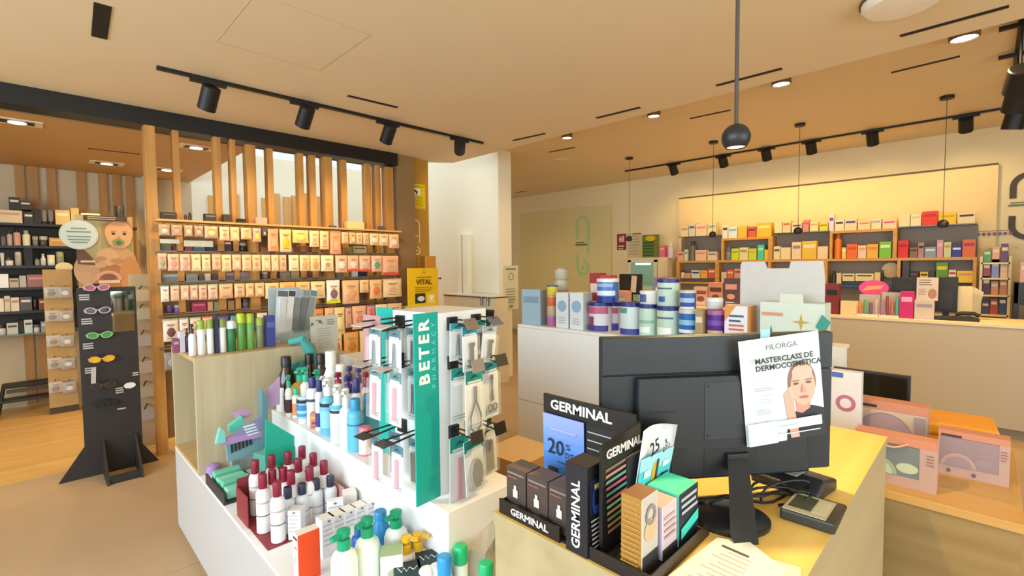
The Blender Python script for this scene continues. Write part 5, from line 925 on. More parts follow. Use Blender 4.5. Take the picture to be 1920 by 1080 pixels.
# --- second black counter display, front towards the near side
gb = thing('counter_display', 'black counter display with rainbow striped header behind the gold carton', 'counter display', (0.9, 0.5, DZ))
MB().box(-0.12, 0.135, -0.075, 0.06, 0, 0.008).box(-0.12, 0.135, -0.078, -0.075, 0, 0.028).box(-0.123, -0.12, -0.078, 0.06, 0, 0.028).build('tray', BK, gb)
A = at(1127, 838, 'Y', 0.545); B = at(1212, 806, 'Y', 0.545); hz_ = A.z-DZ
hd = MB().prism([(A.x-0.9, 0.0), (A.x-0.9+0.15, 0.0), (A.x-0.9+0.15, hz_+0.015), (A.x-0.9, hz_)], 0.042, 0.05, 'Y').build('header_card', BK, gb)
P = Print(); x0 = A.x-0.9
for k, cc in enumerate(['8a6a54', 'b98a78', '6aa38c', 'c25f74', '4f9a8c', 'a86a5a', '8fae84', 'b98f5c', '7a8a50', 'a88a3c', '9a7a30']): P.poly([(x0+0.01, hz_-0.05-k*0.0125), (x0+0.14, hz_-0.044-k*0.0125), (x0+0.14, hz_-0.05-k*0.0125), (x0+0.01, hz_-0.056-k*0.0125)], cc)
P.build(hd, 0.0414); text(hd, 'GERMINAL', 0.026, x0+0.082, hz_-0.022, 0.041, 'e6e0da', bold=0.0008, sx=1.1)
def gold(P, w, h): P.lines(-w*0.42, w*0.42, h*0.94, 13, h*0.066, h*0.014, 'b98c42', 0.1)
c = carton('gold_carton', 'tall gold carton at the corner of the desk', 'box', (0.822, 0.472, DZ+0.0085), 0.046, 0.062, 0.148, 'a8782e', NEGX, side='c9c2b6', top='8a5c30', prints=gold); P = Print(); P.rect(-0.03, 0.03, 0.0, 0.035, '3a3632'); P.ell(0, 0.08, 0.024, 0.022, 'd8b48a'); P.ring(0, 0.11, 0.012, 0.02, '8f8a86'); P.build(c, 0, loc=(0.0233, 0, 0), rot=(0, 0, math.pi/2))
c = carton('pastel_carton', 'pink and lilac carton beside the gold carton', 'box', (0.892, 0.474, DZ+0.0085), 0.062, 0.06, 0.108, 'd9c4c6', 0, side='b9aed0', top='e2b2a6', prints=lambda P, w, h: (P.rect(-w*0.5, w*0.5, 0, h*0.2, '3a3236'), P.lines(-w*0.4, w*0.4, h*0.8, 4, h*0.12, h*0.05, 'c2a2a8')))
c = carton('mint_carton', 'carton with bright mint green lid beside the pastel carton', 'box', (0.972, 0.478, DZ+0.0085), 0.09, 0.075, 0.112, '26323a', 0, side='5fc4b4', top='48d6b0', prints=lambda P, w, h: (P.lines(-w*0.42, w*0.42, h*0.9, 3, h*0.12, h*0.06, 'b8bcc0'), P.poly([(-w*0.45, h*0.35), (w*0.45, h*0.5), (w*0.45, h*0.3), (-w*0.45, h*0.15)], '3fd0b8')))
FY = 0.522
fl = thing('discount_flyer', 'curved turquoise 25 percent discount flyer behind the mint carton', 'flyer', (0, FY, 0)); q = [at(x, y, 'Y', FY) for x, y in [(1190, 922), (1250, 902), (1275, 781), (1207, 809)]]
fl.location = (q[0].x, FY, q[0].z); W_ = q[1].x-q[0].x; H_ = q[3].z-q[0].z; SL = q[3].x-q[0].x; vs = []; fs = []
n = 8
mb = MB()
for j in range(2):
    for i in range(n+1):
        u = i/n; vs.append((SL*j+W_*(1.0+0.12*j)*u, 0.012*math.sin(u*math.pi), H_*j+(q[1].z-q[0].z)*u+0.006*math.sin(u*math.pi)*j))
for i in range(n): fs.append((i, i+1, n+2+i, n+1+i))
mb.add(vs, fs); fo = mb.build('sheet', mat('e8eef6', 0.4), fl, smooth=True)
md_ = fo.modifiers.new('thick', 'SOLIDIFY'); md_.thickness = 0.0006
def fp(u, v): return (SL*v+W_*(1+0.12*v)*u, H_*v+(q[1].z-q[0].z)*u+0.006*math.sin(u*math.pi)*v)
P = Print(0.0004); P.poly([fp(0.02, 0.01), fp(0.98, 0.01), fp(0.98, 0.35), fp(0.02, 0.3)], '4fd0d4'); P.poly([fp(0.02, 0.3), fp(0.98, 0.35), fp(0.98, 0.62), fp(0.02, 0.52)], 'a4e2ea')
P.poly([fp(0.4, 0.03), fp(0.55, 0.04), fp(0.55, 0.42), fp(0.4, 0.4)], 'e0ae34'); P.poly([fp(0.5, 0.05), fp(0.57, 0.06), fp(0.57, 0.45), fp(0.5, 0.44)], '4a3a3a'); P.poly([fp(0.68, 0.1), fp(0.92, 0.13), fp(0.92, 0.22), fp(0.68, 0.19)], '2a3240'); P.poly([fp(0.15, 0.18), fp(0.35, 0.2), fp(0.35, 0.32), fp(0.15, 0.3)], 'd8f2f0'); P.poly([fp(0.68, 0.3), fp(0.86, 0.33), fp(0.86, 0.42), fp(0.68, 0.4)], 'e6f4f4')
P.build(fl, -0.002); tq = fp(0.36, 0.66); text(fl, '25', 0.042, tq[0], tq[1], -0.004, '20242c', shear=0.0, bold=0.0005, rot=(math.pi/2, -0.18, 0)); tq = fp(0.68, 0.72); text(fl, '%', 0.018, tq[0], tq[1], -0.004, '20242c', rot=(math.pi/2, -0.18, 0)); tq = fp(0.72, 0.62); text(fl, 'DTO', 0.016, tq[0], tq[1], -0.004, '20242c', rot=(math.pi/2, -0.18, 0))
fb = thing('flyer_holder', 'slim clear foot holding the turquoise flyer', 'holder', (q[0].x+0.03, FY+0.018, DZ+0.0085)); MB().box(-0.035, 0.04, -0.003, 0.003, 0, q[0].z-DZ+0.06).build('backing', mat('2a2a2a', 0.4), fb)
# --- monitor seen from behind
MZ = math.radians(-38.2); mc = Vector((1.233, 0.486, DZ))
mon = thing('monitor', 'large black monitor seen from behind on the till desk', 'monitor', mc, MZ)
G1 = mat('1f2327', 0.42, 0, 0.03, 40); G2 = mat('2a2e32', 0.45, 0, 0.03, 40); G0 = mat('1a1c1e', 0.5)
MB().box(-0.312, 0.312, -0.006, 0.012, 0.055, 0.42).build('screen_frame', G0, mon, bevel=0.003)
MB().box(-0.31, 0.31, -0.014, -0.006, 0.325, 0.418).build('upper_back', G1, mon, bevel=0.002)
for k in range(22): MB().box(-0.3, 0.3, -0.0148, -0.014, 0.332+k*0.0038, 0.3338+k*0.0038).build('vent_rib', G2, mon)
sh = MB().prism([(-0.31, 0.06), (0.31, 0.06), (0.31, 0.322), (-0.31, 0.322)], -0.012, -0.006, 'Y').build('lower_back', G1, mon)
MB().prism([(-0.235, 0.06), (0.235, 0.06), (0.225, 0.32), (-0.225, 0.32)], -0.036, -0.012, 'Y').build('rear_housing', G1, mon, bevel=0.006)
MB().box(-0.055, 0.09, -0.0375, -0.036, 0.16, 0.305).build('mount_cover', G2, mon, bevel=0.001)
for sx, sz in ((-0.045, 0.17), (0.08, 0.17), (-0.045, 0.295), (0.08, 0.295)): MB().lathe([(0.004, -0.001), (0.004, 0.001)], 10).build('screw', G0, mon, loc=(sx, -0.038, sz), rot=(math.pi/2, 0, 0))
MB().box(-0.055, 0.09, -0.037, -0.036, 0.07, 0.135).build('hinge_recess', G0, mon); MB().box(-0.14, -0.1, -0.0375, -0.036, 0.05, 0.14).build('cable_bay', G0, mon)
P = Print(); P.rect(-0.2, -0.165, 0.231, 0.238, '17191b'); P.rect(-0.165, -0.13, 0.232, 0.236, '1c1f22'); P.build(mon, -0.0364, 'badge')
mb = MB(); a0, a1 = Vector((0.03, -0.045, 0.115)), Vector((-0.06, -0.215, 0.006)); sv = Vector((0.022, 0.0, 0)); tv = Vector((0, 0.012, 0.01))
mb.add([a0-sv-tv, a0+sv-tv, a0+sv+tv, a0-sv+tv, a1-sv*1.25-tv, a1+sv*1.25-tv, a1+sv*1.25+tv, a1-sv*1.25+tv], [(0, 3, 2, 1), (4, 5, 6, 7), (0, 1, 5, 4), (2, 3, 7, 6), (1, 2, 6, 5), (3, 0, 4, 7)]).build('stand_arm', mat('212529', 0.4), mon, bevel=0.004)
MB().box(0.0, 0.06, -0.05, -0.03, 0.085, 0.125).build('hinge', G0, mon, bevel=0.003)
MB().lathe([(0.088, 0), (0.088, 0.008), (0.08, 0.012), (0.02, 0.014)], 28, sx=1.0, sy=0.9).build('stand_base', mat('1c1f22', 0.35), mon, loc=(-0.035, -0.12, 0), smooth=True)
# poster taped to the monitor
nrm = Vector((math.sin(MZ), -math.cos(MZ), 0)); ux = Vector((math.cos(MZ), math.sin(MZ), 0)); p0 = mc+nrm*0.042
def onmon(x, y):
    d = _F+_R*((x-960)/FPX)-_U*((y-540)/FPX); t = (p0-Vector((0, 0, EYE))).dot(nrm)/d.dot(nrm); return Vector((0, 0, EYE))+d*t
bl, br, tl = onmon(1401, 838), onmon(1549, 828), onmon(1384, 641)
pw = (br-bl).length; ph = (tl-bl).length
beta = -math.atan2((bl-tl).dot(ux), (tl-bl).z)
po = thing('taped_poster', 'white MASTERCLASS poster with a portrait taped to the monitor back', 'poster', bl, 0, rot=(0, beta, MZ))
MB().box(0, pw, 0, 0.0006, 0, ph).build('sheet', mat('dde1e1', 0.5, 0, 0.01), po)
P = Print(0.00035); X = lambda u: u*pw; Z = lambda v: (1-v)*ph
SK = 'd9a890'; SK2 = 'c98f78'; HR = '8a6a52'; DKC = '2a2a2c'
P.poly([(X(0.5), Z(1.0)), (X(1.0), Z(1.0)), (X(1.0), Z(0.74)), (X(0.86), Z(0.7)), (X(0.78), Z(0.69)), (X(0.63), Z(0.74)), (X(0.52), Z(0.86))], DKC)
P.poly([(X(0.64), Z(0.62)), (X(0.84), Z(0.62)), (X(0.82), Z(0.72)), (X(0.72), Z(0.76)), (X(0.65), Z(0.74))], SK2)
P.ell(X(0.74), Z(0.46), X(0.18), ph*0.2, HR, 24); P.ell(X(0.75), Z(0.5), X(0.155), ph*0.185, SK, 24); P.ell(X(0.75), Z(0.37), X(0.13), ph*0.08, 'dcae98', 18)
P.poly([(X(0.5), Z(0.56)), (X(0.58), Z(0.5)), (X(0.62), Z(0.56)), (X(0.62), Z(0.7)), (X(0.66), Z(0.98)), (X(0.55), Z(0.98)), (X(0.52), Z(0.74))], 'd6a28c'); P.poly([(X(0.56), Z(0.5)), (X(0.6), Z(0.48)), (X(0.64), Z(0.6)), (X(0.6), Z(0.62))], 'e0b09a')
for u in (0.66, 0.82): P.ell(X(u), Z(0.47), X(0.035), ph*0.011, '5a5048', 12); P.rect(X(u-0.045), X(u+0.045), Z(0.447), Z(0.438), '8a6a58')
P.poly([(X(0.74), Z(0.47)), (X(0.77), Z(0.56)), (X(0.72), Z(0.56))], SK2); P.ell(X(0.75), Z(0.605), X(0.06), ph*0.011, 'b0605c', 14)
P.lines(X(0.12), X(0.4), Z(0.35), 4, ph*0.022, ph*0.005, 'b6bec4'); P.lines(X(0.13), X(0.38), Z(0.46), 2, ph*0.02, ph*0.006, '98a2aa'); P.lines(X(0.2), X(0.38), Z(0.53), 3, ph*0.03, ph*0.006, 'a8b2ba'); P.lines(X(0.12), X(0.33), Z(0.66), 3, ph*0.02, ph*0.006, '9aa4aa')
P.rect(X(0.3), X(0.93), Z(0.88), Z(0.79), 'e2e5e8'); P.rect(X(0.34), X(0.62), Z(0.845), Z(0.835), '9ab4d0'); P.rect(X(0.33), X(0.9), Z(0.925), Z(0.915), 'd8d8d8'); P.rect(X(0.0), X(0.36), Z(0.99), Z(0.78), 'cfdede')
P.rect(X(0.36), X(0.6), Z(0.045), Z(0.04), 'b0b8bc'); P.rect(X(0.36), X(0.62), Z(0.115), Z(0.11), 'b8c0c4'); P.build(po, -0.0004)
text(po, 'FILORGA', pw*0.085, X(0.48), Z(0.08), -0.014, '5a6064', sx=1.15); text(po, 'MASTERCLASS DE', pw*0.086, X(0.14), Z(0.2), -0.014, '26282a', 'LEFT', bold=0.0004, sx=1.06); text(po, 'DERMOCOSMÉTICA', pw*0.086, X(0.14), Z(0.268), -0.014, '26282a', 'LEFT', bold=0.0004, sx=1.06)
tp = onmon(1446, 627); o = MB().box(-0.013, 0.013, -0.001, 0.0, -0.014, 0.008).build('adhesive_tape', mat('8fc0de', 0.3), loc=tp-nrm*0.024, rz=MZ); tag(o, 'small blue piece of tape on the monitor top', 'tape')
# --- small things on the desk
pad = thing('signature_pad', 'grey signature pad with pale screen at the desk edge', 'signature pad', (1.295, 0.28, DZ), 0, rot=(0, 0, 0.03))
MB().prism([(-0.078, 0), (0.078, 0), (0.078, 0.012), (-0.078, 0.026)], -0.055, 0.055, 'Y').build('pad_body', mat('33322c', 0.4), pad, bevel=0.005)
MB().prism([(-0.074, 0.0262), (0.06, 0.0142), (0.06, 0.0156), (-0.074, 0.0276)], -0.036, 0.051, 'Y').build('bezel', mat('d6c79c', 0.4), pad); MB().prism([(-0.05, 0.0256), (0.045, 0.0172), (0.045, 0.0178), (-0.05, 0.0262)], -0.002, 0.044, 'Y').build('screen', mat('5a5a44', 0.15), pad); MB().prism([(-0.05, 0.0256), (0.045, 0.0172), (0.045, 0.0178), (-0.05, 0.0262)], -0.03, -0.004, 'Y').build('sign_strip', mat('e2d8b4', 0.3), pad)
bx_ = thing('card_terminal', 'black card terminal and paper slip behind the signature pad', 'terminal', (1.43, 0.36, DZ), -0.15); MB().prism([(-0.06, 0), (0.06, 0), (0.06, 0.03), (-0.02, 0.045), (-0.06, 0.02)], -0.085, 0.085, 'Y').build('terminal_body', mat('24272a', 0.4), bx_, bevel=0.006); MB().box(-0.05, 0.03, -0.03, 0.06, 0.046, 0.0475).build('paper_slip', mat('b9b4aa', 0.5), bx_)
cb = thing('cable_bundle', 'tangle of black cables under the monitor', 'cables', (1.25, 0.42, DZ)); random.seed(3)
for k in range(8):
    a0 = Vector((-0.16+0.03*k, 0.12-0.03*k, 0.006+0.004*(k % 3))); a1 = Vector((0.1+0.02*(k % 3), -0.06-0.006*k, 0.006+0.003*(k % 2))); pts_ = []
    for i in range(10):
        u = i/9; pts_.append(a0.lerp(a1, u)+Vector((0.03*math.sin(u*5+k)*math.sin(u*math.pi), 0.04*math.cos(u*4+k*1.3)*math.sin(u*math.pi)-0.01, 0.02*math.sin(u*math.pi)*(k % 3))))
    MB().tube(pts_, 0.0032, 6).build('cable', mat('151312', 0.5), cb, smooth=True)
rc = thing('receipt_sheet', 'white printed receipt sheet in front of the pastel cartons', 'paper', (0.945, 0.352, DZ+0.003), -0.06)
MB().prism([(-0.15, -0.055), (0.07, -0.085), (0.115, 0.0), (0.08, 0.056), (-0.14, 0.06)], 0, 0.0012, 'Z').build('sheet', mat('f0e9de', 0.5), rc); mb = MB()
for k in range(9): mb.box(-0.085+0.016*k, -0.081+0.016*k, -0.045+0.002*k, 0.035-0.01*(k % 3), 0.0013, 0.0016)
mb.build('print', mat('b8b2aa', 0.6), rc)['kind'] = 'stuff'; MB().box(0.055, 0.063, -0.02, 0.035, 0.0013, 0.0017).build('barcode', mat('4a4644', 0.6), rc)
r2 = thing('receipt_sheet', 'cream and orange ticket at the bottom edge of the desk', 'paper', (0.965, 0.262, DZ+0.002), 0.25); MB().box(-0.09, 0.07, -0.035, 0.035, 0, 0.001).build('sheet', mat('f0dcc0', 0.5), r2); P = Print(); MB().box(-0.03, 0.0, -0.02, 0.02, 0.001, 0.0014).build('stamp', mat('e89a6a', 0.5), r2)

# ================================================================ white side counter with baby food
C1X, C1Z = 2.9, 1.1
c1 = thing('side_counter', 'white counter loaded with formula cans behind the revolving stand', 'counter', (C1X, 1.7, 0)); CW = mat('f0eeea', 0.4, 0, 0.01, 3)
MB().box(0.01, 0.6, -1.1, 1.12, 0.08, C1Z-0.02).build('carcass', CW, c1); MB().box(0.03, 0.58, -1.08, 1.1, 0, 0.08).build('plinth', mat('9a9388', 0.6), c1)
MB().box(0, 0.61, -1.11, 1.13, C1Z-0.02, C1Z).build('top', mat('f2ece2', 0.4), c1, bevel=0.002)
MB().box(-0.006, 0.01, -1.1, 1.125, 0.463, C1Z-0.024).build('upper_front', CW, c1, bevel=0.001); MB().box(-0.006, 0.01, -1.1, 1.125, 0.08, 0.457).build('lower_front', CW, c1, bevel=0.001)
def can1(x0, x1, yt, yb, body, lid, label, bands=(), X_=2.96, base=None):
    A = at(x0, yb, 'X', X_); B = at(x1, yb, 'X', X_); T = at((x0+x1)/2, yt, 'X', X_); r = abs(A.y-B.y)/2*0.98; z = base if base is not None else A.z; h = T.z-z
    return can('formula_can', label, (X_+r, (A.y+B.y)/2, z+0.0005), h, r, body, lid, bands, 'formula cans on the white counter')
FR = (105, 255)
def circ(c): return lambda P, w, h: (P.ell(0, h*0.62, w*0.36, w*0.36, c), P.lines(-w*0.3, w*0.3, h*0.3, 3, h*0.07, h*0.025, 'a9adb4'))
def box1(x0, x1, yt, col, label, side=None, pr=None, X_=2.95, dep=0.12, top=None, base=C1Z):
    A = at(x0, 600, 'X', X_); B = at(x1, 600, 'X', X_); h = at((x0+x1)/2, yt, 'X', X_).z-base; w = abs(A.y-B.y)*0.97
    return carton('carton', label, 'box', (X_+dep/2, (A.y+B.y)/2, base+0.0005), w, dep, h, col, NEGX, side=side, prints=pr, top=top)
box1(978, 1014, 543, '9fb8c8', 'pale blue carton at the left end of the white counter', '8a9096', simple_print('7f9cb0'))
for k, (cc, lc_) in enumerate([('b06a9c', '9a86b8'), ('c9a888', 'b9b090'), ('d86a3c', 'c9b070'), ('d8c43c', '3a4a7a')]):
    z0 = C1Z+k*0.083; p = at(1030, 600, 'X', 2.96); can('small_can', ['lowest', 'second', 'third', 'topmost'][k]+' small striped can in the near stack by the blue carton', (3.0, p.y, z0+0.0005+0.0008*k), 0.083, 0.045, cc, lc_, group='stacked small cans')
for k, (cc, lc_) in enumerate([('8a7a9c', 'b0a070'), ('9a6ab0', 'c9b98a'), ('b9b4a4', 'a8906a'), ('c2bcaa', 'b89a6a'), ('bdb6a0', 'a98c60')]):
    p = at(1050, 540, 'X', 3.2); can('small_can', ['lowest', 'second', 'third', 'fourth', 'topmost'][k]+' ribbed gold can in the tall stack behind', (3.22, p.y, C1Z+0.0005+k*0.0948), 0.094, 0.058, cc, lc_, group='stacked gold cans')
box1(1042, 1066, 549, 'dcdfe2', 'first white carton with blue disc on the counter', 'c4c6c8', circ('8fb0c8')); box1(1068, 1094, 549, 'dcdfe2', 'second white carton with blue disc on the counter', 'c4c6c8', circ('8fb0c8'))
NV = '2b2c78'
can1(1095, 1132, 567, 613, 'd8d2e0', NV, 'pink and white formula can with navy lid', [('c2587a', 0.6, 0.84, *FR), ('3c3a8a', 0.0, 0.2, *FR), ('9a3a5a', 0.2, 0.5, 140, 180)], base=C1Z)
can1(1133, 1155, 567, 610, 'd4d0e2', NV, 'second pink and white formula can half hidden behind', [('c25a7a', 0.6, 0.8, *FR), ('34349a', 0.0, 0.25, *FR)], 3.08, C1Z)
can1(1154, 1191, 567, 618, 'd6e2e2', NV, 'white and green formula can in the middle of the row', [('5f9a84', 0.66, 0.82, 105, 190), ('3a3f96', 0.0, 0.18, *FR)], base=C1Z); can1(1192, 1222, 570, 622, 'c4dccc', NV, 'pale green formula can right of it', [('8fb8a4', 0.4, 0.5, *FR), ('eef2f0', 0.12, 0.3, 140, 220)], base=C1Z); can1(1223, 1264, 574, 626, 'c8dece', NV, 'larger pale green formula can at the front', [('eef2f0', 0.1, 0.34, 140, 220), ('5a6a8a', 0.6, 0.66, 130, 230)], base=C1Z)
can1(1111, 1146, 523, 567, '4a78c2', 'ece6e2', 'blue and white formula can stacked on the pink ones', [('e4ecf4', 0.3, 0.5, *FR), ('22308c', 0.0, 0.26, *FR), ('8fb4dc', 0.66, 0.8, 120, 240)], base=C1Z+0.2) if False else None
p1 = at(1130, 567, 'X', 2.96)
def stack(x0, x1, yt, below_top, body, lid, label, bands): return can1(x0, x1, yt, 560, body, lid, label, bands, base=below_top)
zt1 = at(1113, 567, 'X', 2.96).z; zt2 = at(1207, 571, 'X', 2.96).z; zt3 = at(1244, 575, 'X', 2.96).z
stack(1111, 1146, 523, zt1+0.0015, '4a78c2', 'ece6e2', 'blue and white formula can stacked on the pink ones', [('e4ecf4', 0.3, 0.5, *FR), ('22308c', 0.0, 0.26, *FR), ('9ab8e0', 0.66, 0.8, 120, 240)])
stack(1193, 1225, 546, zt2+0.0015, 'e4e2dc', 'f0ece6', 'small white and blue can stacked in the middle', [('4a66ac', 0.15, 0.75, 120, 190)]); stack(1224, 1263, 523, zt3+0.0015, 'c6dccc', NV, 'tall pale green can stacked highest on the row', [('3c5aa8', 0.16, 0.36, 150, 190), ('4f6a64', 0.62, 0.68, 130, 225)])
can1(1266, 1302, 580, 626, '2a6ab8', 'd6d2cc', 'bright blue formula can with clear lid', [('8fc4e4', 0.5, 0.66, *FR), ('e2ecf2', 0.25, 0.36, *FR), ('25307a', 0.0, 0.12, *FR)], base=C1Z); zt4 = at(1284, 580, 'X', 2.96).z
stack(1269, 1298, 545, zt4+0.0015, '3c5aa4', 'd0c8b8', 'navy and white can stacked on the bright blue one', [('a8c4e0', 0.35, 0.6, *FR), ('e6e6e2', 0.0, 0.12, *FR)])
box1(1303, 1318, 582, 'b0946c', 'narrow tan carton between the blue can and the purple one', pr=simple_print('e2d8c0')); can1(1319, 1357, 582, 626, '5a2f94', 'b06a9c', 'purple formula can with tan print', [('d8b48c', 0.05, 0.4, 130, 230), ('7a4ab4', 0.55, 0.7, *FR)], base=C1Z); zt5 = at(1338, 582, 'X', 2.96).z
bottle('tissue_dome', 'white rounded tub on top of the purple can', 'tub', (3.06, at(1340, 570, 'X', 3.06).y, zt5+0.001), 0.07, 0.05, 'e2dedc', 'ece9e8', 'jar')
def orng(P, w, h): P.rect(-w*0.5, w*0.5, h*0.0, h*1.0, 'eceaf0'); P.poly([(-w*0.5, h), (0.0, h), (-w*0.5, h*0.6)], 'e8964a'); P.lines(-w*0.3, w*0.35, h*0.78, 2, h*0.12, h*0.05, '4a5a78'); P.lines(-w*0.3, w*0.4, h*0.55, 2, h*0.1, h*0.05, 'd86a5a'); P.rect(-w*0.45, w*0.1, h*0.06, h*0.14, '3a4a44')
bb = box1(1358, 1402, 574, 'eceaf0', 'white and orange carton beside the purple can', 'e8a05c', orng, dep=0.15, top='f0e4d8')
# gift display box with raised grey card
A = at(1425, 600, 'X', 2.98); B = at(1546, 600, 'X', 2.98); gd = thing('gift_display', 'pale mint gift box display with notched grey back card', 'display box', (2.98, (A.y+B.y)/2, C1Z), NEGX); gw = abs(A.y-B.y)/2; gh = at(1485, 568, 'X', 2.98).z-C1Z
MB().box(-gw, gw, 0, 0.14, 0, gh).build('box', mat('d8e2d4', 0.5, 0, 0.02), gd, bevel=0.001)
A2 = at(1388, 600, 'X', 3.13); B2 = at(1546, 600, 'X', 3.13); lx = -(A2.y-gd.location.y); rx_ = -(B2.y-gd.location.y); top_ = at(1466, 490, 'X', 3.13).z-C1Z; nt_ = at(1466, 503, 'X', 3.13).z-C1Z; W3 = rx_-lx
MB().prism([(lx, 0), (rx_, 0), (rx_, top_-0.1), (rx_-0.01, top_), (lx+W3*0.62, top_), (lx+W3*0.6, nt_), (lx+W3*0.34, nt_), (lx+W3*0.31, top_), (lx+0.01, top_), (lx, top_-0.02)], 0.142, 0.148, 'Y').build('back_card', mat('cfc9c4', 0.55), gd)
MB().prism([(-0.06, 0), (0.06, 0), (0.055, 0.05), (-0.055, 0.05)], 0.0, 0.004, 'Y').build('front_tab', mat('dce0cc', 0.5), gd, loc=(0, 0.0, gh))
P = Print()
def star(x, z, r, c): P.poly([(x+(r if k % 2 == 0 else r*0.22)*math.cos(math.pi/2+k*math.pi/4), z+(r if k % 2 == 0 else r*0.22)*math.sin(math.pi/2+k*math.pi/4)) for k in range(8)], c)
star(-0.1, gh*0.35, 0.05, '3f8a6a'); star(0.05, gh*0.62, 0.05, 'c9a43c'); P.ell(0.12, gh*0.16, 0.045, 0.035, 'd88a54'); P.ell(-0.2, gh*0.08, 0.035, 0.03, 'd88a54'); P.rect(-0.15, -0.04, gh*0.72, gh*0.79, 'd89a84'); P.poly([(0.12, gh*0.55), (0.15, gh*0.8), (0.19, gh*0.66), (0.16, gh*0.42)], '3a9a8c'); star(0.17, gh*0.3, 0.02, '8fae5a'); P.build(gd, -0.0004)
# red tins behind
for k, (x0, x1, yt, col, lb) in enumerate([(1105, 1124, 512, 'a8323a', 'dark red tin standing behind the blue formula can'), (1124, 1145, 516, 'c0405a', 'raspberry tin standing behind the blue formula can')]):
    box1(x0, x1, yt, col, lb, pr=simple_print('e8d2cc'), X_=3.3, dep=0.1)
for k, (x0, x1, yt, col, lb) in enumerate([(1146, 1175, 546, 'e8a888', 'peach sheet box behind the cans'), (1080, 1100, 547, 'c9a23c', 'golden carton behind the white cartons'), (1225, 1262, 520, '8a6a8c', 'mauve carton behind the pale green can')]):
    box1(x0, x1, yt, col, lb, pr=simple_print('f0e4d0'), X_=3.38, dep=0.08)

# ================================================================ low table with toy boxes
LT = 0.75
lt = thing('low_table', 'low honey coloured table with toy boxes beside the till desk', 'table', (2.65, 0.2375, 0))
MB().box(-0.437, 0.43, -0.3425, 0.3425, LT-0.03, LT).build('top', wood('c2914c', 'd0a25e', 'Y', 0.4, 0.5), lt, bevel=0.002); LP_ = wood('937747', 'a28654', 'Y', 0.5, 0.8)
MB().box(-0.43, -0.41, -0.338, 0.338, 0, LT-0.03).build('front_panel', LP_, lt); MB().box(-0.41, 0.42, -0.338, -0.32, 0, LT-0.03).build('end_panel', LP_, lt); MB().box(-0.41, 0.42, 0.32, 0.338, 0, LT-0.03).build('end_panel', LP_, lt)
def toybox(label, X_, y0, y1, h, d, inner, toy, col='c98468', face='b9988c', handle=False, kind=0):
    w = abs(y1-y0); t = thing('toy_box', label, 'toy box', (X_, (y0+y1)/2, LT), NEGX); fm, tm = mat(face, 0.5, 0, 0.03), mat(col, 0.5, 0, 0.03)
    MB().box(-w/2, w/2, 0.004, d, 0, h, faces=[0, 1, 0, 0, 0, 0]).build('carton', [fm, tm], t, bevel=0.001)
    x0, x1, z0, z1 = [(-w*0.47, w*0.3, h*0.2, h*0.84), (-w*0.48, w*0.36, h*0.2, h*0.86), (-w*0.49, w*0.49, h*0.05, h*0.84)][kind]
    MB().box(-w/2, w/2, 0, 0.004, 0, z0).build('lower_border', fm, t); MB().box(-w/2, w/2, 0, 0.004, z1, h).build('upper_border', tm, t); MB().box(x1, w/2, 0, 0.004, z0, z1).build('side_border', fm, t); MB().box(-w/2, x0, 0, 0.004, z0, z1).build('side_border', fm, t)
    P = Print(); P.rect(x0, x1, z0, z1, inner); P.build(t, 0.0038, 'liner')
    r = min((z1-z0)*0.85, w*[0.24, 0.26, 0.37][kind]); cx_ = [-w*0.2, -w*0.2, -w*0.05][kind]
    arch = lambda q, k=12: [(q*math.cos(a*math.pi/k), q*math.sin(a*math.pi/k)) for a in range(k+1)]
    o_ = MB().prism(arch(r), -0.003, 0.0025, 'Y').build('rainbow_toy', mat(toy[0], 0.5), t, loc=(cx_, 0.0, z0+0.004 if kind < 2 else z1-r-0.012)); MB().prism(arch(r*(0.78 if kind < 2 else 0.94)), -0.0045, -0.003, 'Y').build('inner_arch', mat(toy[1], 0.5), o_)
    if kind < 2: MB().lathe([(1, -0.003), (1, 0.003)], 16).build('round_toy', mat(toy[1], 0.5), t, loc=(w*0.16, 0.0, z0+(z1-z0)*0.3), rot=(math.pi/2, 0, 0)).scale = (w*0.13, h*0.1, 1)
    P = Print(); P.rect(-w*0.46, -w*0.16, h*0.87, h*0.92, '3a2c28'); P.lines(w*0.38, w*0.48, h*0.74, 4, h*0.06, h*0.02, '8a5a50')
    if kind == 1: P.rect(-w*0.36, -w*0.31, h*0.07, h*0.15, '6a5560'); P.rect(0.0, w*0.05, h*0.06, h*0.14, '6a5560')
    if kind == 2: P.rect(w*0.33, w*0.47, h*0.3, h*0.8, '8a5f62')
    P.build(t, -0.0003)
    MB().box(x0, x1, -0.0062, -0.0055, z0, z1).build('clear_window', clear('e8f0f4', 0.1, 0.03), t)
    if handle: MB().tube([(-0.06+0.0125*k, -0.012-0.006*math.sin(k*math.pi/8), h*0.9-0.02*math.sin(k*math.pi/8)) for k in range(9)], 0.003).build('cord_handle', mat('d9b48a', 0.6), t, smooth=True)
    return t
h1 = at(1700, 822, 'X', 2.29).z-LT
toybox('toy box with green rainbow toy and cord handle, front of the low table', 2.29, 0.36, 0.113, h1, 0.07, '3f4a44', ('8fa07a', 'b9c49a'), handle=True)
toybox('toy box with mauve window at the right end of the low table', 2.55, 0.125, -0.076, at(1825, 815, 'X', 2.55).z-LT, 0.07, '8a5a60', ('b58078', '8f6068'), kind=1)
toybox('large toy box with pink half circle at the back of the low table', 2.62, at(1598, 780, 'X', 2.62).y, at(1740, 790, 'X', 2.62).y, at(1670, 755, 'X', 2.62).z-LT, 0.08, 'c9a57c', ('84545c', '96666c'), kind=2)
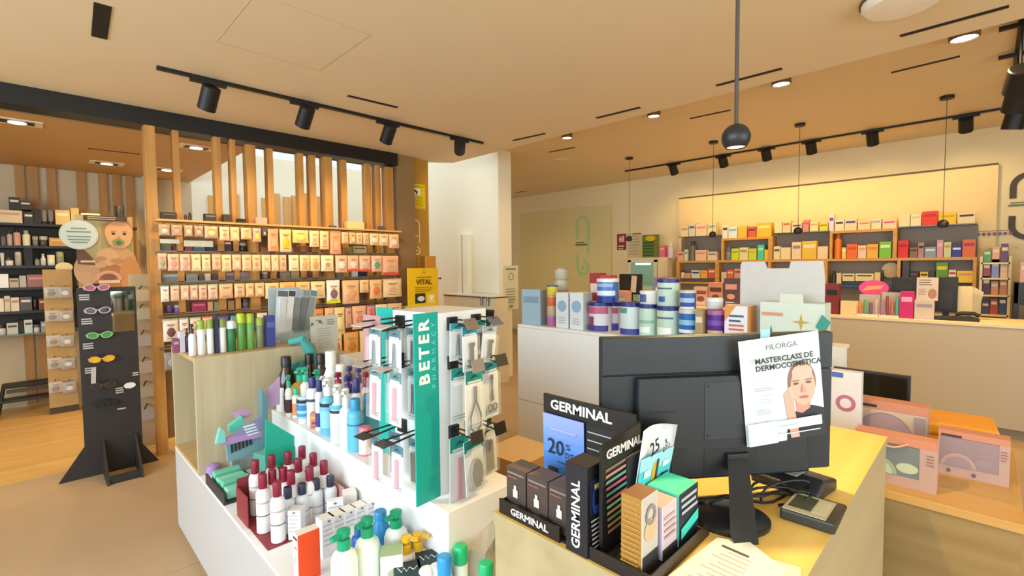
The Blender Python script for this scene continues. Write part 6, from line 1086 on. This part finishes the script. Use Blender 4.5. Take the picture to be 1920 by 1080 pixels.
for k in range(3):
    p = at(1805, 805-k*17, 'Z', LT+0.06+k*0.035); o = thing('orange_folder', ['lowest', 'middle', 'topmost'][k]+' orange folder in the stack on the low table', 'folder', (2.82, (at(1742, 800, 'X', 2.7).y+at(1862, 800, 'X', 2.7).y)/2+0.004*k, LT+k*0.055), 0.04*k, 'orange folders'); MB().box(-0.12, 0.12, -0.115, 0.115, 0.0, 0.054).build('cover', mat('f09a0a', 0.45), o, bevel=0.006); MB().box(-0.123, -0.1, -0.117, 0.117, 0.004, 0.05).build('spine', mat('f0a01a', 0.45), o, bevel=0.008)
p = at(1635, 720, 'X', 2.95); m2 = thing('monitor', 'small dark monitor behind the toy boxes', 'monitor', (2.95, 0.42, LT), NEGX-0.05)
y0, y1 = at(1562, 700, 'X', 2.95).y-0.42, at(1708, 705, 'X', 2.95).y-0.42; zt = at(1640, 697, 'X', 2.95).z-LT
MB().box(-y0, -y1, 0, 0.02, 0.06, zt).build('screen_frame', mat('2e2b28', 0.4), m2, bevel=0.003); MB().box(-y0+0.012, -y1-0.012, -0.001, 0, 0.075, zt-0.012).build('screen', mat('1e1d12', 0.1), m2); MB().box(-0.03, 0.03, 0.02, 0.05, 0.0, 0.15).box(-0.08, 0.08, -0.05, 0.08, 0, 0.01).build('stand', mat('22201e', 0.4), m2)
def ringp(P, w, h): P.ring(0, h*0.62, w*0.2, w*0.34, 'b56a8c'); P.rect(-w*0.5, -w*0.1, h*0.92, h*0.98, '4a6aa8'); P.rect(-w*0.4, w*0.4, h*0.3, h*0.315, '8a8a8c'); P.ell(w*0.06, h*0.16, w*0.3, h*0.09, 'e8e4e2'); P.lines(-w*0.1, w*0.35, h*0.2, 2, h*0.04, h*0.02, '4a4a4e')
A = at(1557, 780, 'X', 2.5); B = at(1613, 780, 'X', 2.5); carton('tall_carton', 'white carton with pink ring print between desk and toy boxes', 'box', (2.53, (A.y+B.y)/2, LT), abs(A.y-B.y), 0.05, at(1585, 697, 'X', 2.5).z-LT, 'dcd6d6', NEGX, prints=ringp)
o = MB().box(-0.03, 0.03, 0, 0.002, 0, 0.012).build('sticky_note', mat('d8dc2a', 0.5), loc=(2.63, 0.46, LT+at(1670, 755, 'X', 2.62).z-LT+0.0), rz=NEGX); tag(o, 'lime yellow sticky note on the large toy box', 'note')
A = at(1557, 686, 'X', 3.0); pb = thing('paper_stand', 'small cream paper on a holder right of the big monitor', 'paper', (3.0, at(1571, 686, 'X', 3.0).y, LT), NEGX); MB().box(-0.035, 0.035, 0, 0.002, A.z-LT, at(1571, 650, 'X', 3.0).z-LT).build('sheet', mat('e2d6c4', 0.5), pb); MB().box(-0.004, 0.004, 0.002, 0.006, 0, A.z-LT+0.03).build('holder', mat('9a9488', 0.4), pb); MB().box(-0.05, 0.05, -0.03, 0.03, 0, 0.006).build('foot', mat('9a9488', 0.4), pb)
# ================================================================ dispensing counter
C2X, C2Z = 6.126, 1.03
c2 = thing('dispensing_counter', 'long beige dispensing counter before the shelf wall', 'counter', (C2X, 0.4, 0)); CB = mat('b9ab93', 0.5, 0, 0.015, 2)
MB().box(0.0, 0.62, -3.6, 3.5, 0.09, C2Z-0.03).build('front', CB, c2); MB().box(-0.012, 0.64, -3.61, 3.51, C2Z-0.03, C2Z).build('top', mat('e6cfa4', 0.4), c2, bevel=0.002); MB().box(0.03, 0.6, -3.58, 3.48, 0, 0.09).build('plinth', mat('8a7f6c', 0.6), c2)
W2 = 'on the dispensing counter'
row([(1300, 1326, 538, 578, 'd8a48c', 'boxp', 'peach portrait carton left of the grey card', '8a4a3c'), (1327, 1355, 530, 578, 'c98a6a', 'boxp', 'copper portrait carton left of the grey card', '5a3428'), (1356, 1384, 522, 578, '5a4650', 'boxp', 'plum portrait carton beside the grey card', 'd8a08c')], 'X', 6.3, C2Z, 0.1, where='')
row([(1546, 1572, 532, 590, '7a1f2a', 'box', 'dark red carton with black window', '1a1214'), (1575, 1606, 565, 590, 'e2c79c', 'box', 'cream carton stack'), (1686, 1712, 547, 603, 'c2186a', 'box', 'tall magenta carton', 'e8a0c4'), (1713, 1751, 563, 604, 'c9b9ac', 'box', 'grey beige printed carton', '9c8aa0'), (1148, 1174, 545, 566, 'e0a070', 'box', 'peach carton by the small monitor', 'f0d2b0')], 'X', 6.2, C2Z, 0.1, where=W2)
def organizer(label, x0, x1, yt, cols, tall):
    A = at(x0, 590, 'X', 6.18); B = at(x1, 590, 'X', 6.18); w = abs(A.y-B.y); h = at(x0, yt, 'X', 6.25).z-C2Z
    t = thing('tester_display', label, 'display', (6.18, (A.y+B.y)/2, C2Z), NEGX)
    MB().box(-w/2, w/2, 0.0, 0.16, 0, 0.02).build('base', mat('ded6cc', 0.4), t); MB().box(-w/2, w/2, 0.14, 0.15, 0.02, h).build('back_card', mat('b9b0a4', 0.5), t)
    n = len(cols)
    for k, c in enumerate(cols): MB().lathe([(w/n*0.36, 0.02), (w/n*0.36, tall*(0.8+0.2*(k % 2))), (w/n*0.2, tall*(0.9+0.2*(k % 2)))], 10).build('tester', mat(c, 0.4), t, loc=(-w/2+w/n*(k+0.5), 0.05, 0), smooth=True)
    return t
organizer('small tester display with orange and green tubes', 1606, 1646, 552, ['d8743c', '5f9a78', '6f5a78', 'b9a2a0'], 0.16)
organizer('lilac and copper tester display left of the magenta carton', 1648, 1685, 548, ['a07aa8', '8a3a5c', 'b96a4c', '58a09a'], 0.2)
p = at(1638, 540, 'X', 6.4); t = thing('oval_sign', 'bright pink oval sign with orange stripe on a stalk', 'sign', (6.4, p.y, C2Z), NEGX); MB().lathe([(1, -0.005), (1, 0.005)], 24).build('oval', mat('e0438c', 0.5), t, loc=(0, 0, p.z-C2Z), rot=(math.pi/2, 0, 0)).scale = (0.13, 0.085, 1); P = Print(); P.poly([(-0.1, p.z-C2Z-0.03), (0.06, p.z-C2Z-0.01), (0.09, p.z-C2Z+0.03), (-0.05, p.z-C2Z+0.02)], 'f0a05a'); P.build(t, -0.006); MB().tube([(0, 0.004, 0), (0, 0.004, p.z-C2Z-0.05)], 0.006).build('stalk', mat('d8d0c4', 0.4), t)
def screen2(label, x0, x1, y0, y1, X_, col='17140f'):
    A = at(x0, y1, 'X', X_); B = at(x1, y0, 'X', X_); t = thing('monitor', label, 'monitor', (X_, (A.y+B.y)/2, C2Z), NEGX); w = abs(A.y-B.y); z0, z1 = max(A.z-C2Z, 0.06), B.z-C2Z
    MB().box(-w/2, w/2, 0, 0.03, z0, z1).build('screen_frame', mat(col, 0.5), t, bevel=0.004); MB().box(-0.025, 0.025, 0.01, 0.04, 0.0, z0+0.05).build('neck', mat('1c1916', 0.5), t); MB().box(-0.11, 0.11, -0.07, 0.1, 0, 0.012).build('foot', mat('221f1b', 0.5), t); MB().box(-w*0.3, w*0.3, -0.006, 0, z0+0.03, z0+(z1-z0)*0.6).build('rear_cover', mat('221f1a', 0.5), t); return t
s1 = screen2('black monitor back above the pink oval sign', 1672, 1720, 520, 549, 6.5); s2 = screen2('black monitor back at the right of the counter', 1752, 1797, 519, 584, 6.42); s3 = screen2('small black monitor with a paper on it behind the cans', 1161, 1203, 514, 551, 6.4, '1e1813')
A = at(1188, 532, 'X', 6.38); t = MB().box(-0.045, 0.045, 0, 0.002, -0.13, 0.12).build('taped_note', mat('d2bda8', 0.5), loc=(6.384, A.y, A.z), rot=(0, 0.08, NEGX)); tag(t, 'narrow paper taped to the small far monitor', 'paper')
def portrait(P, w, h, t): P.lines(-w*0.4, w*0.3, h*0.9, 3, h*0.1, h*0.03, '6a5a50'); P.ell(w*0.24, h*0.3, w*0.2, h*0.22, 'b07a64'); P.lines(-w*0.4, 0, h*0.5, 3, h*0.1, h*0.03, '9a8c80')
nt_ = notice('leaflet_sheet', 'leaflet with a small portrait leaning between the far monitors', 'poster', 1718, 1760, 520, 563, 'X', 6.26, 'd2bfae', NEGX, portrait)
A = at(1735, 563, 'X', 6.26)
p = at(1815, 596, 'X', 6.35); fan = thing('brochure_fan', 'cream fan of brochures right of the far monitor', 'brochures', (6.5, p.y, C2Z), NEGX)
for k in range(6): MB().box(-0.09, 0.03, 0.02*k-0.06, 0.02*k-0.056, 0.0, 0.32-0.01*k).build('brochure', mat(['c9b48c', 'bfae8e'][k % 2], 0.5), fan, rot=(0, 0.035*k-0.02, 0), loc=(0.006*k, 0, 0.006))
p = at(1790, 600, 'X', 6.2); ph_ = thing('desk_phone', 'black desk phone at the front of the far counter', 'phone', (6.22, p.y, C2Z), NEGX); MB().prism([(-0.17, 0), (0.17, 0), (0.17, 0.02), (0.1, 0.05), (-0.17, 0.03)], 0, 0.12, 'Y').build('phone_base', mat('1c1813', 0.5), ph_, bevel=0.006); MB().tube([(0.0, 0.03, 0.06), (0.05, 0.03, 0.075), (0.13, 0.03, 0.075), (0.17, 0.03, 0.05)], 0.018, 8).build('handset', mat('14110e', 0.5), ph_, smooth=True)
p = at(1602, 592, 'X', 6.16); t = MB().box(-0.16, 0.16, -0.05, 0.05, 0, 0.03).build('card_reader', mat('b9ad9c', 0.4), loc=(6.2, at(1570, 590, 'X', 6.2).y-0.0, C2Z+0.0005), rz=NEGX, bevel=0.006); 
bpy.data.objects.remove(t)

# ================================================================ dispensary shelf wall
SX = 7.88
def Y_(px, y=480): return at(px, y, 'X', SX).y
su = thing('dispensary_shelves', 'orange wood cube shelving with grey backs on the dispensary wall', 'shelving', (SX, 2.0, 0)); SWD = wood('c98f38', 'dca64c', 'Y', 0.45, 0.6); DEP = 0.21
def sb(name, px0, px1, z0, z1, m_=SWD, x0=0.0, x1=DEP): return MB().box(x0, x1, Y_(px1)-2.0, Y_(px0)-2.0, z0, z1).build(name, m_, su)
ZM, ZLo = 1.65, 1.29
sb('back_panel', 1268, 1832, 0.95, 2.04, mat('8d8376', 0.6), DEP-0.015, DEP); sb('base_cabinet', 1268, 1832, 0.0, 0.95, mat('e2d2b2', 0.5))
sb('middle_board', 1268, 1832, ZM-0.035, ZM); sb('lower_board', 1268, 1350, ZLo-0.03, ZLo); sb('lower_board', 1440, 1553, ZLo-0.03, ZLo); sb('lower_board', 1683, 1832, ZLo-0.03, ZLo); sb('work_ledge', 1350, 1440, ZLo-0.03, ZLo, mat('b9a684', 0.4)); sb('work_ledge', 1553, 1683, ZLo-0.03, ZLo, mat('31518c', 0.4))
for px0, px1, z0, z1 in [(1352, 1448, ZM, 2.0), (1555, 1681, ZM, 2.035)]:
    sb('cube_top', px0, px1, z1-0.035, z1); sb('cube_side', px0, px0+5, z0, z1-0.035); sb('cube_side', px1-8, px1, z0, z1-0.035)
for px0, px1 in [(1268, 1348), (1440, 1552), (1683, 1832)]:
    sb('cube_side', px0, px0+6, ZLo, ZM-0.035); sb('cube_side', px1-7, px1, ZLo, ZM-0.035)
for px0, px1, z in [(1272, 1352, 2.06), (1448, 1555, 2.045), (1682, 1830, 2.05)]:
    sb('glass_shelf', px0, px1, z-0.012, z, mat('6a6458', 0.15, 0, 0, alpha=0.85)); sb('shelf_stop', px0+2, px0+3, z-0.3, z-0.012, mat('c9a050', 0.5), DEP-0.05, DEP)
B_ = 'box'
def rw(specs, z, where, dep=0.12):
    row([s if len(s) > 6 else s+('',) for s in specs], 'X', SX+0.01, z+0.0005, dep, where=where)
top = 'on top of the dispensary shelves'
rw([(1276, 1290, 424, 442, 'ecd9a8', B_, 'first cream carton', 'b89a7c'), (1291, 1303, 419, 442, 'd8d2c4', B_, 'grey white carton', '6a6a70'), (1304, 1325, 420, 441, 'f0d2b0', B_, 'peach carton', 'e88a7a'), (1326, 1342, 418, 440, 'eadcae', B_, 'tall pale carton', '9ab0a0')], 2.06, top)
rw([(1354, 1364, 422, 446, 'f0e6d2', B_, 'slim white carton', '4a5058'), (1365, 1382, 425, 446, 'e2ecec', B_, 'white and sky blue carton', '7fc0d4'), (1383, 1400, 424, 445, 'f0c04a', B_, 'amber carton', 'd8c820'), (1402, 1417, 425, 445, 'e2603a', B_, 'red orange carton', '4a3a7a'), (1418, 1446, 418, 444, 'eec02a', B_, 'wide yellow carton', 'f4e2a4')], 2.0, top)
rw([(1452, 1466, 416, 434, 'f0dca4', B_, 'low cream carton'), (1467, 1482, 414, 433, 'eed2a0', B_, 'cream carton with red mark', 'd8643c'), (1484, 1503, 418, 433, 'e8d8b4', B_, 'beige carton', '5a5a50'), (1505, 1516, 412, 433, 'e08a8c', B_, 'rose carton', 'd85a6a'), (1518, 1534, 416, 433, 'f0e0a0', B_, 'buttery carton', 'e0a070'), (1536, 1552, 418, 433, 'f0d83a', B_, 'lemon carton', '8a8a30')], 2.045, top)
rw([(1554, 1563, 402, 433, 'e6dcea', B_, 'tall white and violet carton', '6a4ab0'), (1565, 1582, 412, 431, 'f2e2b8', B_, 'ivory carton', '4a3a4a'), (1583, 1606, 410, 430, 'f2d8b0', B_, 'peach and navy carton', '5a4a8a'), (1608, 1632, 414, 429, 'efd6a2', B_, 'sand carton', 'd88a5c'), (1633, 1652, 410, 428, 'f2dfae', B_, 'light carton', 'b0a4c0'), (1654, 1681, 412, 427, 'f0d2ae', B_, 'carton with raspberry print', 'd84a8a')], 2.035, top)
rw([(1686, 1706, 402, 422, 'f0dcaa', B_, 'wide cream carton'), (1707, 1727, 401, 421, 'f2e2b4', B_, 'pale carton left of the red one', 'd8c89a'), (1728, 1758, 396, 420, 'e2381a', B_, 'bright red carton', 'c02a14'), (1759, 1793, 399, 418, 'f0c41e', B_, 'bright yellow carton', 'd8a818'), (1795, 1829, 398, 416, 'ecd6a8', B_, 'cream carton with black print', '3a342c')], 2.05, top)
mid = 'on the middle dispensary shelf'
rw([(1270, 1282, 472, 486, 'e8a898', B_, 'pink carton', 'b0405a'), (1283, 1289, 468, 486, 'd8e0b0', B_, 'pale green carton', '6aa88a'), (1290, 1302, 452, 486, '6a6a62', 'cap', 'dark tall bottle', '3a3a38'), (1303, 1324, 469, 486, 'eec49c', B_, 'peach carton', 'e0907a'), (1326, 1344, 472, 486, 'e6ccb0', B_, 'cream carton at the cube', '8a7a80')], ZM, mid)
rw([(1358, 1370, 463, 482, '8a8a90', 'jar', 'grey lidded jar', '6a5a86'), (1371, 1385, 466, 482, 'd8e01e', B_, 'lime carton', '8ac020'), (1386, 1402, 464, 482, 'ecdca0', B_, 'cream carton in the left cube', 'a8a05a'), (1403, 1418, 466, 482, 'c6dc3a', B_, 'green yellow carton', 'f0a03a'), (1420, 1432, 459, 482, '4fd0b0', B_, 'turquoise carton', 'a8e6d4'), (1433, 1440, 468, 482, 'f0c81e', B_, 'narrow yellow carton')], ZM, mid)
rw([(1450, 1462, 462, 482, 'f0dcae', B_, 'ivory carton after the cube', '6a5a3a'), (1463, 1482, 464, 482, 'f0d8a8', B_, 'sand carton'), (1484, 1502, 454, 482, 'f2d6ae', B_, 'tall peach cream carton', '9a8a8a'), (1503, 1531, 452, 482, 'ecc23a', B_, 'tall yellow carton', 'f2e6b8'), (1532, 1552, 462, 482, 'efd4aa', B_, 'cream carton before the orange ones')], ZM, mid)
rw([(1562, 1577, 437, 479, 'ea7a24', 'cap', 'orange bottle', 'e0641a'), (1578, 1586, 464, 479, 'f0d060', B_, 'small yellow carton', 'f4f0e4'), (1587, 1607, 458, 479, 'ee6a1e', B_, 'bright orange carton', 'd84a18'), (1608, 1624, 460, 479, 'f2ceb4', B_, 'pale pink carton', 'f0a070'), (1625, 1646, 458, 479, 'f0b62a', B_, 'orange yellow carton', 'e88a20'), (1648, 1671, 453, 478, '7ac62a', B_, 'vivid green carton', 'e6f0d0')], ZM, mid)
rw([(1683, 1703, 451, 478, 'e2231a', B_, 'red carton', 'b81a14'), (1705, 1720, 464, 478, '8a6a4c', B_, 'brown carton', '4a3626'), (1721, 1732, 455, 478, 'b98a7c', B_, 'dusky carton', '3a2a22'), (1733, 1755, 463, 477, '8a9cb0', B_, 'blue grey carton', 'e2e6ea'), (1756, 1768, 450, 477, 'd898a0', B_, 'pink lilac carton', 'e0c0c4'), (1769, 1783, 454, 477, 'cdd29a', B_, 'sage cream carton', 'e08a5a'), (1784, 1803, 460, 477, '2c3494', B_, 'navy carton', 'dfe4f4'), (1804, 1829, 449, 476, 'dc6a34', B_, 'copper orange carton', 'a83a5a')], ZM, mid)
low = 'on the low dispensary shelf'
rw([(1275, 1282, 507, 522, 'e6dcc8', 'can', 'small white can', '3a342e'), (1283, 1295, 512, 522, 'eaa078', B_, 'peach carton'), (1296, 1312, 507, 522, 'd8d8d4', B_, 'white and black carton', '26262a'), (1313, 1326, 507, 522, 'f0b22a', B_, 'amber carton', 'e88a4a'), (1327, 1341, 504, 522, 'd8583a', B_, 'brick red carton', 'f0d2a0')], ZLo, low)
rw([(1352, 1362, 510, 524, 'e2c8a0', B_, 'cream carton by the open bay'), (1363, 1375, 506, 524, 'e8643a', B_, 'orange red carton', 'f2c0a0'), (1376, 1390, 504, 524, 'd8a08a', B_, 'pink red carton', 'b03a34')], ZLo, low)
rw([(1533, 1545, 506, 528, 'e8c88e', B_, 'stacked cream carton', 'c9a05a'), (1500, 1530, 505, 528, 'd8b47c', B_, 'tan carton half hidden by the card')], ZLo, low)
rw([(1558, 1567, 508, 528, '3a3430', 'cap', 'black bottle', '2a2622'), (1568, 1577, 512, 528, 'e6d2a4', B_, 'small cream carton'), (1579, 1602, 513, 527, 'ecdcb0', B_, 'ivory carton over the blue ledge', '4a4238'), (1603, 1638, 513, 527, 'f0dfae', B_, 'long ivory carton over the blue ledge', '3a342e'), (1639, 1650, 511, 527, 'ecd88a', B_, 'butter carton'), (1651, 1657, 506, 527, '1f1b18', 'cap', 'slim black bottle')], ZLo, low)
rw([(1691, 1704, 488, 528, '4a3f4a', B_, 'dark plum carton'), (1705, 1722, 509, 528, '2a1f2a', B_, 'black violet carton', '6a4a6a'), (1724, 1740, 510, 528, 'e8c01e', B_, 'yellow carton', '3a3a3a'), (1741, 1752, 508, 528, '3a3a3e', B_, 'charcoal carton'), (1754, 1777, 492, 528, '5a9a1e', B_, 'leaf green carton', 'e8c83a'), (1778, 1792, 506, 528, 'ecd8b0', B_, 'pale carton', 'b03a2a'), (1793, 1824, 508, 530, 'eec81c', B_, 'broad yellow carton', 'd88a9a')], ZLo, low)
p = at(1668, 507, 'X', SX+0.02); t = MB().lathe([(0.1, -0.01), (0.1, 0.01)], 24).build('round_plaque', mat('e0c294', 0.5), loc=(SX+0.14, p.y, p.z), rot=(0, math.pi/2, 0)); tag(t, 'round beige plaque at the open dispensary bay', 'plaque'); t.scale = (1, 1, 1)
# arched display at the right
A = at(1836, 600, 'X', 7.7); B = at(1890, 600, 'X', 7.7); ad = thing('arched_display', 'narrow arched display stand with colourful packs right of the shelves', 'display stand', (7.7, (A.y+B.y)/2, 0), NEGX); w = abs(A.y-B.y)/2; zt = at(1862, 464, 'X', 7.7).z
MB().prism([(-w, 0), (w, 0), (w, zt-0.08), (w*0.8, zt-0.02), (w*0.5, zt), (-w*0.5, zt), (-w*0.8, zt-0.02), (-w, zt-0.08)], 0.2, 0.22, 'Y').build('arch_panel', mat('d2a05c', 0.5), ad)
for sx in (-1, 1): MB().box(sx*w-0.012, sx*w+0.012, 0, 0.2, 0, zt-0.1).build('side_panel', mat('e2cfa2', 0.5), ad)
adz = [at(1862, y, 'X', 7.7).z for y in (492, 521, 553, 590)]
for z in adz: MB().box(-w, w, 0, 0.2, z-0.02, z).build('shelf', mat('ead6a6', 0.5), ad)
cl = [['5fa06a', 'e0b088', '6a4a7a'], ['a84a5a', '8a9ad0', 'f0c8a0'], ['5a3a5a', 'e09a7a', 'c98a6a'], ['4a4a6a', 'c24a3a', '3a4a7a']]
for j, z in enumerate(adz):
    for k in range(3):
        c = cl[j][k]; off = Matrix.Rotation(NEGX, 3, 'Z')@Vector((-w*0.6+k*w*0.6, 0.1, 0)); carton('carton', '%s pack from the left on the %s shelf of the arched stand' % (ORD[k], ORD[j]), 'box', (ad.location.x+off.x, ad.location.y+off.y, z+0.0005), w*0.5, 0.08, 0.15+0.03*((j+k) % 3), c, NEGX, prints=simple_print('e8dcc8'), bevel=0)
P = Print(); A = at(1834, 440, 'X', 8.08); B = at(1882, 440, 'X', 8.08); t = thing('shelf_lettering', 'thin purple lettering strip above the arched stand', 'lettering', (8.085, (A.y+B.y)/2, A.z), NEGX)
for k in range(7): P.rect(-0.12+k*0.045, -0.12+k*0.045+0.03, -0.015, 0.02, '7a5a80')
P.rect(-0.2, 0.2, 0.035, 0.042, '6a5a6a'); P.build(t, 0)
A = at(1899, 610, 'X', 7.4); fr = thing('dark_cabinet', 'dark framed glass cabinet at the right edge', 'cabinet', (7.4, A.y-0.32, 0), NEGX); zt = at(1910, 530, 'X', 7.4).z
MB().box(-0.32, 0.32, 0, 0.4, 0, zt).build('body', mat('4a3f32', 0.5), fr); MB().box(-0.32, -0.29, -0.02, 0.0, 0, zt).box(-0.32, 0.32, -0.02, 0, zt-0.22, zt).build('frame', mat('15110d', 0.4), fr); MB().box(-0.28, 0.3, -0.012, -0.008, 0.4, zt-0.24).build('glass', mat('8a7a66', 0.1, 0, 0, alpha=0.4), fr)
for k, c in enumerate(['e0b0a0', '7ab0a8', 'd88a8c', 'e6d2b0']): p = at(1906+6*(k % 3), 528-13*(k//3), 'X', 7.45); carton('carton', ORD[k]+' pastel carton on top of the dark cabinet', 'box', (7.55, fr.location.y+0.22-0.14*k, zt+0.0005), 0.12, 0.12, 0.22+0.05*(k % 2), c, NEGX, prints=simple_print('f2ece2'), bevel=0)

# ================================================================ corner by the olive tinted panel: fridge, notices
A = at(1172, 560, 'X', 7.7); B = at(1247, 560, 'X', 7.7); fg = thing('medicine_fridge', 'white medicine fridge with lit teal interior in the far corner', 'fridge', (7.7, (A.y+B.y)/2, 0), NEGX); w = abs(A.y-B.y)/2; zt = at(1205, 483, 'X', 7.7).z
FW = mat('e2d2ae', 0.5)
MB().box(-w, w, 0.05, 0.45, 0, zt).build('cabinet', FW, fg, bevel=0.01); MB().box(-w*0.7, w*0.45, 0.0, 0.05, 0.5, zt-0.08).build('door', mat('8fc4b4', 0.3), fg); MB().box(-w*0.86, -w*0.7, 0, 0.05, 0.4, zt-0.04).box(w*0.45, w*0.6, 0, 0.05, 0.4, zt-0.04).box(-w*0.86, w*0.6, 0, 0.05, zt-0.08, zt).build('door_frame', FW, fg)
MB().box(-w*0.45, w*0.3, -0.006, 0.0, zt-0.13, zt-0.1).build('light_bar', mat('eafff4', 0.4, 0, 0, emit=5), fg); MB().box(-w*0.3, w*0.4, -0.004, 0.0, zt-0.75, zt-0.5).build('shelf_label', mat('c4e0d2', 0.4), fg); MB().box(w*0.62, w*0.96, 0.0, 0.05, zt-0.6, zt-0.05).build('side_box', mat('e8d4aa', 0.5), fg, bevel=0.01)
def fire(P, w, h, t): P.rect(-w*0.34, w*0.34, h*0.42, h*0.92, 'b0464a'); P.ell(-w*0.12, h*0.66, w*0.14, h*0.16, 'e6cfae'); P.rect(w*0.06, w*0.26, h*0.5, h*0.86, 'e6cfae'); P.rect(-w*0.36, w*0.3, h*0.2, h*0.28, 'e6cfae'); P.rect(-w*0.36, w*0.2, h*0.06, h*0.12, 'd8b89a')
notice('fire_sign', 'red fire equipment sign beside the olive tinted panel', 'sign', 1157, 1174, 439, 469, 'X', 8.193, '8c2026', NEGX, fire)
notice('notice_sheet', 'cream notice sheets beside the red fire sign', 'notice', 1176, 1202, 438, 484, 'X', 8.193, 'dcc79c', NEGX, lambda P, w, h, t: (P.lines(-w*0.4, w*0.4, h*0.9, 7, h*0.12, h*0.03, 'a89878'), P.rect(-w*0.1, w*0.5, h*0.96, h*0.99, '4a4034')))
def greens(P, w, h, t): 
    for k in range(5): P.rect(-w*0.46, w*0.2, h*(0.06+0.14*k), h*(0.14+0.14*k), '2f5a2c'); P.rect(w*0.22, w*0.46, h*(0.06+0.14*k), h*(0.12+0.14*k), '8a7a2c')
    P.ell(0, h*0.84, w*0.3, h*0.12, 'd8b41e')
notice('green_chart', 'green striped chart with a yellow disc above the fridge', 'chart', 1204, 1236, 441, 483, 'X', 7.9, '6f7a34', NEGX, greens)
rw_z = zt
row([(1236, 1246, 460, 484, 'e0708a', 'box', 'pink carton', 'f0a8b8'), (1249, 1260, 456, 484, 'd8c4d0', 'cap', 'pale lilac bottle', 'e8d8c0')], 'X', 7.8, None, 0.1, where='above the medicine fridge')
